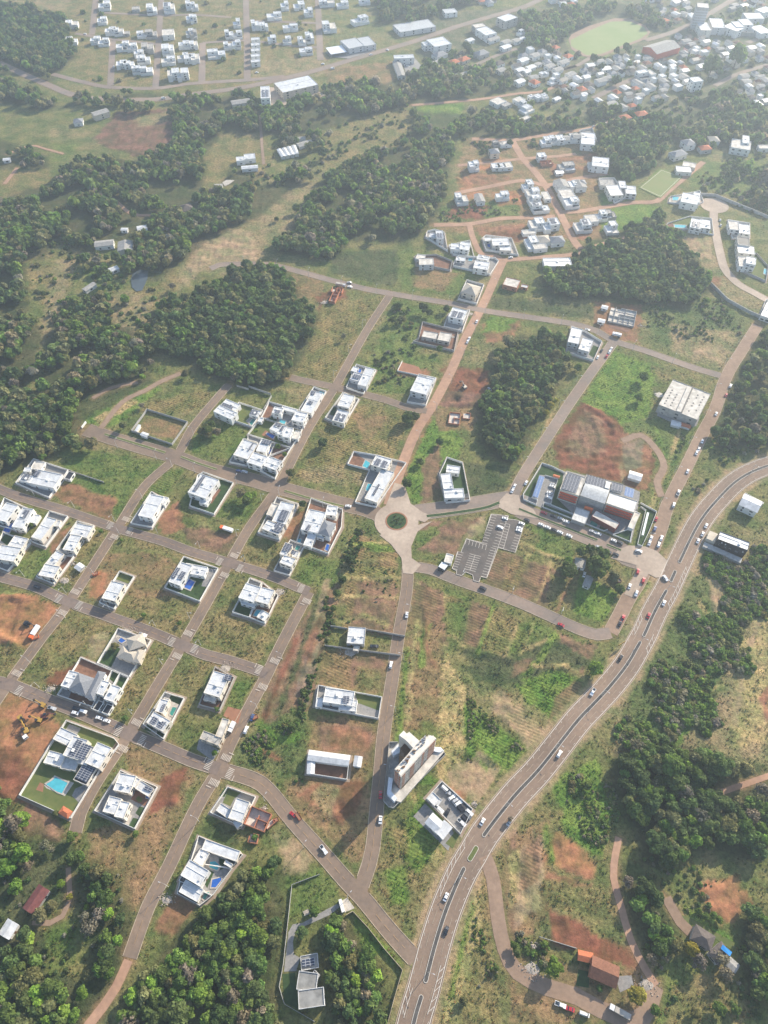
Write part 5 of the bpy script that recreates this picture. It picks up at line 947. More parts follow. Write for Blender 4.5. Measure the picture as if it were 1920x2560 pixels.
# --- office building with red striped facades
ob_ = house(ZH,'large office building with red striped facades, solar roofs and curved metal roof',
  [(522,448,600,252,735,515,11,'g','beige2'),(742,515,792,385,1020,600,9.6,'s','wall_grey'),(785,385,812,285,1190,500,10.6,'g','wall_grey'),(1028,600,1068,480,1340,690,10,'s','beige2'),(650,775,705,640,800,830,3.6,'s','wall_grey'),(870,742,918,676,1168,832,5.0,'g','maroon'),(1265,860,1345,690,1325,880,3.2,'g','white')],name='office_building',cat='office building',wins=0,
  S=[(540,445,606,268,700,492,11.1),(800,385,822,292,1005,445,10.7),(1075,455,1090,375,1200,495,10.7),(1222,520,1240,425,1320,545,10.2,'solar_blue')])
for q6, hh in (((522,448,600,252,735,515), 11), ((1028,600,1068,480,1340,690), 10)):
    P0, P1, P2 = [Vector(ZH(q6[i], q6[i+1], hh)) for i in (0, 2, 4)]; u = (P1-P0).normalized(); v = (P2-P0)-u*(P2-P0).dot(u); L = v.length; A = P0; d = v/L; n = -u; c = ob_.location
    for k in range(3):
        z = hh-1.9-k*2.7; m = MB(); m.M = Matrix(((d.x, n.x, 0, A.x-c.x), (d.y, n.y, 0, A.y-c.y), (0, 0, 1, 0), (0, 0, 0, 1)))
        m.box(.7, L-.5, .02, .32, z-1.8, z, True); m.build('red_facade_band', M['redband'], ob_)
        m = MB(); m.M = Matrix(((d.x, n.x, 0, A.x-c.x), (d.y, n.y, 0, A.y-c.y), (0, 0, 1, 0), (0, 0, 0, 1))); m.box(1.4, L-1.2, .01, .12, z-2.4, z-1.95, True); m.build('window_strip', M['glass'], ob_)
addbox(ob_, ZH, (790,650,797,628,885,672), 0, 4.5, 'orange', 'orange_entrance_block'); addbox(ob_, ZH, (850,825,870,790,925,850), .2, .5, 'poolgreen', 'glass_court')
addbox(ob_, ZH, (1012,430,1030,362,1060,448), 10.2, 11.4, 'white', 'lift_tower')
a_, ex_, ey_, L_, W_ = frame3(ZH, (742,515,792,385,1020,600), 9.6); m = MB(); c = ob_.location; m.M = Matrix(((ex_.x, ey_.x, 0, a_.x-c.x), (ex_.y, ey_.y, 0, a_.y-c.y), (0, 0, 1, 0), (0, 0, 0, 1)))
for k in range(8):
    t0, t1 = k/8, (k+1)/8; z = lambda t: 9.4+1.5*math.sin(t*math.pi*.55); m.poly([(L_*t0, .3, z(t0)), (L_*t1, .3, z(t1)), (L_*t1, W_-.3, z(t1)), (L_*t0, W_-.3, z(t0))])
cr = m.build('curved_metal_roof', M['sheet'], ob_)
P = PT2(ZH, [(325,175),(560,270),(600,250),(1225,405),(1400,480),(1350,830),(1300,1040),(1000,910),(945,890),(650,780),(335,660),(265,630),(120,570),(118,510)], 0); sheet('office_forecourt', P, M['pave'], z=.05); 
lotwall(J((ZH,[(580,280),(420,205),(325,175),(118,515),(125,570),(262,630),(275,575),(215,545)])),1.6,label='white wall around the office building solar carport yard',closed=False)
lotwall(J((ZH,[(360,305),(500,345),(418,620),(350,600),(332,650),(650,775),(662,725),(420,625)])),1.2,label='low white wall between the staff car park and the front lawn',closed=False)
lotwall(J((ZH,[(800,830),(945,890),(1000,910),(1160,850)])),1.2,label='low white wall under the maroon lower building',closed=False)
lotwall(J((ZH,[(1100,950),(1265,895),(1310,905),(1285,1030),(1098,952)])),1.2,label='white wall around the triangular front lawn',closed=False)
lotwall(J((ZH,[(1400,608),(1575,705),(1490,920),(1415,1080),(1365,1062),(1455,690),(1400,650)])),1.6,label='white wall around the strip garden right of the office building',closed=False)
for pts in ([(330,190),(560,280),(540,450),(500,560),(660,715),(430,620),(500,345),(370,300),(300,290),(210,540),(130,510)],[(345,615),(655,735),(645,770),(335,655)],[(985,790),(1160,850),(1000,908),(950,885)],[(1110,950),(1260,900),(1300,910),(1280,1020)],[(1460,700),(1400,620),(1570,705),(1490,920),(1415,1075),(1370,1060)]): sheet('lawn', PT2(ZH, pts, 0), M['lawn_dark'], z=.08+rnd.random()*.02)
sc_ = house(ZH,'blue solar panel carport roof beside the office building',[(222,528,298,300,285,538,3.0,'can')],name='solar_carport',cat='carport',wins=0,S=[(224,526,299,302,284,536,3.05,'solar_blue')])
H_(ZH,'long thin white canopy in the strip garden right of the office building',[(1415,945,1475,700,1438,950,2.6,'can')],name='canopy',cat='canopy',wins=0)
H_(ZH,'small pale roofed shelter on the bare red earth',[(1270,320,1290,250,1400,362,2.8,'gabw')],name='shelter',cat='shelter',wins=0)
H_(ZH,'small orange skip container on the office lawn',[(452,310,458,292,512,325,1.8,'gabr')],name='container',cat='container',wins=0)
H_(R22,'small flat roofed gatehouse beside the marked car park',[(517,428,540,355,582,440,3.6,'g','white'),(470,470,500,430,530,490,2.8,'can')],name='gatehouse',cat='gatehouse')
H_(R32,'old grey shed with white roof patches below the avenue trees',[(-10,470,0,400,70,500,3,'gabf')],name='shed',cat='shed',wins=1); H_(R32,'small old shed in the garden below the avenue trees',[(60,630,95,550,110,660,3,'gabf')],name='shed',cat='shed',wins=1)
H_(R32,'dark slatted roof frame in the weedy garden',[(300,530,325,515,380,605,2.6,'d','wood')],name='pergola',cat='pergola',wins=0)
# --- warehouses beside the highway
Z3 = Z(1700, 1200, 7.541)
wh = house(Z3,'tall warehouse with white roof and black side wall beside the highway',[(712,1112,755,965,1275,1358,9,'w','dark')],name='warehouse',cat='warehouse',wins=0)
A = Vector(Z3(712,1112,9)); B = Vector(Z3(1275,1358,9)); d = (B-A).normalized(); n = Vector((d.y, -d.x)); L = (B-A).length; c = wh.location
def wbox(x0, x1, z0, z1, mt, name, y0=.0, y1=.25):
    m = MB(); m.M = Matrix(((d.x, n.x, 0, A.x-c.x), (d.y, n.y, 0, A.y-c.y), (0, 0, 1, 0), (0, 0, 0, 1))); m.box(x0, x1, y0, y1, z0, z1, True); return m.build(name, M[mt], wh)
wbox(-6, L*.98, 0, 2.2, 'wall_grey', 'retaining_wall', 1.0, 5.2)
wbox(-6, -.2, 0, 4.5, 'beige', 'front_annex', -8, -.5)
for f in (.16, .28, .86): wbox(L*f, L*f+.7, 7.0, 7.7, 'white', 'wall_lamp', .02, .4)
for x0, x1, z0, z1 in ((.10,.16,5.4,5.65),(.10,.11,4.2,5.4),(.10,.16,3.9,4.15),(.31,.32,4.0,5.2),(.33,.39,3.9,4.15),(.35,.36,4.2,5.4),(.46,.52,5.2,5.45),(.52,.53,4.3,5.2),(.46,.47,4.3,5.2),(.66,.76,5.2,5.4),(.66,.76,4.4,4.6)): wbox(L*x0, L*x1, z0, z1, 'steel', 'wall_emblem', .02, .12)
H_(Z3,'pale roofed warehouse beside the upper highway curve',[(1125,465,1215,270,1440,630,6,'gabw'),(1215,270,1235,240,1580,430,5.0,'s')],name='warehouse',cat='warehouse',wins=2)
# --- car yard and neighbour
Zt = Z(940, 1800, 6.912)
H_(Zt,'small white office at the back of the walled car yard',[(878,1352,985,1238,1015,1480,3.8,'w'),(1035,1470,1110,1350,1070,1500,3.2,'w')],lot=[(1140,1065),(1665,1545),(1460,1968),(870,1360)],yard='pave',name='office',cat='office')
H_(Zt,'white double roofed hall beside the car yard with paved forecourt',[(858,1775,985,1620,1040,1925,4.6,'gabw'),(1030,1932,1180,1745,1145,2062,4.8,'gabw')],name='hall',cat='hall',patches=[('pave',[(850,1440),(645,1665),(1250,2260),(1345,1950),(1310,1880),(1200,1800),(1010,1600)]),('lawn',[(1200,2130),(1340,1960),(1440,1980),(1330,2220)]),('lawn',[(1010,1600),(1140,1720),(1120,1760),(990,1640)])],lot=None)
# --- unfinished tower
tw = empty('apartment_tower', (*Zt(640, 850, 0), 0)); tag(tw, 'unfinished concrete apartment tower with brick infill beside the middle street', 'tower'); tc = tw.location
PA = [Vector(Zt(x, y, 24)) for x, y in ((320,850),(430,985),(1040,320),(915,255))]
def prism(P, z0, z1, mt, name, par=tw, c=tc):
    if sum(P[i-1][0]*P[i][1]-P[i][0]*P[i-1][1] for i in range(len(P))) < 0: P = P[::-1]
    m = MB(); n = len(P)
    for i in range(n): j = (i+1) % n; m.poly([(P[i][0]-c[0], P[i][1]-c[1], z0), (P[j][0]-c[0], P[j][1]-c[1], z0), (P[j][0]-c[0], P[j][1]-c[1], z1), (P[i][0]-c[0], P[i][1]-c[1], z1)])
    m.poly([(p[0]-c[0], p[1]-c[1], z1) for p in P]); return m.build(name, M[mt], par)
main = [Zt(x, y, 24) for x, y in ((318,850),(430,990),(1042,318),(985,265),(950,290),(915,252),(880,290),(850,265),(745,360),(640,480),(500,650))]
wing = [Zt(x, y, 24) for x, y in ((398,262),(480,182),(530,235),(575,205),(750,360),(640,480),(520,350))]
occupy(main, 3); occupy(wing, 3)
prism(main, 0, 24, 'conc_pale', 'main_block'); prism(wing, 0, 24.03, 'white2', 'rear_wing'); 
prism([Zt(x, y, 24.2) for x, y in ((330,850),(425,965),(1025,318),(945,262),(760,390),(660,500),(520,660))], 24.04, 24.25, 'white2', 'roof_slab')
prism([Zt(x, y, 17) for x, y in ((425,480),(520,370),(645,490),(500,650),(400,600))], 0, 17, 'grate', 'formwork_deck')
for k_ in range(9): prism([Zt(x_, y_, 17.3) for x_, y_ in ((425+k_*12,480-k_*13),(430+k_*12,476-k_*13),(525+k_*15,625-k_*16),(520+k_*15,629-k_*16))], 17.02, 17.35, 'wood', 'formwork_beam')
for k in range(34):
    x = rnd.uniform(400, 930); f = (x-430)/470; y = 900-f*560+rnd.uniform(-60, 40); p = Zt(x-30, y-30, 24.5); s = rnd.uniform(.25, .7)
    m = MB(); m.box(p[0]-tc.x-s, p[0]-tc.x+s, p[1]-tc.y-.25, p[1]-tc.y+.25, 24.25, 24.25+rnd.uniform(.3, 1.2)); m.build('formwork_pile', M[rnd.choice(('wood','steel','grate'))], tw)
def facade(a, b, cols, z1=24):
    A = Vector(Zt(*a, 24)); B = Vector(Zt(*b, 24)); d = (B-A).normalized(); n = Vector((d.y, -d.x)); L = (B-A).length
    if n.y > 0: n = -n
    for fl in range(7):
        for f0, f1, mt in cols:
            m = MB(); m.M = Matrix(((d.x, n.x, 0, A.x-tc.x), (d.y, n.y, 0, A.y-tc.y), (0, 0, 1, 0), (0, 0, 0, 1))); z = 2.2+fl*3.05
            if mt == 'brick': m.box(L*f0, L*f1, .0, .16, z, z+2.4, True); m.build('brick_infill', M['brick'], tw)
            else: m.box(L*f0, L*f1, .0, .1, z+.6, z+2.0, True); m.build('window', M['glass'], tw)
        m = MB(); m.M = Matrix(((d.x, n.x, 0, A.x-tc.x), (d.y, n.y, 0, A.y-tc.y), (0, 0, 1, 0), (0, 0, 0, 1))); m.box(0, L, 0, .22, 1.7+fl*3.05, 2.1+fl*3.05, True); m.build('floor_band', M['conc_pale'], tw)
facade((430,990),(1042,318),((.21,.24,'win'),(.56,.59,'win'),(.04,.12,'brick'),(.15,.19,'win'),(.26,.38,'brick'),(.42,.46,'win'),(.50,.54,'win'),(.60,.66,'brick'),(.70,.74,'win'),(.78,.97,'brick')))
facade((318,850),(430,990),((.08,.6,'brick'),(.7,.95,'brick')))
prism([Zt(x, y, 2.5) for x, y in ((310,1100),(260,1240),(345,1395),(430,1420),(1170,560),(1180,510),(1000,560),(430,1210))], 0, 2.5, 'conc_pale', 'podium')
prism([Zt(x, y, 5) for x, y in ((218,985),(292,1010),(265,1235),(368,1350),(318,1412),(188,1270))], 0, 5, 'roofwhite', 'white_entrance_roof')
prism([Zt(x, y, 5) for x, y in ((265,540),(400,400),(420,560),(310,620))], 0, 5, 'roofwhite', 'side_terrace'); prism([Zt(x, y, 3.5) for x, y in ((1010,465),(1120,470),(1165,520),(1110,560),(1005,540))], 0, 3.5, 'roofwhite', 'rear_annex')
P = [Zt(x, y, 0) for x, y in ((230,390),(380,385),(420,500),(430,1200),(1170,560),(1195,600),(290,1530),(220,1500),(130,1400),(180,900))]; sheet('construction_yard', P, M['concrete'], z=.05)
lotwall([Zt(x, y, 1) for x, y in ((380,385),(230,390),(180,900),(130,1400),(220,1500),(300,1525),(1195,600),(1165,550))],2.2,mt='wall_grey',label='grey hoarding wall around the unfinished tower plot',closed=False)
crane = None
# --- farm and brick yard, bottom right
H_(R33,'brown roofed brick farm house in the lower right yard',[(118,1800,150,1628,342,1880,4.2,'gabt')],wall='brick',patches=[('pave',[(340,1800),(480,1790),(500,1880),(380,1940)]),('lawn_dark',[(20,1740),(120,1760),(110,1900),(0,1880)])])
H_(R33,'terracotta lean to shed beside the brown roofed house',[(22,1655,25,1578,138,1712,3.0,'gabr')],name='shed',cat='shed',wall='brick',wins=0)
H_(R33,'old farmhouse with dark hip roofs and blue tarpaulin',[(1000,1475,1040,1358,1150,1600,4.6,'hipd'),(1150,1598,1255,1505,1235,1690,4.2,'hipd'),(1300,1700,1335,1640,1385,1740,3.2,'gabf')],wall='wall_grey',patches=[('lawn',[(830,1240),(1000,1300),(1370,1510),(1360,1580),(1180,1460),(1000,1370)])])
tarp = bpy.data.objects.new('tarpaulin', None)
pt = [R33(x, y, 5.6) for x, y in ((1250,1560),(1265,1525),(1345,1592),(1325,1628))]; bpy.data.objects.remove(tarp)
m = MB(); [None]; m.poly([(*p, 5.75+.2*i) for i, p in enumerate(pt)]); m.poly([(*p, 5.70+.2*i) for i, p in list(enumerate(pt))[::-1]]); tp = m.build('tarpaulin', mat('blue_tarp', (.03,.25,.62), .4)); tag(tp, 'bright blue tarpaulin spread over the farmhouse roof', 'tarpaulin')
lotwall(J((R23,[(1340,1460),(1659,1560)])),1.6,mt='wall_grey',label='grey wall above the brick farm yard',closed=False)
# ---------------- farther houses ----------------
FARH = []
def wdir(F, p, q):
    a = F(*p); b = F(*q); return math.atan2(b[1]-a[1], b[0]-a[0])
KW = {'w': 'white flat roofed', 'g': 'pale grey roofed', 'c': 'unfinished concrete', 'd': 'dark roofed', 's': 'metal roofed', 'hipg': 'grey hip roofed', 'hipb': 'beige hip roofed', 'hipr': 'terracotta hip roofed', 'hipd': 'dark hip roofed', 'gabw': 'white pitched roof', 'gabf': 'grey sheet roofed', 'gabr': 'terracotta gabled', 'gabk': 'black roofed', 'frame': 'roofless brick', 'gabs': 'metal pitched roof', 'wS': 'white solar roofed'}
def fh(F, x, y, w, d, h, kind='w', ang=0.0, zone='', label=None, extra=None, wall=None, wins=1, name='house', cat='house'):
    X, Y = F(x, y, h*.6); ex = Vector((math.cos(ang), math.sin(ang))); ey = Vector((-ex.y, ex.x))
    e = empty(name, (X, Y, 0)); wm = M[wall] if wall else M['brick'] if kind == 'frame' else M['concrete'] if kind == 'c' else M['white'] if kind[:1] in 'wg' or rnd.random() < .5 else M[rnd.choice(('beige','wall_grey','white'))]
    a = Vector((X, Y))-ex*w/2-ey*d/2; ct = (X, Y)
    if extra is None: extra = 2 if (kind in ('w','wS','c') and w > 9 and h > 4.5) else 0
    if extra:
        fx = rnd.uniform(.5, .68); fy = rnd.uniform(.55, .8); s = rnd.random() < .5
        block(e, ct, a+(ex*(w*(1-fx)) if s else ex*0)+ey*d*(1-fy), ex, ey, w*fx, d*fy, h, kind, wm, wins, k=0)
        block(e, ct, a+(ex*0 if s else ex*(w*fx)), ex, ey, w*(1-fx)-.03, d*rnd.uniform(.7, 1), h*rnd.uniform(.55, .9), rnd.choice(('w','w','g')) if kind != 'c' else 'c', wm, 0, k=1)
        if fy < .75: block(e, ct, a+(ex*(w*(1-fx)) if s else ex*0)+ex*.3, ex, ey, w*fx-.6, d*(1-fy)-.05, rnd.uniform(2.6, 3.4), rnd.choice(('g','w','d')), wm, 0, k=2)
    else: block(e, ct, a, ex, ey, w, d, h, kind, wm, wins, k=0)
    occupy([tuple(a), tuple(a+ex*w), tuple(a+ex*w+ey*d), tuple(a+ey*d)], 1.0)
    if label: tag(e, label, cat)
    else: FARH.append((e, KW[kind]+' '+('two storey ' if h > 5.2 else '')+'house', zone, X/max(Y, 1), cat))
    return e
aL = wdir(R00,(950,740),(980,350))-math.pi/2
z0_ = 'in the top left estate'
for x, y, w, d, h, *k in [(622,205,14,13,6),(620,350,12,13,6,'wS'),(902,45,14,16,7),(882,175,11,12,6),(955,265,12,12,6),(1025,270,11,12,6),(1090,290,8,8,3,'c'),(825,345,11,11,6),(895,360,12,11,6),(1060,395,14,14,7),(1140,405,11,12,6),(1175,80,9,10,4,'c'),(1310,75,12,20,7),(1460,65,13,20,7,'wS'),(1640,40,10,15,7),(1640,155,9,12,6),(1225,295,11,12,5),(1305,290,13,15,6,'c'),(1455,295,13,17,6,'g'),(1640,280,9,13,6),(1275,410,13,17,7,'c'),(1450,425,13,18,7),(1590,385,12,12,6),(1050,555,11,12,6),(1115,560,11,12,6),(1240,510,14,13,6),(1195,600,13,11,6),(1265,605,13,12,6),(1455,520,15,13,6),(1580,490,12,12,6),(1640,510,12,14,6),(1500,640,12,16,8),(1580,640,12,17,8),(1200,460,10,10,6)]:
    fh(R00, x, y, w*1.18, d*1.15, h*1.1, (k or ['w'])[0], aL, z0_)
for x, y, w, d, h, *k in [(800,45,10,15,7),(710,135,18,13,6),(925,45,14,16,6),(1005,100,11,14,7),(1165,25,19,10,6),(1300,35,15,12,6),(1490,15,14,8,5),(385,195,9,13,7),(320,290,10,12,7),(390,295,12,12,6),(310,390,10,11,6),(385,380,10,12,7),(545,210,9,16,7),(620,225,10,14,6),(210,460,20,15,6),(690,335,10,12,6),(850,235,18,10,6),(820,345,10,12,6),(948,350,9,14,6),(1015,320,9,18,7),(985,440,15,12,5),(20,50,9,13,7),(12,160,8,12,7),(12,290,8,14,7,'c'),(15,385,9,12,6),(20,500,11,14,6)]:
    fh(R10, x, y, w*1.15, d*1.15, h*1.1, (k or ['w'])[0], aL, z0_)
for k in range(5): fh(R10, 550, 350+k*48, 11.5, 7.4, 6.2, 'w', aL, '', 'row house '+('nearest the forest road' if k == 4 else ordinal_(k+1)+' from the top')+' of the long white terrace at top left' if 0 else '%s unit of the long white terraced row at the top left' % ('topmost','second from top','middle','second from bottom','lowest')[k], extra=0)
fh(R10,1185,225,18,20,9,'w',aL,'','tall white four storey block with terrace left of the hillside wood',wins=3); fh(R10,1450,170,24,14,8,'w',aL+.3,'','white stepped apartment block turned to the street at the top centre',wins=2)
fh(R00,870,988,18,10,6,'gabf',wdir(R00,(830,1020),(930,990)),'','pink two storey farm house with grey roof above the ploughed field',wall='beige'); fh(R00,680,1055,10,10,4,'hipg',.2,'','grey roofed outbuilding left of the pink farm house')
fh(R00,1232,1985,9,9,4,'gabw',.3,'','small white roofed cottage in the left woodland'); fh(R00,1078,1990,6,4,3,'gabw',0,'','tiny white hut in the left woodland clearing'); fh(R00,905,2115,17,9,4.4,'gabf',aL,'','long white cottage with grey roof in the left clearing',wins=2); fh(R00,1085,2140,13,15,4.4,'gabf',aL,'','grey roofed barn right of the long white cottage')
fh(R00,1610,1805,12,12,4,'hipd',.5,'','dark roofed house among trees left of the hillside'); fh(R00,62,1385,7,5,3,'gabw',.2,'','tiny white roofed house at the far left edge'); fh(R00,1330,380+1900,1,1,1,'gabf',0,'','x') if 0 else None
fh(R01,775,275,12,5,3,'gabf',wdir(R01,(750,310),(840,250)),'','old brown wooden barn in the left meadow'); fh(R01,985,120,8,6,3,'gabw',.6,'','small pale roof hidden among trees left of the pond')
fh(R10,500,1365,12,11,5,'w',aL,'','white farm building in the centre clearing, right one of the upper pair',extra=0); fh(R10,420,1385,9,9,5,'w',aL,'','white farm building in the centre clearing, left one of the upper pair',extra=0); fh(R10,500,1455,17,6,3.6,'gabw',.15,'','long white roofed farm shed below the pair of farm buildings'); fh(R10,230,1620,8,8,3.4,'gabf',.1,'','small dark farm shed beside the pale round pond')
H_(R10,'large logistics warehouse with pale roof by the far road',[(785,800,705,715,1080,718,9,'w','beige')],name='warehouse',cat='warehouse',wins=4); H_(R10,'white office block with solar roof left of the logistics warehouse',[(593,850,590,745,674,858,12,'wS')],wins=3,name='office_block',cat='office building')
sheet('warehouse_yard', J((R10,[(672,755),(710,760),(780,860),(1090,790),(1150,825),(1060,865),(690,930)])), M['conc_road'])
H_(R10,'long old dark roofed barn left of the office block',[(350,905,335,872,500,868,4.2,'gabf')],name='barn',cat='barn'); H_(R10,'car dealership with grey ribbed roof at the far road',[(1358,420,1280,350,1480,382,7,'s'),(1490,398,1425,328,1580,368,6.6,'s')],name='dealership',cat='shop building',wins=2); H_(R10,'white canopy in front of the far car dealership',[(1200,470,1155,412,1325,430,4,'can')],name='canopy',cat='canopy',wins=0)
sheet('forecourt', J((R10,[(1150,450),(1190,490),(1350,510),(1580,440),(1560,420),(1350,440)])), M['pave'])
for k in range(4): H_(R10,'white plastic greenhouse tunnel, %s of the four' % ('leftmost','second from left','third from left','rightmost')[k],[(775+k*38,1355-k*8,735+k*42,1292-k*11,806+k*38,1347-k*8,3.2,'gabw')],name='greenhouse',cat='greenhouse',wins=0)
H_(R10,'long narrow pale shed, upper one beside the greenhouse tunnels',[(835,1212,830,1195,975,1178,2.8,'gabf')],name='shed',cat='shed',wins=0); H_(R10,'wide pale shed between the long narrow shed and the greenhouses',[(930,1270,900,1240,1050,1240,3,'gabf')],name='shed',cat='shed',wins=0)
z1_ = 'in the top centre district'
H_(R20,'very long grey roofed hall at the top centre',[(140,278,75,213,410,190,6,'s')],name='hall',cat='hall',wins=4); H_(R20,'small hall with grey roof right of the very long hall',[(530,115,503,80,622,85,6,'s')],name='hall',cat='hall',wins=2)
H_(R20,'big white roofed warehouse beside the far road, left one',[(440,405,365,342,560,355,9,'w'),(352,395,322,362,400,370,7,'w')],name='warehouse',cat='warehouse'); H_(R20,'big white roofed warehouse, middle one of three',[(880,305,792,248,950,265,8,'w')],name='warehouse',cat='warehouse'); H_(R20,'big white roofed warehouse, right one of three with grey walls',[(1050,185,972,150,1145,142,10,'w','wall_grey')],name='warehouse',cat='warehouse',wins=2); H_(R20,'unfinished pale hall touching the middle warehouse',[(790,240,758,212,870,210,8,'g','concrete')],name='hall',cat='hall')
H_(R20,'two storey showroom block beside the far road bend',[(90,505,82,475,245,440,8,'w')],name='showroom',cat='shop building',wins=3); H_(R20,'long grey roofed shed below the showroom block',[(122,660,75,530,185,650,4,'gabf')],name='shed',cat='shed'); sheet('paving', J((R20,[(150,510),(245,480),(340,590),(190,640)])), M['pave'])
for x, y, w, d, h, k in [(480,480,18,12,4,'hipg'),(600,545,14,10,4,'hipr'),(690,520,14,10,4,'hipr'),(840,470,17,12,5,'hipg'),(740,355,10,8,4,'gabw'),(940,345,18,9,4,'gabf'),(1050,370,12,9,4,'gabf'),(1050,415,14,9,4,'gabw'),(1140,358,10,9,4,'gabf'),(1185,280,10,9,6,'w'),(1190,340,9,6,3,'gabw'),(690,645,12,7,3,'gabf'),(450,545,9,7,3,'gabf'),(620,660,9,7,3,'gabf'),(990,555,13,10,4,'hipd'),(1010,615,11,9,4,'gabf'),(1200,530,13,9,5,'gabw'),(1170,612,11,8,4,'gabw'),(1265,590,12,8,4,'gabw'),(1232,625,9,8,4,'gabw'),(1300,490,11,10,5,'gabf'),(1365,455,10,9,5,'hipg'),(1380,640,11,8,5,'w'),(1170,715,12,9,5,'gabw'),(1300,720,10,11,4,'hipr'),(1455,700,12,10,5,'w'),(1480,425,9,8,6,'hipr'),(1550,545,14,9,4,'gabf'),(1490,470,9,9,4,'hipd'),(1590,495,11,9,4,'hipr'),(1540,700,12,9,4,'gabk'),(1610,650,12,9,4,'gabf'),(1430,580,12,9,4,'gabf'),(1330,560,8,7,3,'gabf'),(1500,610,12,9,4,'gabf'),
   (985,885,15,14,5,'g'),(1045,905,12,12,4,'c'),(1165,870,12,10,5,'g'),(1230,945,16,13,5,'w'),(1200,900,10,10,6,'w'),(1290,840,12,9,5,'w'),(1330,842,9,9,5,'w'),(1378,838,10,9,5,'w'),(1220,1030,14,6,4,'g'),(1490,860,9,6,3,'gabw'),(1640,745,8,9,4,'gabw')]:
    fh(R20, x, y, w, d, h, k, wdir(R20,(700,600),(1150,420))-.05, z1_)
z2_ = 'in the red earth estate'
aE = wdir(R20,(620,1430),(1220,1370))
for x, y, w, d, h, k in [(980,1240,11,8,5,'c'),(1050,1245,13,8,4,'g'),(950,1325,10,10,6,'hipg'),(775,1430,11,11,7.5,'w'),(965,1440,9,10,4,'w'),(1012,1440,9,10,4,'w'),(1068,1435,9,11,4,'g'),(1360,1355,9,9,6.5,'w'),(1405,1410,13,8,3,'frame'),(1575,1440,18,13,5.5,'c'),(1512,1495,8,6,3,'gabw'),(1395,1220,12,13,6,'w'),(1470,1205,10,12,6,'w'),(1520,1205,9,12,6,'w'),(1590,1205,13,10,4.5,'gabf'),(1645,1190,10,12,6,'g'),
   (668,1715,12,14,7,'w'),(825,1725,8,14,4.5,'gabf'),(1020,1690,14,10,6,'w'),(1240,1600,12,14,6.5,'w'),(1285,1665,14,12,6.5,'w'),(1300,1725,13,11,6.5,'w'),(1350,1790,17,12,6.5,'wS'),(1400,1700,7,14,4,'g'),(1530,1605,13,14,5,'gabf'),(1580,1690,14,16,6,'g'),(1620,1750,15,13,6.5,'w'),(1640,1600,11,12,6,'w'),
   (1320,1935,15,15,6.5,'w'),(1440,1945,16,15,7.5,'wS'),(1280,2100,12,18,5.5,'w'),(1375,2080,12,11,4.5,'hipb'),(1345,2140,13,8,4.5,'g'),(1490,2085,13,10,5,'hipg'),(1250,2010,13,7,3.4,'g')]:
    fh(R20, x, y, w, d, h, k, aE-.02, z2_)
H_(R20,'tall narrow white house with pointed lot at the wood edge',[(455,2060,445,1990,515,2045,7,'wS'),(385,2045,400,2010,450,2080,4,'w')],lot=[(375,2000),(440,1985),(520,2010),(550,2170),(360,2050)],yard='pave'); H_(R20,'white house with two wings beside the dirt fork',[(575,2150,580,2100,680,2150,5,'w'),(650,2150,665,2085,735,2160,6,'w')],lot=[(560,2120),(740,2080),(780,2230),(600,2200)],yard='lawn')
H_(R20,'long stepped white house with small pool in a pale walled terrace',[(940,2120,925,2055,1080,2080,5.6,'w'),(1000,2160,1000,2090,1100,2150,4.6,'w'),(870,2080,865,2050,930,2070,3.6,'w')],lot=[(850,2060),(880,2035),(1100,2060),(1160,2205),(880,2160)],yard='pave_pale',pools=[([(895,2130),(892,2105),(918,2108),(918,2138)],'small blue pool on the pale terrace','poolblue')])
H_(R21,'white and grey house above the dirt road fork',[(305,75,300,18,435,95,6,'g'),(270,20,290,-20,340,30,3.2,'g')],lot=[(270,0),(450,-10),(590,45),(570,125),(430,95),(290,80)],yard='soil',wallmat='wall_grey')
H_(R21,'white two block house with pool in a walled yard at the upper avenue',[(770,100,790,35,900,105,6.4,'w'),(800,20,815,-15,905,25,6,'w'),(620,35,625,5,700,50,3,'w')],lot=[(600,70),(640,0),(960,20),(990,45),(915,160),(600,88)],yard='pave',pools=[([(725,38),(735,15),(768,22),(760,42)],'small turquoise pool above the upper avenue')])
H_(R21,'long low white house half hidden behind the dark wood',[(1388,88,1370,15,1620,55,4.4,'w')],wall='white',wins=2)
H_(R30,'tall white house at the top of the red earth estate',[(45,1240,48,1140,165,1240,7.5,'w')],lot=[(30,1130),(140,1110),(180,1210),(60,1260)],yard='pave'); fh(R30,15,1195,12,10,6,'gabf',0,z2_)
H_(R30,'white house with wide flat roof above the bare terrace',[(140,1430,145,1350,285,1430,7.5,'w'),(110,1460,100,1400,145,1440,3,'g')],yard='pave'); H_(R30,'long narrow white house with dark entrance court',[(300,1690,255,1600,400,1660,6.5,'w'),(215,1600,200,1548,330,1580,5,'c')],lot=[(195,1545),(330,1540),(440,1700),(335,1755)],yard='pave'); H_(R30,'white two block house beside the dirt square',[(380,1620,365,1560,440,1620,7,'w'),(430,1670,425,1600,520,1640,6,'w')],yard='pave')
for x, y, w, d, h, k in [(30,1610,11,13,5,'gabf'),(45,1590+0,8,8,5,'hipg'),(60,1950,16,15,6.5,'wS'),(215,1860,12,12,6.5,'w'),(290,1850,12,10,6,'c'),(130,1900,12,12,5,'g'),(305,1965,12,15,6.5,'w')]: fh(R30, x, y, w, d, h, k, aE-.05, z2_)
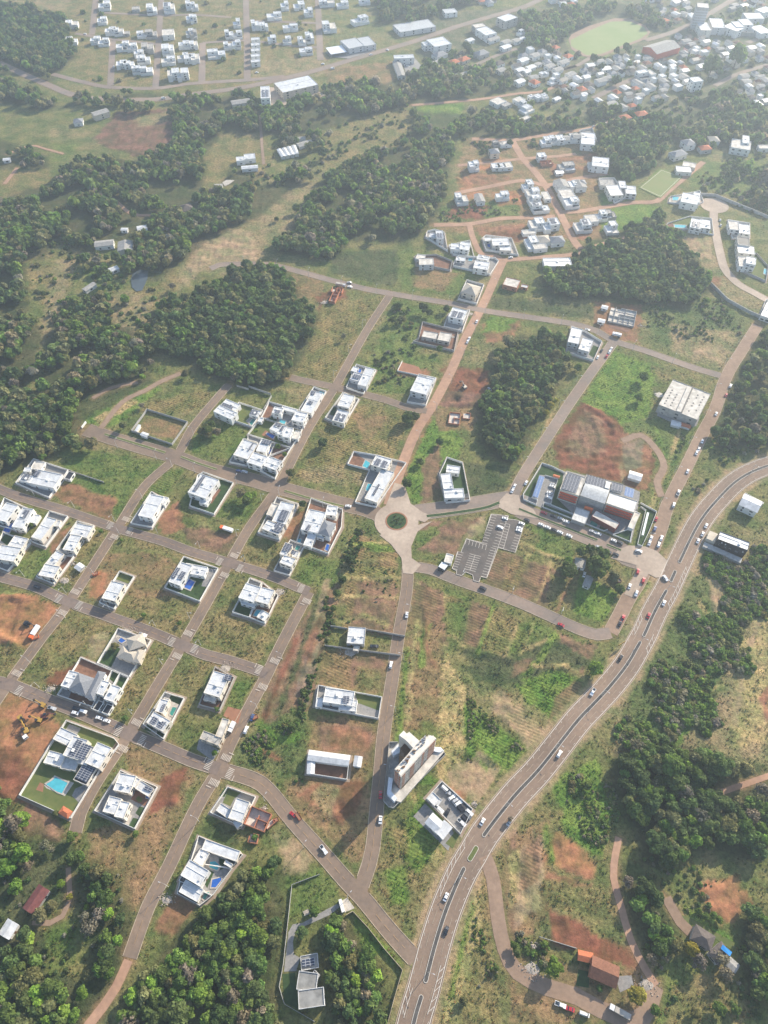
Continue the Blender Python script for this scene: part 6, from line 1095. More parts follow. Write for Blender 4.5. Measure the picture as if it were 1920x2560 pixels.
H_(R30,'round ended white villa with big pool beside the turning circle',[(905,1740,925,1660,1055,1745,7.5,'w'),(1010,1740,1020,1655,1070,1730,7.2,'w')],lot=[(815,1700),(1070,1650),(1100,1745),(1030,1775),(800,1750)],yard='pave_pale',wh=1.4,pools=[([(835,1730),(835,1700),(890,1700),(880,1730)],'large turquoise pool of the round ended villa')])
H_(R30,'white cube villa with long pool on the curved concrete road',[(985,1960,1000,1880,1080,1975,6.4,'wS'),(1075,1965,1070,1890,1165,1970,5.6,'w')],lot=[(780,1975),(790,1930),(980,1870),(1170,1890),(1190,2030),(960,1980)],yard='lawn',wh=1.4,pools=[([(855,1965),(852,1940),(950,1945),(948,1968)],'long narrow pool left of the cube villa')],patches=[('soil',[(790,1960),(800,1920),(840,1930),(840,1970)])])
H_(R30,'pale villa with grey flat roof right of the curved concrete road',[(1330,1980,1315,1905,1410,1950,6,'g'),(1410,2010,1405,1930,1500,1950,6,'w')],lot=[(1310,1900),(1500,1930),(1500,2050),(1350,2060)],yard='pave_pale',wh=1.4); H_(R30,'white villa with two dark roof terraces right of the concrete road',[(1400,2110,1395,2040,1500,2080,7,'d'),(1400,2180,1390,2110,1540,2140,6,'w')],yard='pave_pale')
H_(R31,'white villa with lookout block above the curved road',[(-30+1440,85,1400,0,1500,60,6,'g'),(1470,60,1475,0,1555,60,8,'w')],lot=[(1395,0),(1560,-20),(1659,90),(1640,220),(1400,110)],yard='lawn',wh=1.8,wallmat='wall_grey',pools=[([(1620,150),(1625,110),(1650,115),(1645,160)],'turquoise pool at the right edge')]); H_(R31,'white house cut off by the right edge above the street end',[(1595,510,1655,390,1690,540,5,'w')],lot=[(1580,520),(1640,380),(1750,430),(1700,570)],yard='pave')
H_(R30,'angular white roofed house among trees below the far town',[(855,1360,800,1320,945,1315,5,'hipg')]); fh(R30,965,1250,12,12,6.5,'hipg',.3,'','grey gabled house above the angular white roofed house'); H_(R30,'flat roofed villa with white curved roof terrace',[(870,1480,860,1430,1000,1475,4.4,'s'),(920,1430,930,1390,1040,1410,3.6,'g')]); fh(R30,1110,1290,12,9,4.5,'hipr',.2,'','terracotta roofed house beside the curved driveway')
H_(R30,'long pale apartment house on the slope at the right',[(1340,1270,1350,1195,1510,1270,7.5,'g'),(1440,1230,1440,1165,1500,1230,9,'w')],wins=3); fh(R30,1185,1215,11,11,4.5,'hipb',0,'','beige round roofed house below the far wood'); fh(R30,1620,1280,12,8,4.5,'g',0,'','pale house at the right edge of the slope')
H_(R30,'red sided sports arena with grey roof beside the running track',[(700,468,580,405,865,390,7,'gabf','redband')],name='sports_hall',cat='sports hall',wins=0)
for q, l in (((1080,260,1040,190,1180,272,9,'w'),'white industrial hall, leftmost of the far right group'),((1180,235,1150,155,1280,205,9,'w'),'white industrial hall behind the leftmost one'),((1390,270,1270,225,1440,235,9,'w'),'wide white industrial hall in the far right group'),((1390,235,1340,185,1450,225,9.6,'w'),'stepped roof bay of the far red striped factory, left'),((1450,215,1400,165,1520,195,9.8,'w'),'stepped roof bay of the far red striped factory, right'),((1600,290,1500,230,1659,250,7,'w'),'white flat hall at the far right edge'),((1620,110,1550,80,1680,70,8,'w'),'small white hall at the upper right edge'),((1480,160,1440,110,1600,120,7,'s'),'wide pale hall behind the red striped factory'),((1000,155,965,120,1050,150,5,'gabw'),'bright white shed beside the far main road')):
    H_(R30,l,[q],name='industrial_hall',cat='hall',wins=1)
lotwall(J((R30,[(1010,255),(1200,300),(1580,320)])),5,.8,mt='fibre',label='long grey retaining wall below the white industrial halls',closed=False)
hr = house(R30,'hazy grey high rise tower at the top edge',[(1050,60,1045,20,1150,60,27,'g','wall_grey')],name='high_rise',cat='tower',wins=0); A, ex_, ey_, L_, W_ = frame3(R30,(1050,60,1045,20,1150,60),27)
for s in range(7):
    m = MB(); c = hr.location; m.M = Matrix(((ex_.x, ey_.x, 0, A.x-c.x), (ex_.y, ey_.y, 0, A.y-c.y), (0, 0, 1, 0), (0, 0, 0, 1))); m.box(-.15, L_+.15, -.15, W_+.15, 3+s*3.1, 4.3+s*3.1, True); m.build('window_band', M['frame'], hr)
fh(R30,1028,720,13,12,12,'w',.25,'','white cube tower house above the far wood',wins=2,extra=0); fh(R30,600,640,22,14,7,'w',.4,'','large white apartment complex in the middle of the far town'); fh(R30,420,1090-60,12,9,6,'hipr',.4,'','terracotta roofed house beside the row of parked cars'); fh(R30,560,1000,14,10,6,'hipr',.3,'','turquoise walled house with red roof',wall='pool')
fh(R30,250,600,12,9,4,'gabw',.3,'','long pale roof below the running track')
for pts in ([(20,400),(300,180),(420,165),(560,230),(640,290),(560,370),(200,490),(30,480)],): sheet('running_track', PT2(R30, [(-65,345),(-40,300),(100,230),(330,160),(470,165),(600,225),(640,280),(600,340),(200,500),(60,490),(-40,430)], 0), M['track']); sheet('sports_field', PT2(R30, [(-45,400),(-48,350),(120,265),(300,190),(460,185),(590,240),(620,290),(560,335),(210,470),(90,480)], 0), mat('pale_pitch', (.25,.29,.12), .95, col2=(.20,.26,.09), scale=.03))
sheet('football_field', J((R30,[(545,1625),(735,1465),(925,1530),(730,1715)])), mat('small_pitch', (.17,.22,.07), .95, col2=(.21,.22,.09), scale=.05)); occupy(J((R30,[(545,1625),(735,1465),(925,1530),(730,1715)])),3)
zz = nextz(); mbp = MB(); zp = zz
pf = J((R30,[(560,1622),(738,1475),(905,1532),(728,1700)]))
for k in range(4): ln(pf[k], pf[(k+1) % 4], .35)
mbp.build('pitch_lines', M['paint_w'])['kind'] = 'structure'
for name, F, pts, mt in (('pond',R01,[(1130,210),(1150,150),(1200,120),(1280,130),(1275,200),(1230,300),(1180,310),(1140,270)],'pond'),('pond',R10,[(262,1580),(300,1557),(370,1560),(330,1590),(285,1612)],'pave_pale')): sheet(name, PT2(F, pts, 0), M[mt])
# walled empty lot on the left
lotwall(J((R01,[(1275,1335),(1625,1445),(1490,1635),(1140,1520)])),2.2,mt='wall_grey',label='grey and white block wall around the large empty lot on the left'); occupy(J((R01,[(1275,1335),(1625,1445),(1490,1635),(1140,1520)])),1)
for q, l in (((1165,1510,1195,1460,1180,1518,2.6,'gabw'),'narrow white shed inside the walled empty lot'),((1215,1545,1235,1522,1265,1560,2.8,'gabw'),'white cabin inside the walled empty lot')): H_(R01,l,[q],name='shed',cat='shed',wins=0)
lotwall(J((R01,[(592,1852),(660,1880),(900,1960)])),1.6,mt='concrete',label='dark low wall above the red soil lot',closed=False)
lotwall(J((R01,[(708,1490),(745,1440)])),1.5,.8,label='short white wall at the left cul de sac',closed=False)
lotwall(J((R31,[(1160,250),(1300,390),(1480,490),(1659,570)])),3,.5,mt='wall_grey',label='long curved retaining wall below the curved concrete road',closed=False)
lotwall(J((R30,[(1060,1690),(1200,1700),(1420,1790),(1659,1890)])),3,.5,mt='wall_grey',label='long retaining wall above the turning circle',closed=False)
lotwall(J((R11,[(140,60),(100,10)])),1,label='x',closed=False) if 0 else None
# --- dense far town: shared house shapes
def proto_house(kind, wallk, w=10, d=8, h=3.6):
    tmp = empty('house', (0,0,0)); ex = Vector((1,0)); ey = Vector((0,1)); block(tmp, (0,0), Vector((-w/2,-d/2)), ex, ey, w, d, h, kind, M[wallk], 0); 
    ms = [(c.name.split('.')[0], c.data) for c in tmp.children if not c.name.startswith('roof_')]
    for c in list(tmp.children_recursive): bpy.data.objects.remove(c)
    bpy.data.objects.remove(tmp); return ms
PR = [(proto_house('gabf','white'),'grey roofed'),(proto_house('gabf','beige'),'grey roofed'),(proto_house('hipg','white'),'grey hip roofed'),(proto_house('hipr','beige'),'terracotta roofed'),(proto_house('gabw','white'),'white roofed'),(proto_house('w','white',8,8,5.5),'white flat roofed'),(proto_house('gabs','wall_grey'),'metal roofed'),(proto_house('hipt','beige'),'brown roofed'),(proto_house('hipd','wall_grey'),'dark hip roofed'),(proto_house('gabk','white'),'black roofed'),(proto_house('gabf','wall_grey'),'grey roofed'),(proto_house('gabs','white'),'metal roofed'),(proto_house('gabf','white',12,8,4),'grey roofed')]
TOWN = []; TOWN_T = []
for F, pts, n, ang, zn in ((R30,[(0,500),(150,560),(400,500),(700,480),(900,560),(1000,700),(940,760),(700,900),(600,830),(520,960),(250,960),(0,840)],82,.45,'in the town below the track'),(R30,[(880,330),(1250,360),(1500,420),(1659,400),(1659,620),(1400,720),(1250,720),(1100,650),(1000,540),(850,520)],46,.4,'in the town below the halls'),
      (R30,[(1400,700),(1659,620),(1659,960),(1480,960),(1380,840)],14,.3,'at the right town edge'),(R30,[(600,0),(1000,0),(900,230),(780,230),(680,60)],16,.6,'above the running track'),(R30,[(1180,0),(1659,0),(1600,70),(1350,100),(1200,60)],14,.6,'in the upper right corner'),(R20,[(1300,0),(1659,0),(1659,90),(1500,60)],8,.4,'left above the running track'),(R20,[(820,0),(1000,0),(960,40),(850,50)],4,.3,'beside the top hillside wood'),(R20,[(1270,450),(1659,560),(1659,860),(1450,760),(1130,760),(1130,560)],24,.4,'left of the running track')):
    P = PT2(F, pts, 0); xs = [p[0] for p in P]; ys = [p[1] for p in P]; k = 0
    for _ in range(4000):
        if k >= n: break
        x = rnd.uniform(min(xs), max(xs)); y = rnd.uniform(min(ys), max(ys))
        if not inpoly(np.array([x]), np.array([y]), P)[0] or not free(x, y, 5): continue
        k += 1; s = rnd.uniform(.72, 1.1); a = ang+rnd.choice((0, math.pi/2))+rnd.uniform(-.08, .08)
        TOWN.append((x, y, s, a, (s, s*rnd.uniform(.9, 1.15), rnd.uniform(.9, 1.25)), rnd.choice(PR), zn))
        occupy([(x-5.5*s, y-5*s), (x+5.5*s, y-5*s), (x+5.5*s, y+5*s), (x-5.5*s, y+5*s)], .5)
nh = sum(1 for o in SC.objects if o.parent is None and o.name.split('.')[0] in ('house',)); TOWN.sort(key=lambda t: math.hypot(t[0], t[1])/t[2]); CAP = max(0, 298-nh)
print('HOUSES manual', nh, 'town', len(TOWN), 'cap', CAP)
for x, y, s, a, sc, (ms, desc), zn in TOWN[:CAP]:
    e = empty('house', (x, y, 0), a); e.scale = sc
    for nm, me in ms: link(bpy.data.objects.new(nm, me), e)
    TOWN_T.append((e, desc+' house', zn, x/y, 'house'))
bb_v, bb_f, bb_m, mats = [], [], [], []
for x, y, s, a, sc, (ms, desc), zn in TOWN[CAP:]:
    ca, sa = math.cos(a), math.sin(a)
    for nm, me in ms:
        mt = me.materials[0]
        if mt not in mats: mats.append(mt)
        o0 = len(bb_v)
        for v in me.vertices: X, Y = v.co.x*sc[0], v.co.y*sc[1]; bb_v.append((x+X*ca-Y*sa, y+X*sa+Y*ca, v.co.z*sc[2]))
        for p in me.polygons: bb_f.append([o0+q for q in p.vertices]); bb_m.append(mats.index(mt))
if bb_f:
    me = bpy.data.meshes.new('distant_houses'); me.from_pydata(bb_v, [], bb_f)
    for mt in mats: me.materials.append(mt)
    me.polygons.foreach_set('material_index', bb_m); me.update(); tag(link(bpy.data.objects.new('distant_houses', me)), 'hazy mass of small distant houses filling the far town', 'houses', kind='stuff')
from collections import defaultdict
def ordinal(n): return {1:'first',2:'second',3:'third',4:'fourth',5:'fifth',6:'sixth',7:'seventh',8:'eighth',9:'ninth',10:'tenth',11:'eleventh',12:'twelfth'}.get(n, '%d%s' % (n, 'st' if n%10==1 and n%100!=11 else 'nd' if n%10==2 and n%100!=12 else 'rd' if n%10==3 and n%100!=13 else 'th'))
def number(items, grp):
    g_ = defaultdict(list)
    for it in items: g_[(it[1], it[2])].append(it)
    for (b, z), L in g_.items():
        L.sort(key=lambda t: t[3])
        for k, t in enumerate(L):
            pre = '' if len(L) == 1 else 'leftmost ' if k == 0 else 'rightmost ' if k == len(L)-1 else ordinal(k+1)+' from left, '
            tag(t[0], pre+b+' '+z, t[4], grp % z)
FARH += TOWN_T
number(FARH, 'houses %s')
# ---------------- vehicles ----------------
def car_meshes(kind):
    out = {}; L_, W_, Hh = {'car': (4.2,1.75,1.45), 'suv': (4.6,1.85,1.7), 'pickup': (5.3,1.9,1.75), 'van': (5.2,2.0,2.3)}[kind]
    if kind == 'car': prof = [(-2.1,.35),(-2.1,.85),(-1.75,.98),(-1.15,1.0),(-.7,1.42),(.65,1.45),(1.35,1.02),(2.0,.82),(2.1,.6),(2.1,.35)]
    elif kind == 'suv': prof = [(-2.3,.4),(-2.3,1.05),(-2.1,1.1),(-1.75,1.66),(.6,1.7),(1.25,1.18),(2.15,1.0),(2.3,.7),(2.3,.4)]
    elif kind == 'pickup': prof = [(-2.65,.5),(-2.65,1.05),(-.75,1.05),(-.55,1.72),(.85,1.75),(1.5,1.2),(2.5,1.05),(2.65,.75),(2.65,.5)]
    else: prof = [(-2.6,.4),(-2.6,2.2),(-2.4,2.3),(1.3,2.3),(2.1,1.35),(2.55,1.1),(2.6,.4)]
    mb = MB(); n = len(prof); w = W_/2
    def wid(z): return w if z < 1.1 else w-(z-1.1)*.32
    Lf = [mb.pt((x, -wid(z), z)) for x, z in prof]; Rt = [mb.pt((x, wid(z), z)) for x, z in prof]
    for k in range(n):
        j = (k+1) % n; mb.f.append([Lf[k], Rt[k], Rt[j], Lf[j]])
    mb.f.append(Lf); mb.f.append(Rt[::-1])
    def mk(b, nm): m = bpy.data.meshes.new(nm); m.from_pydata(b.v, [], b.f); return m
    out['body'] = mk(mb, 'body')
    g = MB(); hi = Hh-.06; lo = 1.08 if kind != 'van' else 1.45
    fr = {'car': (-1.1,-.72,.66,1.28), 'suv': (-2.0,-1.78,.6,1.2), 'pickup': (-.68,-.56,.84,1.42), 'van': (.2,.2,1.3,2.0)}[kind]
    for s in (-1, 1):
        y0, y1 = s*(wid(lo)+.015), s*(wid(hi-.05)+.015); q = [(fr[0]+.15,y0,lo),(fr[3]-.18,y0,lo),(fr[2]-.05,y1,hi-.05),(fr[1]+.08,y1,hi-.05)]
        g.poly(q if s < 0 else q[::-1])
    g.poly([(fr[3]+.03,-w*.86,lo-.0),(fr[3]+.03,w*.86,lo),(fr[2]+.03,w*.74,hi+.03),(fr[2]+.03,-w*.74,hi+.03)])
    if kind != 'van': g.poly([(fr[0]-.04,w*.84,lo),(fr[0]-.04,-w*.84,lo),(fr[1]-.05,-w*.74,hi+.03),(fr[1]-.05,w*.74,hi+.03)])
    if kind == 'pickup': g.poly([(-2.5,-.75,1.07),(-.85,-.75,1.07),(-.85,.75,1.07),(-2.5,.75,1.07)])
    out['windows'] = mk(g, 'windows'); out['windows'].materials.append(M['glass'])
    wl = MB(); wl.cyl((0,-.1,0),(0,.1,0),.33,.33,10); out['wheel'] = mk(wl, 'wheel'); out['wheel'].materials.append(M['tyre'])
    out['dim'] = (L_, W_); return out
CM = {k: car_meshes(k) for k in ('car','suv','pickup','van')}; BODY = {}
def car(F, x, y, dx, dy, col='white', kind='car', zone='', label=None, k=1.0):
    X, Y = F(x, y, .8); X2, Y2 = F(x+dx, y+dy, .8); a = math.atan2(Y2-Y, X2-X); cm = CM[kind]
    nm = {'car':'car','suv':'car','pickup':'pickup_truck','van':'van'}[kind]; e = empty(nm, (X, Y, .12), a); e.scale = (k, k, k)
    if (kind, col) not in BODY: me = cm['body'].copy(); me.materials.append(M['car_'+col]); BODY[(kind, col)] = me
    link(bpy.data.objects.new('body', BODY[(kind, col)]), e); link(bpy.data.objects.new('windows', cm['windows']), e)
    L_, W_ = cm['dim']
    for sx in (-.31, .31):
        for sy in (-.46, .46):
            o = bpy.data.objects.new('wheel', cm['wheel']); link(o, e); o.location = (sx*L_, sy*W_, .33)
    occupy([(X-1, Y-1), (X+1, Y-1), (X+1, Y+1), (X-1, Y+1)], 1.5)
    ds = {'car': 'car', 'suv': 'estate car', 'pickup': 'pickup truck', 'van': 'van'}[kind]
    if label: tag(e, label, nm.replace('_', ' '))
    else: CARS.append((e, col+' '+ds, zone, X/max(Y, 20)+Y*1e-6, nm.replace('_', ' ')))
    return e
CARS = []
hd = (-30, 52)
for x, y, dx, dy, c, k, l in [(850,465,-30,55,'white','car','white car driving down the highway beside the car yard'),(1083,470,30,-50,'silver','car','pale car on the highway shoulder opposite the car yard'),(535,1115,-18,45,'white','car','white car in the lower left lane of the highway'),(538,1405,15,-45,'black','car','dark car in the lower right lane of the highway')]: car(R23,x,y,dx,dy,c,k,label=l)
for x, y, dx, dy, c, k, l in [(1515,2090-0,20,-35,'white','suv','white car climbing the highway beside the wide median')]: car(R22,x,y,dx,dy,c,k,label=l)
for x, y, dx, dy, c, k, l in [(145,1555,-25,45,'white','pickup','white and blue pickup on the left highway lane'),(385,1262,-25,40,'black','suv','black car on the left highway lane below the yellow sign'),(628,895,-14,36,'red','car','dark red car on the left highway lane'),(760,785,14,-34,'white','car','white car on the right highway lane'),(772,572,25,30,'white','suv','white car turning off the highway at the concrete junction'),(1055,250,14,-30,'white','car','lowest of three cars queuing before the tall warehouse'),(1095,190,14,-30,'white','car','middle of three cars queuing before the tall warehouse'),(1125,118,14,-30,'white','car','uppermost of three cars queuing before the tall warehouse'),
   (542,338,35,8,'white','suv','white car crossing the concrete junction'),(463,642,-12,36,'white','car','white car on the concrete lane, left side'),(522,703,-12,36,'white','suv','white car on the concrete lane, right side'),(582,592,12,-36,'red','suv','red car with pale roof on the concrete lane'),(535,515,12,-36,'red','suv','red and white car at the top of the concrete lane'),(405,918,12,-30,'red','pickup','red truck parked on the lane beside the highway verge'),(380,965,12,-30,'black','car','black car parked behind the red truck'),(72,540,-8,30,'white','car','white car parked between the old sheds')]: car(R32,x,y,dx,dy,c,k,label=l)
for x, y, dx, dy, c, k in [(650,225,10,-28,'white','car'),(635,268,10,-28,'white','car'),(682,145,10,-28,'blue','suv'),(693,60,10,-28,'red','car'),(738,225,10,-28,'white','suv'),(715,282,10,-28,'white','suv')]: car(R32,x,y,dx,dy,c,k,zone='parked near the concrete junction')
for x, y, dx, dy, c, k in [(350,705,30,12,'red','car'),(450,740,30,12,'black','car'),(530,770,30,12,'silver','car'),(595,803,30,12,'white','car'),(320,835,30,13,'white','car'),(390,865,30,13,'white','car'),(458,893,30,13,'black','car'),(525,918,30,14,'white','car'),(625,957,30,14,'white','car'),(165,785,30,12,'black','car'),(875,910,30,12,'silver','car'),(942,937,30,12,'white','car'),(1113,1010,30,14,'white','car'),(1178,1035,30,14,'black','suv'),(948,1085,30,12,'silver','suv'),(1050,1132,30,14,'black','suv'),(1135,1162,30,14,'black','car')]: car(ZH,x,y,dx,dy,c,k,zone='along the office building avenue')
for x, y, dx, dy, c, k in [(450,398,28,10,'silver','car'),(440,418,28,10,'white','car'),(410,488,28,10,'white','car'),(410,515,28,10,'silver','car'),(403,542,28,10,'white','suv')]: car(ZH,x,y,dx,dy,c,k,zone='parked in the yard beside the solar carport')
for x, y, dx, dy, c, k in [(155,378,14,-26,'white','car'),(28,415,14,-26,'white','car'),(5,465,14,-26,'white','car')]: car(ZH,x,y,dx,dy,c,k,zone='parked left of the office building wall')
for x, y, dx, dy, c, k in [(105,824,30,10,'white','car'),(90,850,30,10,'black','car'),(82,873,30,10,'white','car'),(75,900,30,10,'white','car')]: car(ZH,x,y,dx,dy,c,k,zone='in the right column of the marked car park')
car(R22,1002,132,26,8,'white','suv',label='white car in the middle of the marked car park'); car(R22,1045,55,26,8,'white','car',label='white car at the top of the marked car park'); car(R22,197,888,3,-30,'white','car',label='white car driving below the roundabout'); car(R22,60,1320,6,-30,'white','suv',label='white car farther down the middle street')
car(R22,495,500,30,12,'black','suv',label='dark car in front of the small gatehouse'); car(R22,855,660,30,12,'black','suv',label='dark car on the street below the car park'); car(R22,1530,975,30,14,'red','car',label='small red car on the street above the terraced fields')
for x, y, dx, dy, c, k in [(845,2150,10,-28,'white','suv'),(885,2045,10,-28,'white','pickup'),(965,1860,10,-28,'white','car'),(1042,1700,10,-26,'white','car'),(1062,1668,10,-26,'white','car'),(1092,1600,10,-26,'white','car'),(1212,1362,10,-24,'white','car'),(1298,1200,10,-22,'red','car'),(1335,1122,10,-22,'white','suv')]: car(R31,x,y,dx,dy,c,k,zone='right of the concrete shell')
for x, y, dx, dy, c, k in [(290,828,12,-22,'white','car'),(305,800,12,-22,'white','car'),(265,865,12,-22,'red','car'),(188,873,12,-22,'white','car'),(222,815,12,-22,'black','car'),(98,636,22,5,'silver','car')]: car(R31,x,y,dx,dy,c,k,zone='parked at the upper right crossing')
car(R21,802,565,10,-25,'white','car',label='white car on the dirt avenue beside the solar yard house'); car(R21,722,740,10,-25,'white','car',label='lower of two cars parked on the dirt avenue'); car(R21,737,712,10,-25,'white','car',label='upper of two cars parked on the dirt avenue'); car(R21,912,1150,20,22,'silver','car',label='pale car parked in the excavated site'); car(R21,1095,12,24,-2,'white','car',label='white car on the dirt crossing at the top')
car(R11,455,1865,26,6,'silver','suv',label='silver car parked before the walled cluster'); car(R11,405,1855,26,6,'blue','car',label='dark blue car parked left of the silver car'); car(R11,1350,2160,26,4,'white','car',label='white car on the avenue left of the roundabout'); car(R11,1362,228,22,4,'silver','car',label='left car beside the upper construction site'); car(R11,1365,265,22,4,'white','car',label='right car beside the upper construction site')
car(R02,320,648,26,8,'black','suv',label='dark car on the street above the excavated pit'); car(R02,1235,1060,26,8,'white','pickup',label='white pickup at the rubble before the beige house'); car(R02,450,1695,20,6,'silver','pickup',label='pale pickup next to the yellow excavators')
for x, y, c, k in [(665,1697,'black','pickup'),(718,1722,'white','suv'),(650,1735,'white','car'),(857,1778,'white','car'),(922,1803,'white','car')]: car(R02,x,y,28,8,c,k,zone='parked before the grey hip roofed house')
car(R12,520,1775,12,-30,'blue','car',label='dark blue car parked on the third street'); car(R12,467,1882,12,-30,'white','suv',label='white car parked on the third street'); car(R13,1138,705,35,48,'white','pickup',label='white pickup parked on the diagonal street'); car(R13,870,400,16,14,'red','car',label='small red car on the diagonal street',k=.9); car(R13,1628,232,0,-30,'red','car',label='red car parked beside the unfinished tower'); car(R13,1628,448,2,-30,'white','car',label='white car below the unfinished tower')
car(R12,1575,1160,26,2,'black','pickup',label='black pickup in the yard of the unfinished white roofed house')
for x, y, dx, dy, c, k in [(1315,1340,45,-28,'white','suv'),(1380,1385,45,-28,'silver','suv'),(1425,1440,45,-28,'white','suv'),(1465,1495,45,-28,'black','suv'),(1505,1540,45,-28,'black','suv'),(1205,1200,45,42,'white','van'),(1270,1270,45,20,'silver','car'),(1225,1610,22,-45,'black','pickup'),(1110,1550,45,42,'white','suv'),(1480,1770,45,42,'white','pickup'),(1535,1705,45,42,'black','suv'),(1580,1655,45,42,'grey','suv'),(1615,1595,45,42,'white','suv')]: car(Zt,x,y,dx,dy,c,k,zone='in the walled car yard')
car(R23,1525,2045,30,12,'white','pickup',label='white pickup on the side road bottom right'); car(R23,1608,2082,30,10,'red','car',label='red car behind the white pickup bottom right'); car(R33,72,2125,30,12,'white','van',label='white van on the bottom right road',k=.9)
for F, L in ((R10,[(1545,470,24,-4),(1215,592,40,-6),(1130,552,20,0),(560,625,24,0)]),(R00,[(735,292,20,2),(1412,850,20,-3),(985,575,3,-20)])):
    for i, (x, y, dx, dy) in enumerate(L): car(F,x,y,dx,dy,'white','car' if i != 1 else 'van',zone='on the far streets at the top left')
for x, y in [(165,560),(205,570),(30,430)]: car(R20,x,y,20,6,'white','car',zone='on the far road at the top centre')
for x, y in [(150,1090),(190,1075),(215,1050),(240,1030),(255,1065),(290,1055),(330,1040)]: car(R30,x,y,22,-10,rnd.choice(('white','silver','black')),'car',zone='by the terracotta roofed house')
for x, y in [(1245,1900),(1250,1945)]: car(R30,x,y,3,-20,rnd.choice(('black','silver')),'car',zone='parked on the curved concrete road')
number(CARS, 'vehicles %s')
def truck(F, x, y, dx, dy, label, cab='white', box='white', L=8.5, tank=False):
    X, Y = F(x, y, 1.2); X2, Y2 = F(x+dx, y+dy, 1.2); e = empty('truck', (X, Y, .1), math.atan2(Y2-Y, X2-X)); tag(e, label, 'truck')
    m = MB(); m.box(L/2-2.1, L/2, -1.15, 1.15, .6, 2.7, True); m.build('cab', M['car_'+cab] if 'car_'+cab in M else M[cab], e)
    m = MB(); m.box(L/2-.02, L/2+.04, -1, 1, 1.6, 2.4, True); m.build('windscreen', M['glass'], e)
    m = MB(); m.box(-L/2, L/2-2.3, -1.2, 1.2, 1.0, 3.0 if box != 'open' else 1.5, True); m.build('cargo_box', M['soil'] if box == 'open' else M['car_'+box] if 'car_'+box in M else M[box], e)
    m = MB(); m.box(-L/2+.1, L/2-.3, -.5, .5, .55, .95, True); m.build('chassis', M['dark'], e)
    for sx in (-.35, -.22, .33):
        for sy in (-1, 1): m = MB(); m.cyl((sx*L, sy*1.0-.15, .45), (sx*L, sy*1.0+.15, .45), .48, n=10); m.build('wheel', M['tyre'], e)
    occupy([(X-3, Y-3), (X+3, Y-3), (X+3, Y+3), (X-3, Y+3)], 2); return e
truck(R02,300,1040,-60,90,'white box lorry beside the orange excavation','orange','white',9); truck(R02,205,1920,30,45,'tipper truck with white cab in the orange earthworks','white','open',7); truck(R12,300,150,-90,-30,'long white trailer lorry in the weedy block','orange','white',9.5)
truck(R33,375,2105,-80,-45,'flatbed lorry on the bottom right road','white','pave_pale',9.5); truck(R31,352,682,-30,-8,'white lorry before the basement pit','white','roofwhite',7.5); truck(R11,1285,252,40,8,'pale bus like lorry beside the upper construction site','silver','pave_pale',9); truck(R12,345,1860,-20,40,'small white box trailer beside the unfinished slab house','white','white',6)
def digger(F, x, y, dx, dy, label, mt='yellow'):
    X, Y = F(x, y, 1); X2, Y2 = F(x+dx, y+dy, 1); e = empty('excavator', (X, Y, .05), math.atan2(Y2-Y, X2-X)); tag(e, label, 'excavator', 'excavators and diggers on the orange earthworks')
    for s in (-1, 1): m = MB(); m.box(-1.9, 1.9, s*1.15-.3, s*1.15+.3, 0, .85, True); m.build('crawler_track', M['dark'], e)
    m = MB(); m.box(-2.0, 1.1, -1.25, 1.25, .95, 2.0, True); m.build('engine_housing', M[mt], e); m = MB(); m.box(-.1, 1.3, .2, 1.2, 2.0, 3.0, True); m.build('cab', M['glass'], e)
    m = MB(); m.cyl((1.1,-.2,1.6),(3.6,-.2,4.3),.32,.26,6); m.build('boom', M[mt], e); m = MB(); m.cyl((3.5,-.2,4.4),(5.8,-.2,2.0),.25,.2,6); m.build('arm', M[mt], e); m = MB(); m.box(5.2, 6.4, -.8, .4, 1.0, 2.0, True); m.build('bucket', M['dark'], e)
    occupy([(X-3, Y-3), (X+3, Y-3), (X+3, Y+3), (X-3, Y+3)], 2)
digger(R02,365,1665,-60,-30,'yellow excavator beside the pale pickup'); digger(R02,335,1795,-70,-20,'yellow excavator with attachment, in the middle of the earthworks'); digger(R02,180,1785,40,60,'yellow excavator at the left, arm reaching down'); digger(R02,225,1885,-20,-50,'yellow excavator behind the tipper truck'); digger(R02,385,1765,50,-10,'dark red digger next to the middle excavator','tile_maroon'); digger(R21,695,1130,-30,-30,'small pale excavator in the brown pit','beige'); digger(R02,235,965,30,10,'dark grey digger in the orange excavation','dark')
# small loose things
def box_thing(F, x, y, s, mt, label, name='skip', cat='skip', h=1.4, ang=.4):
    X, Y = F(x, y, .5); e = empty(name, (X, Y, 0), ang); tag(e, label, cat); m = MB(); w, d = s
    m.poly([(-w/2,-d/2,0),(w/2,-d/2,0),(w/2+.2,-d/2-.1,h),(-w/2-.2,-d/2-.1,h)]); m.poly([(w/2,d/2,0),(-w/2,d/2,0),(-w/2-.2,d/2+.1,h),(w/2+.2,d/2+.1,h)]); m.poly([(w/2,-d/2,0),(w/2,d/2,0),(w/2+.2,d/2+.1,h),(w/2+.2,-d/2-.1,h)]); m.poly([(-w/2,d/2,0),(-w/2,-d/2,0),(-w/2-.2,-d/2-.1,h),(-w/2-.2,d/2+.1,h)]); m.build('tub', M[mt], e)
    m = MB(); m.poly([(-w/2,-d/2,h*.8),(w/2,-d/2,h*.8),(w/2,d/2,h*.8),(-w/2,d/2,h*.8)]); m.build('load', M['soil_orange'] if mt != 'white' else M['rubble'], e)
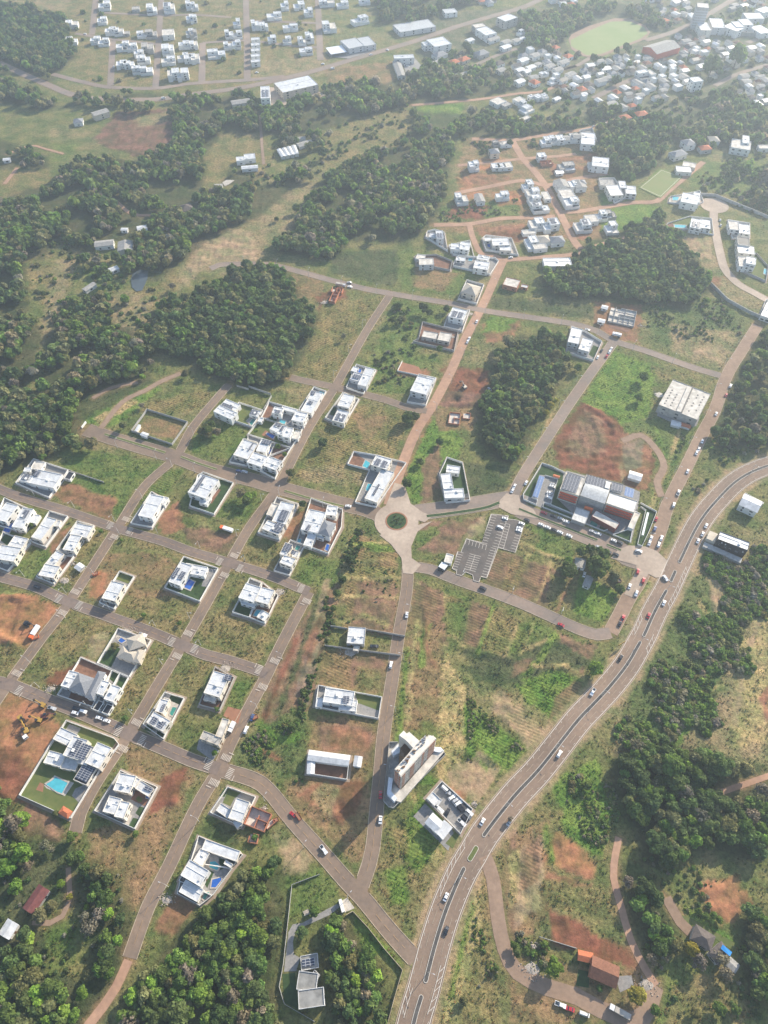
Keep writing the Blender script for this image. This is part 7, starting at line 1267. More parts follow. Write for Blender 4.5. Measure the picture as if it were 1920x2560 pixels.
box_thing(R02,828,535,(3,1.8),'orange','orange skip on the first street'); box_thing(R02,305,1085,(4,2),'orange','orange skip behind the white lorry'); box_thing(R12,545,1775,(3,1.8),'orange','orange skip beside the dark blue car'); box_thing(R13,920,420,(4,1.6),'orange','orange brick pallet skip on the diagonal street',ang=-.9); box_thing(R13,725,450,(2.4,1.8),'orange','orange skip at the timber construction site corner'); box_thing(R13,990,1248,(2.4,2.2),'white','white square cover in the fenced garden','well_cover','cover',.7)
e = empty('billboard', (*R32(380,1160), 0), .5); tag(e, 'plain yellow roadside billboard left of the highway', 'billboard'); m = MB(); m.box(-2.6,2.6,-.1,.1,2.2,4.6,True); m.build('panel', M['yellow'], e)
for s in (-1.8, 1.8): m = MB(); m.cyl((s,0,0),(s,0,2.2),.1); m.build('post', M['pole'], e)
def rubble(F, x, y, r, n, mt='rubble', label=''):
    X, Y = F(x, y); m = MB()
    for _ in range(n):
        a = rnd.uniform(0, 6.28); q = r*rnd.random()**.7; s = rnd.uniform(.12, .4); px_, py_ = q*math.cos(a), q*math.sin(a)*.7; z = rnd.uniform(.1, .5)
        p = [(px_-s, py_-s*.6, 0), (px_+s, py_-s*.5, 0), (px_+s*.7, py_+s, 0), (px_-s*.8, py_+s*.8, 0)]; tpt = (px_+rnd.uniform(-.1,.1), py_, z+s)
        for k in range(4): m.poly([p[k], p[(k+1) % 4], tpt])
    nn = 9; rg = [m.pt((r*.6*(.7+.3*rnd.random())*math.cos(2*math.pi*k/nn), r*.45*(.7+.3*rnd.random())*math.sin(2*math.pi*k/nn), -.05)) for k in range(nn)]; tpq = m.pt((0, 0, .35))
    for k in range(nn): m.f.append([rg[k], rg[(k+1) % nn], tpq])
    o = m.build('rubble_heap', M[mt]); o.location = (X, Y, .05); tag(o, label, 'rubble heap', kind='stuff')
for F, x, y, r, n, mt, l in ((R02,440,1530,5,60,'rubble','white and grey rubble beside the porch house'),(R12,290,1350,7,70,'rubble','pale rubble strip above the slatted rack house'),(R12,760,690,6,60,'rubble','pale rubble before the right twin house'),(R02,1090,1040,8,80,'rubble','building rubble along the street before the beige house'),(R03,1440,1140,5,60,'rubble','scattered white debris beside the lowest street'),(R12,1370,1210,7,70,'rubble','white debris below the long grey retaining wall'),(R02,560,590,6,50,'rubble','grey and orange rubble in the house building lot'),(R23,1280,1740,7,70,'rubble','white scrap heap beside the side road bend'),(R23,1285,1540,3,40,'rubble','white plastic scrap above the side road bend'),(R23,780,310,3,30,'rubble','white stones above the car yard wall'),(R33,620,1880,7,60,'rubble','stone rubble strip beside the yellow green tree'),(R31,720,1200,7,50,'conc_pale','concrete rubble left of the concrete shell'),(R21,740,500,6,50,'rubble','pale rubble beside the upper dirt avenue'),(R21,590,700,5,40,'rubble','rubble before the unfinished twin block house'),(R11,1140,400,7,60,'rubble','pale rubble beside the half built brick house'),(R13,620,350,3,30,'rubble','round sand and rubble heap at the timber site'),(R30,480,1700,5,40,'rubble','rubble beside the white two block house'),(R31,570,600,4,40,'conc_pale','pale sand heap right of the basement pit'),(R02,630,450,3,30,'rubble','timber and rubble beside the tiny site hut')): rubble(F, x, y, r, n, mt, l)
# street lamps
def lamp_meshes():
    a = MB(); a.cyl((0,0,0),(0,0,8.6),.17,.10,6); b = MB(); b.cyl((0,0,8.3),(2.4,0,9.1),.06,.05,5); c = MB(); c.box(2.1,3.1,-.18,.18,8.98,9.16,True)
    r = []
    for q, nm, mt in ((a,'pole','pole'),(b,'arm','steel'),(c,'lamp_head','frame')): m = bpy.data.meshes.new(nm); m.from_pydata(q.v, [], q.f); m.materials.append(M[mt]); r.append((nm, m))
    return r
LM = lamp_meshes(); LL = []
def lamp(p, q, zone):
    e = empty('street_lamp', (*p, 0), math.atan2(q[1]-p[1], q[0]-p[0]))
    for nm, m in LM: link(bpy.data.objects.new(nm, m), e)
    LL.append((e, 'pale concrete street lamp', zone, p[0]+p[1]*.001, 'street lamp'))
for (p, q, n) in LAMPS:
    zn = 'on the left residential streets' if p[0] < -20 and p[1] < 330 else 'on the middle streets' if p[1] < 330 else 'on the upper left streets' if p[0] < 40 else 'on the upper right streets'
    if p[1] < 620: lamp(p, q, zn)
for k in range(30, len(HWR)-20, 44):
    c = HWR[k]; d = (Vector(HWR[k+1])-Vector(HWR[k-1])).normalized(); lamp(c, (c[0]+d.y*3, c[1]-d.x*3), 'in the highway median')
number(LL, 'street lamps %s')
# gentle relief away from roads and lots
oc = occ.astype(np.float32)
for _ in range(3):
    oc = np.maximum(oc, np.maximum(np.roll(oc, 1, 0), np.roll(oc, -1, 0))); oc = np.maximum(oc, np.maximum(np.roll(oc, 1, 1), np.roll(oc, -1, 1)))
for _ in range(6): oc = (oc+np.roll(oc,1,0)+np.roll(oc,-1,0)+np.roll(oc,1,1)+np.roll(oc,-1,1))/5
om = 1-np.clip(oc[np.clip((GY-OY).astype(int), 0, OH-1), np.clip((GX-OX).astype(int), 0, OW-1)]*2.2, 0, 1)
w4, w5 = wob(.22, 21), wob(.55, 22); rn = np.random.RandomState(5).uniform(-1, 1, GX.shape); rn = (rn+np.roll(rn,1,0)+np.roll(rn,-1,0)+np.roll(rn,1,1)+np.roll(rn,-1,1))/5*2
bare = cover[..., 3] < .35
HH = np.where(bare, .75*np.abs(w4)+.45*w5+.5*rn, .45*w4+.25*w5+.28*rn)*om
def pit(P, dep, f=3.0):
    global HH
    d = segdist(GX, GY, P); d = np.where(inpoly(GX, GY, P), d, -d); HH = HH+np.clip(d/f+.5, 0, 1)*dep*om
def rim(P, h, w=3.0, closed=False):
    global HH
    HH = HH+np.clip(1-segdist(GX, GY, P, closed)/w, 0, 1)*h*om
pit(J((R02,[(100,770),(200,740),(480,850),(370,1010),(230,1140),(0,1040),(-60,960)])), -1.6, 3)
rim(J((R02,[(-60,760),(110,720),(300,760),(490,840)])), 2.0, 4); rim(J((R02,[(190,800),(300,830),(430,880)])), 1.6, 3); rim(J((R02,[(-20,1060),(120,1130),(200,1170)])), 2.2, 4)
pit(J((R21,[(540,1180),(660,1180),(650,1265),(520,1250)])), -2.2, 2); pit(J((R21,[(770,1050),(860,1060),(850,1120),(760,1100)])), -1.2, 2)
rim(J((R31,[(20,1270),(120,1310),(250,1390),(330,1480),(350,1560),(370,1650)])), 1.3, 3); rim(J((R31,[(60,1330),(160,1420),(220,1560),(200,1700)])), .8, 3)
for q in ([(1070,1010),(1150,1010)],[(1000,1400),(1040,1412),(1110,1427),(1165,1410)],[(1120,1342),(1092,1420)],[(1062,1312),(1032,1400)],[(1150,1350),(1120,1412),(1190,1385)],[(1200,1372),(1165,1425),(1120,1462)],[(1150,1440),(1220,1440),(1262,1462)],[(880,1700),(905,1745),(962,1835)],[(1020,1600),(1062,1642),(1102,1672)],[(1140,1200),(1100,1275)],[(1190,1215),(1160,1290)],[(1100,1160),(1180,1200),(1230,1212)],[(640,1380),(600,1480),(570,1560)],[(700,1330),(660,1450)]): rim(PT(D, q), 1.1, 2.6)
for yy in (1182,1217,1252,1292,1332): rim(PT(D, [(742,yy),(800,yy-6),(856,yy-4)]), .9, 2.6)
HH[GY > 1350] = 0; HH[np.abs(GX) > 700] = 0; HH[GY < -55] = 0
V = np.stack([GX, GY, HH], -1).reshape(-1, 3)
idx = np.arange(ny*nx).reshape(ny, nx)
Qd = np.stack([idx[:-1,:-1], idx[:-1,1:], idx[1:,1:], idx[1:,:-1]], -1).reshape(-1, 4)
def ground_mat():
    m = bpy.data.materials.new('ground_cover'); m.use_nodes = True; nt = m.node_tree; N = nt.nodes; L = nt.links
    b = N['Principled BSDF']; b.inputs['Roughness'].default_value = .97; b.inputs['Specular IOR Level'].default_value = .1
    a = N.new('ShaderNodeAttribute'); a.attribute_name = 'cover'; ro = N.new('ShaderNodeAttribute'); ro.attribute_name = 'rows'
    tc = N.new('ShaderNodeTexCoord')
    def noise(s, d=4, r=.6):
        n = N.new('ShaderNodeTexNoise'); n.inputs['Scale'].default_value = s; n.inputs['Detail'].default_value = d; n.inputs['Roughness'].default_value = r
        L.new(tc.outputs['Object'], n.inputs[0]); return n
    def rng(src, a0, a1, b0, b1):
        r = N.new('ShaderNodeMapRange'); L.new(src, r.inputs[0])
        for i, v in enumerate((a0, a1, b0, b1)): r.inputs[i+1].default_value = v
        return r.outputs[0]
    def mix(bt, f, x, y):
        q = N.new('ShaderNodeMix'); q.data_type = 'RGBA'; q.blend_type = bt
        if isinstance(f, float): q.inputs[0].default_value = f
        else: L.new(f, q.inputs[0])
        for k, s in ((6, x), (7, y)):
            if isinstance(s, tuple): q.inputs[k].default_value = (*s, 1)
            else: L.new(s, q.inputs[k])
        return q.outputs[2]
    n1, n2, n3 = noise(.5, 5, .7), noise(.07, 4), noise(1.6, 3)
    col = a.outputs['Color']
    dryc = mix('MULTIPLY', 1.0, col, (1.55, 1.3, 1.25)); grn = mix('MULTIPLY', 1.0, col, (.72, .92, .66))
    col = mix('MIX', rng(n2.outputs[0], .38, .62, .0, .75), grn, dryc)
    f1 = rng(n1.outputs[0], .3, .7, .42, 1.62); cm = N.new('ShaderNodeCombineColor')
    for k in range(3): L.new(f1, cm.inputs[k])
    col = mix('MULTIPLY', rng(a.outputs['Alpha'], 0, 1, .55, 1), col, cm.outputs[0])
    # planting and plough rows
    mp = N.new('ShaderNodeMapping'); mp.inputs['Rotation'].default_value = (0, 0, math.radians(25)); L.new(tc.outputs['Object'], mp.inputs[0])
    wv = N.new('ShaderNodeTexWave'); wv.inputs['Scale'].default_value = .17; wv.inputs['Distortion'].default_value = 2.5; wv.inputs['Detail'].default_value = 2; wv.inputs['Detail Scale'].default_value = .3; wv.bands_direction = 'Y'; L.new(mp.outputs[0], wv.inputs[0])
    wc = mix('MIX', wv.outputs[1], (.62, .66, .6), (1.3, 1.25, 1.2))
    fr = rng(ro.outputs['Fac'], 0, 2, 0, .8)
    col = mix('MULTIPLY', fr, col, wc)
    L.new(col, b.inputs['Base Color'])
    h = N.new('ShaderNodeMath'); h.operation = 'MULTIPLY_ADD'; L.new(n3.outputs[0], h.inputs[0]); h.inputs[1].default_value = .5; L.new(n1.outputs[0], h.inputs[2])
    bp = N.new('ShaderNodeBump'); bp.inputs['Distance'].default_value = 1.0
    L.new(rng(a.outputs['Alpha'], 0, 1, .25, .75), bp.inputs['Strength']); L.new(h.outputs[0], bp.inputs['Height']); L.new(bp.outputs[0], b.inputs['Normal'])
    return m
gm = fastmesh('ground', V, Qd, [ground_mat()], {'cover': cover.reshape(-1, 4), 'rows': rows.reshape(-1)})
g = link(bpy.data.objects.new('ground', gm)); g['kind'] = 'structure'
# ---------------- vegetation ----------------
PAL = {'dark': (.092,.138,.047), 'mid': (.125,.182,.056), 'green': (.155,.24,.055), 'lime': (.22,.34,.055), 'olive': (.205,.208,.09), 'dry': (.26,.235,.165), 'gold': (.36,.34,.06)}
MIX = {'near': ('dark','mid','mid','green','green','olive','dry','lime'), 'mix': ('dark','dark','mid','mid','green','olive','olive','dry'), 'dark': ('dark','dark','dark','mid','mid','olive'),
       'green': ('mid','green','green','olive','mid','dry'), 'lime': ('lime','lime','green','mid','olive','dry'), 'olive': ('olive','dry','mid','olive','green')}
def unit(v): return v/np.linalg.norm(v, axis=-1, keepdims=True)
def crown(seed, nq, lobes=9, size=.15, sparse=False):
    r = np.random.RandomState(seed); Vs = []; T = []
    C0 = [(0, 0, .52, .52)]
    for k in range(lobes):
        a = 2*math.pi*k/lobes+r.uniform(-.3, .3); q = r.uniform(.38, .66); C0.append((q*math.cos(a), q*math.sin(a), r.uniform(.18, .62), r.uniform(.27, .42)))
    for k in range(3): C0.append((r.uniform(-.3, .3), r.uniform(-.3, .3), r.uniform(.6, .85), r.uniform(.25, .36)))
    C0 = np.array(C0); w = C0[:, 3]**2; ids = r.choice(len(C0), nq, p=w/w.sum())
    d = unit(r.normal(size=(nq, 3))+np.array([0, 0, .6])); c = C0[ids, :3]; rad = C0[ids, 3]*r.uniform(.82 if not sparse else .3, 1.08, nq)
    p = c+d*rad[:, None]; n = unit(d+r.normal(scale=.45, size=(nq, 3)))
    a = unit(np.cross(n, r.normal(size=(nq, 3)))); b = np.cross(n, a); s = (size*r.uniform(.6, 1.35, nq))[:, None]
    V = np.stack([p-a*s-b*s*.8, p+a*s-b*s*.8, p+a*s*.8+b*s, p-a*s*.8+b*s], 1)
    t = r.uniform(.72, 1.25, nq)*(.8+.35*np.random.RandomState(seed+5).uniform(0, 1, len(C0)))[ids]
    if not sparse:                       # opaque inner masses so that the crown is not see-through
        for cx, cy, cz, cr in C0:
            m = 26; dd = unit(r.normal(size=(m, 3))); pp = np.array([cx, cy, cz])+dd*cr*.66; aa = unit(np.cross(dd, r.normal(size=(m, 3)))); bb2 = np.cross(dd, aa); ss = cr*.42
            V = np.concatenate([V, np.stack([pp-aa*ss-bb2*ss, pp+aa*ss-bb2*ss, pp+aa*ss+bb2*ss, pp-aa*ss+bb2*ss], 1)]); t = np.concatenate([t, np.full(m, .85)])
    V[..., 2] = V[..., 2]*1.05+.0
    return V, t
def tomesh(name, V, t):
    n = len(V); col = np.ones((n, 4, 4), dtype=np.float32); col[..., :3] = t[:, None, None]
    return fastmesh(name, V.reshape(-1, 3), np.arange(n*4).reshape(-1, 4), [M['leaf']], {'tint': col.reshape(-1, 4)})
HI = [tomesh('crown', *crown(s, 950, lobes=7+s % 4, size=.105)) for s in range(7)]
HS = [tomesh('sparse_crown', *crown(50+s, 520, size=.075, sparse=True)) for s in range(3)]
LO = {k: [crown(100+s, k, lobes=6+s % 3, size=z) for s in range(6)] for k, z in ((300, .15), (130, .21), (60, .27))}
def trunk_mesh(seed):
    r = random.Random(seed); mb = MB(); mb.cyl((0,0,-.2), (.05,.03,.9), .075, .05, 7)
    for k in range(4):
        a = k*1.6+r.uniform(-.4,.4); e = (.45*math.cos(a), .45*math.sin(a), 1.25+r.uniform(-.1,.2)); mb.cyl((.05,.03,.75), e, .035, .015, 5)
    m = bpy.data.meshes.new('trunk'); m.from_pydata(mb.v, [], mb.f); m.materials.append(M['bark']); return m
TR = [trunk_mesh(s) for s in range(3)]
SPN = {'dark': 'dark green', 'mid': 'mid green', 'green': 'fresh green', 'lime': 'bright lime green', 'olive': 'olive brown', 'dry': 'bare grey brown', 'gold': 'yellow green'}
def jit(c, k=.16):
    f = rnd.uniform(1-k, 1+k); return (c[0]*f*rnd.uniform(.9, 1.12), c[1]*f, c[2]*f*rnd.uniform(.85, 1.15), 1)
def tree(x, y, r, sp, label, group=None, name='tree', hk=1.0):
    e = empty(name, (x, y, 0), rnd.uniform(0, 6.28)); tag(e, label, 'palm' if name == 'palm_tree' else ('shrub' if name == 'shrub' else 'tree'), group)
    h = r*rnd.uniform(.8, 1.1)*hk
    c = bpy.data.objects.new('crown', rnd.choice(HS if sp == 'dry' else HI)); link(c, e); c.location = (0, 0, .0 if name == 'shrub' else h*.75); c.scale = (r, r*rnd.uniform(.88, 1.12), r*rnd.uniform(.85, 1.1)*hk); c.color = jit(PAL[sp])
    t = bpy.data.objects.new('trunk', rnd.choice(TR)); link(t, e); k = h*1.0 if name != 'shrub' else r*.5; t.scale = (r*.8, r*.8, k)
    return e
singles = [
 (R11,1125,1610,4.2,'dark','dark round tree alone in the field right of the walled houses'), (R11,855,1870,3.6,'olive','olive tree on the street corner below the large lone tree'),
 (R21,200,1400,5.2,'mid','bushy twin crowned tree in the field left of the dirt avenue'), (R21,265,1380,4.2,'dark','dark tree touching the bushy tree left of the dirt avenue'),
 (R21,310,1770,3.4,'mid','small spiky tree in the bright grass right of the dirt avenue'), (R21,480,1600,3.2,'mid','small tree below the brick foundation site'), (R21,195,1960,4.0,'dark','round dark bush near the roundabout grass corner'),
 (R21,335,445,5.0,'dark','dark tree below the upper cross street'), (R21,395,490,3.6,'dark','smaller dark tree right below its larger neighbour'), (R21,540,450,3.6,'dark','dark tree beside the white solar house left wall'),
 (R21,130,420,4,'mid','mid green tree near the left road fork'),(R21,75,550,3.6,'mid','mid green tree left of the weedy block'),(R21,155,545,3.6,'olive','olive tree in the weedy block'),(R21,480,800,3.2,'green','small green tree beside the unfinished row house wall'),
 (R31,590,1040,4.6,'green','light green tree in the lush field above the bare earth pad'), (R31,540,1220,3.8,'green','light green tree in the middle of the lush field'), (R31,1130,380,3.4,'lime','lime green bush above the weedy slope'),
 (R31,1420,1120,4.4,'mid','round tree right of the upper right street'), (R31,1210,1510,5.0,'mid','large round tree right of the street below the concrete shell'), (R31,20,960,3.8,'green','green tree left of the street by the white corner house'),
 (R32,190,470,8.0,'mid','tall spreading tree in the garden by the old sheds'), (R32,130,330,4.0,'dark','dark tree on the avenue edge opposite the office building'), (R22,1590,520,6.0,'mid','large dense palm like tree at the car park field edge'),
 (R32,330,560,4.2,'olive','olive tree beside the slatted shed'), (R32,380,660,3.6,'mid','tree on the lane edge in the lower garden'), (R32,175,1350,5.0,'lime','bright green tree left of the highway'), (R32,710,2170,5.6,'olive','olive topped round tree beside the lower highway wood'),
 (R33,100,1250-1100,3,'mid','small tree on the slope edge'), (R23,1465,1730,4.6,'lime','bright green round tree beside the brick farm yard'), (R33,525,1960,4.2,'gold','yellow green round tree at the yard corner'), (R33,205,1905,1.8,'green','small bush in the brick house yard'),
 (R33,1065,1240,2.0,'green','first clipped round bush above the farmhouse lawn'), (R33,1120,1280,2.0,'green','second clipped round bush above the farmhouse lawn'), (R33,1190,1270,1.9,'green','third clipped round bush above the farmhouse lawn'), (R33,1175,1320,1.5,'green','smallest clipped bush above the farmhouse lawn'), (R33,1240,1310,1.9,'green','rightmost clipped bush above the farmhouse lawn'),
 (R33,1000,1560,4.2,'gold','yellowing half bare tree in front of the farmhouse'), (R33,860,1530,4.0,'olive','olive tree left of the yellowing tree'), (R33,1070,1670,4.4,'dry','bare branched tree below the farmhouse'), (R33,1250,1640,4.2,'dry','bare grey tree leaning over the farmhouse roof edge'), (R33,1300,1780,4.0,'dry','bare grey tree below the farmhouse terrace'),
 (R33,660,1650,3.6,'dry','bare tree at the end of the dirt track'), (R33,1240,2080,3.4,'green','feathery palm like tree on the lower right lawn'), (R33,1040,2120,2.6,'olive','small sparse tree on the lower right lawn'), (R33,1380,2090,2.4,'green','small shrub on the lower right lawn'), (R33,690,2090,2.6,'green','bushy tree beside the lower right lane'),
 (R33,1600,1800,4.2,'dry','grey thin tree at the right edge below the farmhouse'), (R33,770,1620,3.0,'dry','thin bare tree left of the lawn'),
 (R23,1120,1530,2.2,'green','green bush on the side road bend'),(R23,1150,1600,2.2,'mid','darker bush on the side road bend'),(R23,1390,1520,2.2,'green','bush above the brick farm yard'),(R23,690,2010,2.2,'olive','lone bush in the straw verge beside the highway'),(R23,970,1730,1.8,'green','small shrub on the verge by the side road'),(R23,1090,640-200,2,'dry','dry shrub right of the highway'),
 (R13,1055,1240,2.8,'green','round green tree in the fenced garden'), (R13,950,1420,3.0,'mid','tree inside the bend of the slabbed driveway'), (R13,700,820,4.4,'mid','bushy tree below the brick construction site'), (R13,650,900,3.6,'green','green tree next to the bushy tree below the construction site'), (R13,540,600,2.0,'green','shrub beside the construction site'),
 (R03,185,440,4.6,'lime','bright lime tree right of the lower left grove'), (R03,160,590,4.6,'olive','broad olive tree below the pool garden wall'), (R03,190,730,5.6,'lime','broad lime tree left of the maroon roofed house drive'), (R03,380,670,3.4,'dry','brown thin tree left of the gravel path'), (R03,440,700,2.8,'dry','pale thin tree next to the gravel path'),
 (R03,130,1020,3.8,'lime','lime tree above the maroon roofed house'), (R03,240,850,3.6,'dry','grey thin tree above the maroon roofed house'), (R03,520,1000,2.6,'lime','small lime tree beside the gravel path'), (R03,440,1190,3.4,'olive','olive tree touching the maroon roofed house'), (R03,350,1270,3.8,'olive','round olive tree in front of the maroon roofed house'), (R03,750,1200,1.8,'lime','small lime bush in the thicket'),
 (R03,620,600,3.2,'green','green tree at the end of the street'), (R03,620,780,4.0,'mid','tree beside the gravel path at the street end'), (R03,690,760,3.0,'green','green tree right of the gravel path'), (R03,730,870,3.6,'mid','tree in the thicket right of the gravel path'), (R03,860,1250,4.6,'dry','broad grey brown tree in the thicket'), (R03,770,1380,5.0,'dry','largest grey brown tree in the thicket'), (R03,730,1290,3.4,'dry','grey brown tree left of the largest one'),
 (R03,920,1460,3.8,'green','green tree in the thicket beside the street'), (R03,1010,1490,3.0,'lime','lime tree beside the lower street'), (R03,920,1600,4.6,'mid','tree beside the lower left street'), (R03,770,1790,2.8,'olive','small olive tree in the lower thicket'), (R03,940,1770,2.8,'green','green tree beside the dirt road'), (R03,710,1940,3.4,'lime','vivid lime tree near the bottom edge'), (R03,630,2140,3.2,'lime','vivid lime tree on the bottom edge'),
 (R03,600,1110,2,'gold','yellow bush on the gravel path'), (R03,480,390,2.0,'olive','small olive tree at the pool garden corner'), (R03,1170,570,1.8,'green','shrub below the twin house'),
 (R12,215,1705,1.6,'green','small green palm below the grey edged house'), (R12,195,2080,2.0,'lime','small lime tree beside the street lamp corner'), (R12,860,1860,2.6,'mid','bush in the weedy strip'),(R12,1370,410,3.4,'dark','dark bush at the top of the hedge line'),(R12,1300,580,3.0,'dark','dark bush in the middle of the hedge line'),(R12,1250,700,2.8,'mid','bush in the lower hedge line'),(R12,1220,830,2.4,'mid','lowest bush of the hedge line'),
 (R02,1050,240,1.3,'lime','small lime shrub on the street corner'), (R02,870,165,1.6,'green','green shrub near the long white house'), (R02,1240,890,1.8,'green','shrub in the weedy block'),(R02,990,1160,2.6,'olive','tree beside the blue garden pool'),(R02,1550,960,1.6,'green','shrub at the right end of the weedy block'),(R02,1080,1780,2.0,'green','bush at the street corner lot'),(R02,270,115,2.0,'green','small palm beside the white shed'),
 (R01,370,320,3.0,'dark','dark lone tree in the left meadow'), (R01,780,1580+40,5.2,'olive','broad olive tree by the street end'),(R01,680,1650,4.4,'mid','tree left of the broad olive tree'),(R01,1060,1460,3.6,'olive','olive tree beside the track above the walled lot'),(R01,1220,1290,2.8,'dry','thin tree above the walled lot'),(R01,360,1730,3.2,'green','green tree above the dark canopied house'),(R01,1095,1045,2.8,'olive','round olive tree by the gravel track'),(R01,950,1080,2.8,'olive','small tree by the upper gravel track'),(R01,1230,1040,3.2,'lime','lime tree where the gravel tracks part'),(R01,1240,985,2.6,'olive','golden olive tree above the lime tree'),(R01,1600,1010,3.8,'olive','tree at the upper end of the gravel track'),(R01,1020,700,3.2,'green','bright tree in the left woodland clearing'),(R01,1490,260,4,'dry','grey tree right of the pond'),(R01,900,400,3.6,'dry','grey thin tree left of the pond field'),
 (R11,125,1510,4.8,'mid','large tree in the left block below the white solar houses'),(R11,220,1520,3.8,'dry','grey thin tree beside the large tree in the left block'),(R11,420,2050,4.4,'dry','grey brown tree beside the fenced garden'),(R11,470,2110,4.4,'mid','mid green tree beside the fenced garden'),(R11,740,1640,2.6,'green','green tree in a walled garden'),(R11,550,1510,2.2,'lime','lime shrubs in the walled lawn'),(R11,800,1710,2.2,'green','second green tree in a walled garden'),(R11,955,2140,3.2,'dark','dark round tree at the corner lot'),(R11,360,1050,3.4,'dry','pale thin tree at the wood edge'),(R11,800,1010,4.6,'olive','tree at the right tip of the large wood'),(R11,600,1080,4,'olive','tree above the walled soil lot'),(R11,1310,690,3.4,'dry','thin tree in the planted field'),
 (R21,1440,1290,3.4,'gold','yellow flowering tree at the park wood edge'),(R21,1480,1245,3.0,'gold','upper yellow flowering tree at the park wood edge'),(R21,1405,1350,2.4,'gold','lowest yellow flowering tree at the park wood edge'),
 (R10,730,1890,3.0,'dark','lone palm shaped tree on the tan hillside'),(R10,910,1500,4.4,'mid','tree at the foot of the clearing'),(R10,1130,1310,7,'dark','large dark tree beside the long sheds'),(R10,900,1790,5,'mid','round tree on the tan hillside'),(R10,1065,1900,4.4,'olive','olive tree at the hillside wood edge'),(R10,210,1940,4.4,'lime','lime tree on the hillside ridge'),
 (R30,440,405,7,'dark','dark tree beside the running track'),(R30,160,500,6,'dark','dark tree below the running track'),(R20,1090,1230,4,'dark','round tree beside the dirt estate fork'),(R20,715,400,7,'dark','round tree among the far grey roofs'),(R30,1400,480,14,'green','very large pale green tree in the far town'),(R30,1180,560,12,'green','large pale green tree above the white tower house'),(R30,220,575,5,'dark','dark tree among far roofs'),(R30,355,685,6,'dark','dark tree beside the far road'),
]
TREES = []
for F, x, y, r, sp, lb in singles:
    X, Y = F(x, y, r*1.1); TREES.append((X, Y, r, sp, lb, None, 9))
for P, sp, r0, r1, pal, zone in FOREST:
    xs = [p[0] for p in P]; ys = [p[1] for p in P]
    Yc = sum(ys)/len(ys); s = sp*(1.0 if Yc < 700 else 1.05)
    a = np.arange(min(xs), max(xs), s); b = np.arange(min(ys), max(ys), s*.87)
    X, Y = np.meshgrid(a, b); X = X+(np.arange(len(b)) % 2)[:, None]*s/2
    X = (X+nr.uniform(-.36, .36, X.shape)*s).ravel(); Y = (Y+nr.uniform(-.36, .36, Y.shape)*s).ravel()
    edge = np.sin(X*.13+Y*.05)*4.0+np.sin(Y*.17-X*.09)*4+np.sin(X*.41)*2
    m = inpoly(X, Y, P) & (segdist(X, Y, P) > 2.5+edge*.7)
    for x, y in zip(X[m], Y[m]):
        g1 = math.sin(x*.045+1.3)*math.sin(y*.038+.4)+.6*math.sin(x*.11-y*.07)+.35*math.sin(y*.19+x*.05)
        if rnd.random() < .06 or (pal in ('mix','olive','green') and g1 < -.62 and y > 250): continue
        if not free(x, y, 2): continue
        r = (r0+(r1-r0)*rnd.random()**1.3)*(1.1 if Yc < 300 else 1.12)
        if rnd.random() < .08: r *= 1.3
        g2 = math.sin(x*.08+2)*math.sin(y*.07)+.5*math.sin(x*.21+y*.13)
        sp_ = rnd.choice(MIX[pal]) if rnd.random() < .6 else ('green' if g2 > .45 else 'olive' if g2 < -.45 else 'mid' if g2 > 0 else 'dark')
        TREES.append((x, y, r, sp_, None, zone, 0))
CLEAR = [PT(D, q) for q in ([(60,540),(170,545),(155,640),(125,740),(80,800),(66,740),(92,660),(50,600)],[(248,640),(335,628),(345,705),(290,745),(240,705)],[(312,400),(425,385),(432,436),(318,438)],[(442,300),(558,290),(588,340),(500,424),(442,412)],[(180,862),(340,802),(350,832),(250,922),(180,922)],[(190,596),(285,600),(270,645),(195,645)],[(0,372),(108,368),(104,415),(50,438),(0,420)],[(150,450),(215,470),(205,510),(150,500)],[(560,400),(640,392),(665,455),(590,505),(545,470)],[(250,470),(330,455),(340,480),(262,500)],[(655,250),(740,262),(700,300),(640,290)],[(380,600),(440,610),(420,650),(372,640)],[(900,238),(985,232),(980,262),(905,262)])]
def clear(x, y):
    X = np.array([x]); Y = np.array([y]); return any(inpoly(X, Y, q)[0] for q in CLEAR)
TREES = [t for t in TREES if t[6] == 9 or not clear(t[0], t[1]) or rnd.random() < .05]
def pxsize(t): return t[2]/math.hypot(t[0], t[1], CAM_H)
S9 = [t for t in TREES if t[6] == 9]; TF = [t for t in TREES if t[6] == 0]
TF.sort(key=lambda t: -pxsize(t)*(1 if t[5] != 'a' else .2))
NI = max(0, 296-len(S9)); near = TF[:NI]; far = TF[NI:]
def ordinal(n): return {1:'first',2:'second',3:'third',4:'fourth',5:'fifth',6:'sixth',7:'seventh',8:'eighth',9:'ninth',10:'tenth',11:'eleventh',12:'twelfth'}.get(n, '%d%s' % (n, 'st' if n%10==1 and n%100!=11 else 'nd' if n%10==2 and n%100!=12 else 'rd' if n%10==3 and n%100!=13 else 'th'))
for t in S9: tree(t[0], t[1], t[2], t[3], t[4], 'single trees and small groups')
from collections import defaultdict
zz = defaultdict(list)
for t in near: zz[(t[3], t[5])].append(t)
for (sp, zone), L in zz.items():
    L.sort(key=lambda t: t[0]/t[1] if t[1] > 1 else t[0])
    for k, t in enumerate(L):
        if len(L) == 1: lb = SPN[sp]+' tree in the '+zone
        else: lb = (('leftmost ' if k == 0 else 'rightmost ' if k == len(L)-1 else ordinal(k+1)+' from left, ')+SPN[sp]+' tree in the '+zone)
        tree(t[0], t[1], t[2], t[3], lb, 'trees of the '+zone)
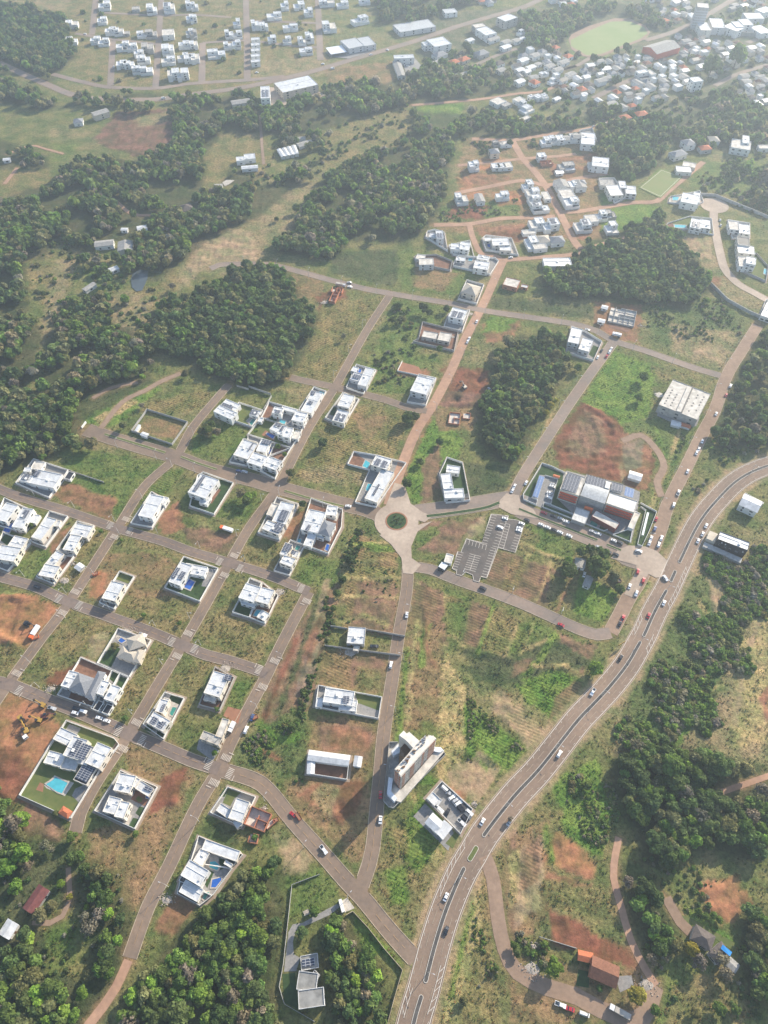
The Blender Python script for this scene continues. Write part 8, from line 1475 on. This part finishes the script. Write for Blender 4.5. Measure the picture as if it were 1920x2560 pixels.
def massmesh(name, items, lods, zf):
    Vs = []; Ts = []
    for (x, y, r, sp) in items:
        k = lods(y, r); V, t = LO[k][rnd.randrange(6)]
        a = rnd.uniform(0, 6.28); ca, sa = math.cos(a), math.sin(a); sz = r*rnd.uniform(.8, 1.15)
        W_ = np.empty_like(V); W_[..., 0] = (V[..., 0]*ca-V[..., 1]*sa)*r+x; W_[..., 1] = (V[..., 0]*sa+V[..., 1]*ca)*r+y; W_[..., 2] = V[..., 2]*sz*zf[0]+r*zf[1]
        c = jit(PAL[sp], .25); Vs.append(W_.reshape(-1, 3).astype(np.float32)); T = np.ones((len(V), 4, 4), dtype=np.float32); T[..., :3] = t[:, None, None]*np.array(c[:3])*(1.2); Ts.append(T.reshape(-1, 4))
    V = np.concatenate(Vs); T = np.concatenate(Ts)
    ob = link(bpy.data.objects.new(name, fastmesh(name, V, np.arange(len(V)).reshape(-1, 4), [M['leaf']], {'tint': T}))); return ob
print('TREES', len(S9), len(near), len(far))
woodm = massmesh('woodland', [t[:4] for t in far], lambda y, r: 300 if y < 330 else 130 if y < 650 else 60, (1.15, .75))
tag(woodm, 'mixed green and grey brown woodland of dense rounded crowns beyond the nearest trees', 'woodland', kind='stuff')
SB = []
for P, n, r0, r1, pal in SCRUB:
    xs = [p[0] for p in P]; ys = [p[1] for p in P]; k = 0; tries = 0
    while k < n and tries < n*6:
        tries += 1; x = rnd.uniform(min(xs), max(xs)); y = rnd.uniform(min(ys), max(ys))
        if math.sin(x*.11+1)*math.sin(y*.09)+.35*math.sin(x*.37)*math.sin(y*.31) < -.12: continue
        if not free(x, y, 2) or not inpoly(np.array([x]), np.array([y]), P)[0]: continue
        SB.append((x, y, r0+(r1-r0)*rnd.random()**1.7, rnd.choice(MIX[pal]))); k += 1
# scattered town and hillside trees
for pts, n in (([(1080,110),(1659,130),(1659,330),(1440,290),(1250,250),(1090,230)],900),([(900,90),(1090,120),(1100,200),(930,160)],110),([(1400,60),(1659,100),(1659,20),(1460,0)],160),([(130,0),(690,0),(700,150),(190,190)],90)):
    P = PT(D, pts); xs = [p[0] for p in P]; ys = [p[1] for p in P]; k = 0
    while k < n:
        k += 1; x = rnd.uniform(min(xs), max(xs)); y = rnd.uniform(min(ys), max(ys))
        if free(x, y, 2) and inpoly(np.array([x]), np.array([y]), P)[0]: SB.append((x, y, rnd.uniform(1.8, 5.0), rnd.choice(MIX['mix'])))
shr = massmesh('scrub', SB, lambda y, r: 130 if y < 330 and r > 1 else 60, (1.0, -.1))
tag(shr, 'low green scrub and bushes scattered over slopes, verges and vacant lots', 'scrub', kind='stuff')
# rough grass tufts
N_ = 230000
X = nr.uniform(-330, 380, N_); Y = nr.uniform(-15, 640, N_); keep = nr.uniform(0, 1, N_) < np.clip(1.15-Y/560, .12, 1)
X, Y = X[keep], Y[keep]; i = np.clip(np.searchsorted(ax, X), 0, nx-1); j = np.clip(np.searchsorted(ay, Y), 0, ny-1); cc = cover[j, i]
ok = (cc[:, 3] > .45) & (nr.uniform(0, 1, len(X)) < cc[:, 3]**2) & (~occ[np.clip((Y-OY).astype(int), 0, OH-1), np.clip((X-OX).astype(int), 0, OW-1)])
ok &= (np.abs(X) < .60*np.hypot(Y*.81+400*.81, 0)+20)
clump = np.sin(X*.31)*np.sin(Y*.27)+.6*np.sin(X*.9+Y*.4)*np.sin(Y*.8)+nr.uniform(-.6, .6, len(X)); ok &= clump > -.25
X, Y, cc = X[ok], Y[ok], cc[ok]; n = len(X); print('TUFTS', n)
B = 5; s = nr.uniform(.25, .75, (n, 1))*(1+.0*Y[:, None]); ang = nr.uniform(0, 6.28, (n, B)); ox = np.cos(ang)*s*.5; oy = np.sin(ang)*s*.5
px = X[:, None]+nr.uniform(-.5, .5, (n, B))*s; py = Y[:, None]+nr.uniform(-.5, .5, (n, B))*s; hz = nr.uniform(.5, 1.1, (n, B))*s*1.0
tx, ty = -np.sin(ang)*s*.45, np.cos(ang)*s*.45
zg = HH[np.clip(np.searchsorted(ay, Y), 0, ny-1), np.clip(np.searchsorted(ax, X), 0, nx-1)][:, None]-.15+0*px
V = np.stack([np.stack([px-tx, py-ty, zg], -1), np.stack([px+tx, py+ty, zg], -1), np.stack([px+ox*1.2+tx*.5, py+oy*1.2+ty*.5, zg+hz+.15], -1), np.stack([px+ox*1.2-tx*.5, py+oy*1.2-ty*.5, zg+hz+.15], -1)], 2)
f = nr.uniform(.65, 1.6, (n, 1)); dryf = nr.uniform(0, 1, (n, 1)) < .4
colr = np.where(dryf, cc[:, :3]*np.array([1.5, 1.25, 1.1]), cc[:, :3]*np.array([.8, 1.1, .7]))*f
T = np.ones((n, B, 4, 4), dtype=np.float32); T[..., :3] = np.clip(colr, 0, .5)[:, None, None, :]
tg = link(bpy.data.objects.new('rough_grass', fastmesh('rough_grass', V.reshape(-1, 3), np.arange(n*B*4).reshape(-1, 4), [M['leaf']], {'tint': T.reshape(-1, 4)})))
tag(tg, 'rough dry and green grass tufts covering the vacant lots and verges', 'grass', kind='stuff')
# ---------------- haze ----------------
HZ = 0.00025
hm = bpy.data.materials.new('haze'); hm.use_nodes = True; nt = hm.node_tree
for n_ in list(nt.nodes):
    if n_.type == 'BSDF_PRINCIPLED': nt.nodes.remove(n_)
pv = nt.nodes.new('ShaderNodeVolumePrincipled'); pv.inputs['Color'].default_value = (.70, .84, 1, 1); pv.inputs['Density'].default_value = HZ; pv.inputs['Anisotropy'].default_value = .4
nt.links.new(pv.outputs[0], nt.nodes['Material Output'].inputs['Volume'])
mb = MB(); mb.box(-3300, 3300, -1600, 4400, -2, 404, True); hz = mb.build('haze', hm); tag(hz, 'pale blue haze thickening over the distant town', 'haze', kind='stuff')
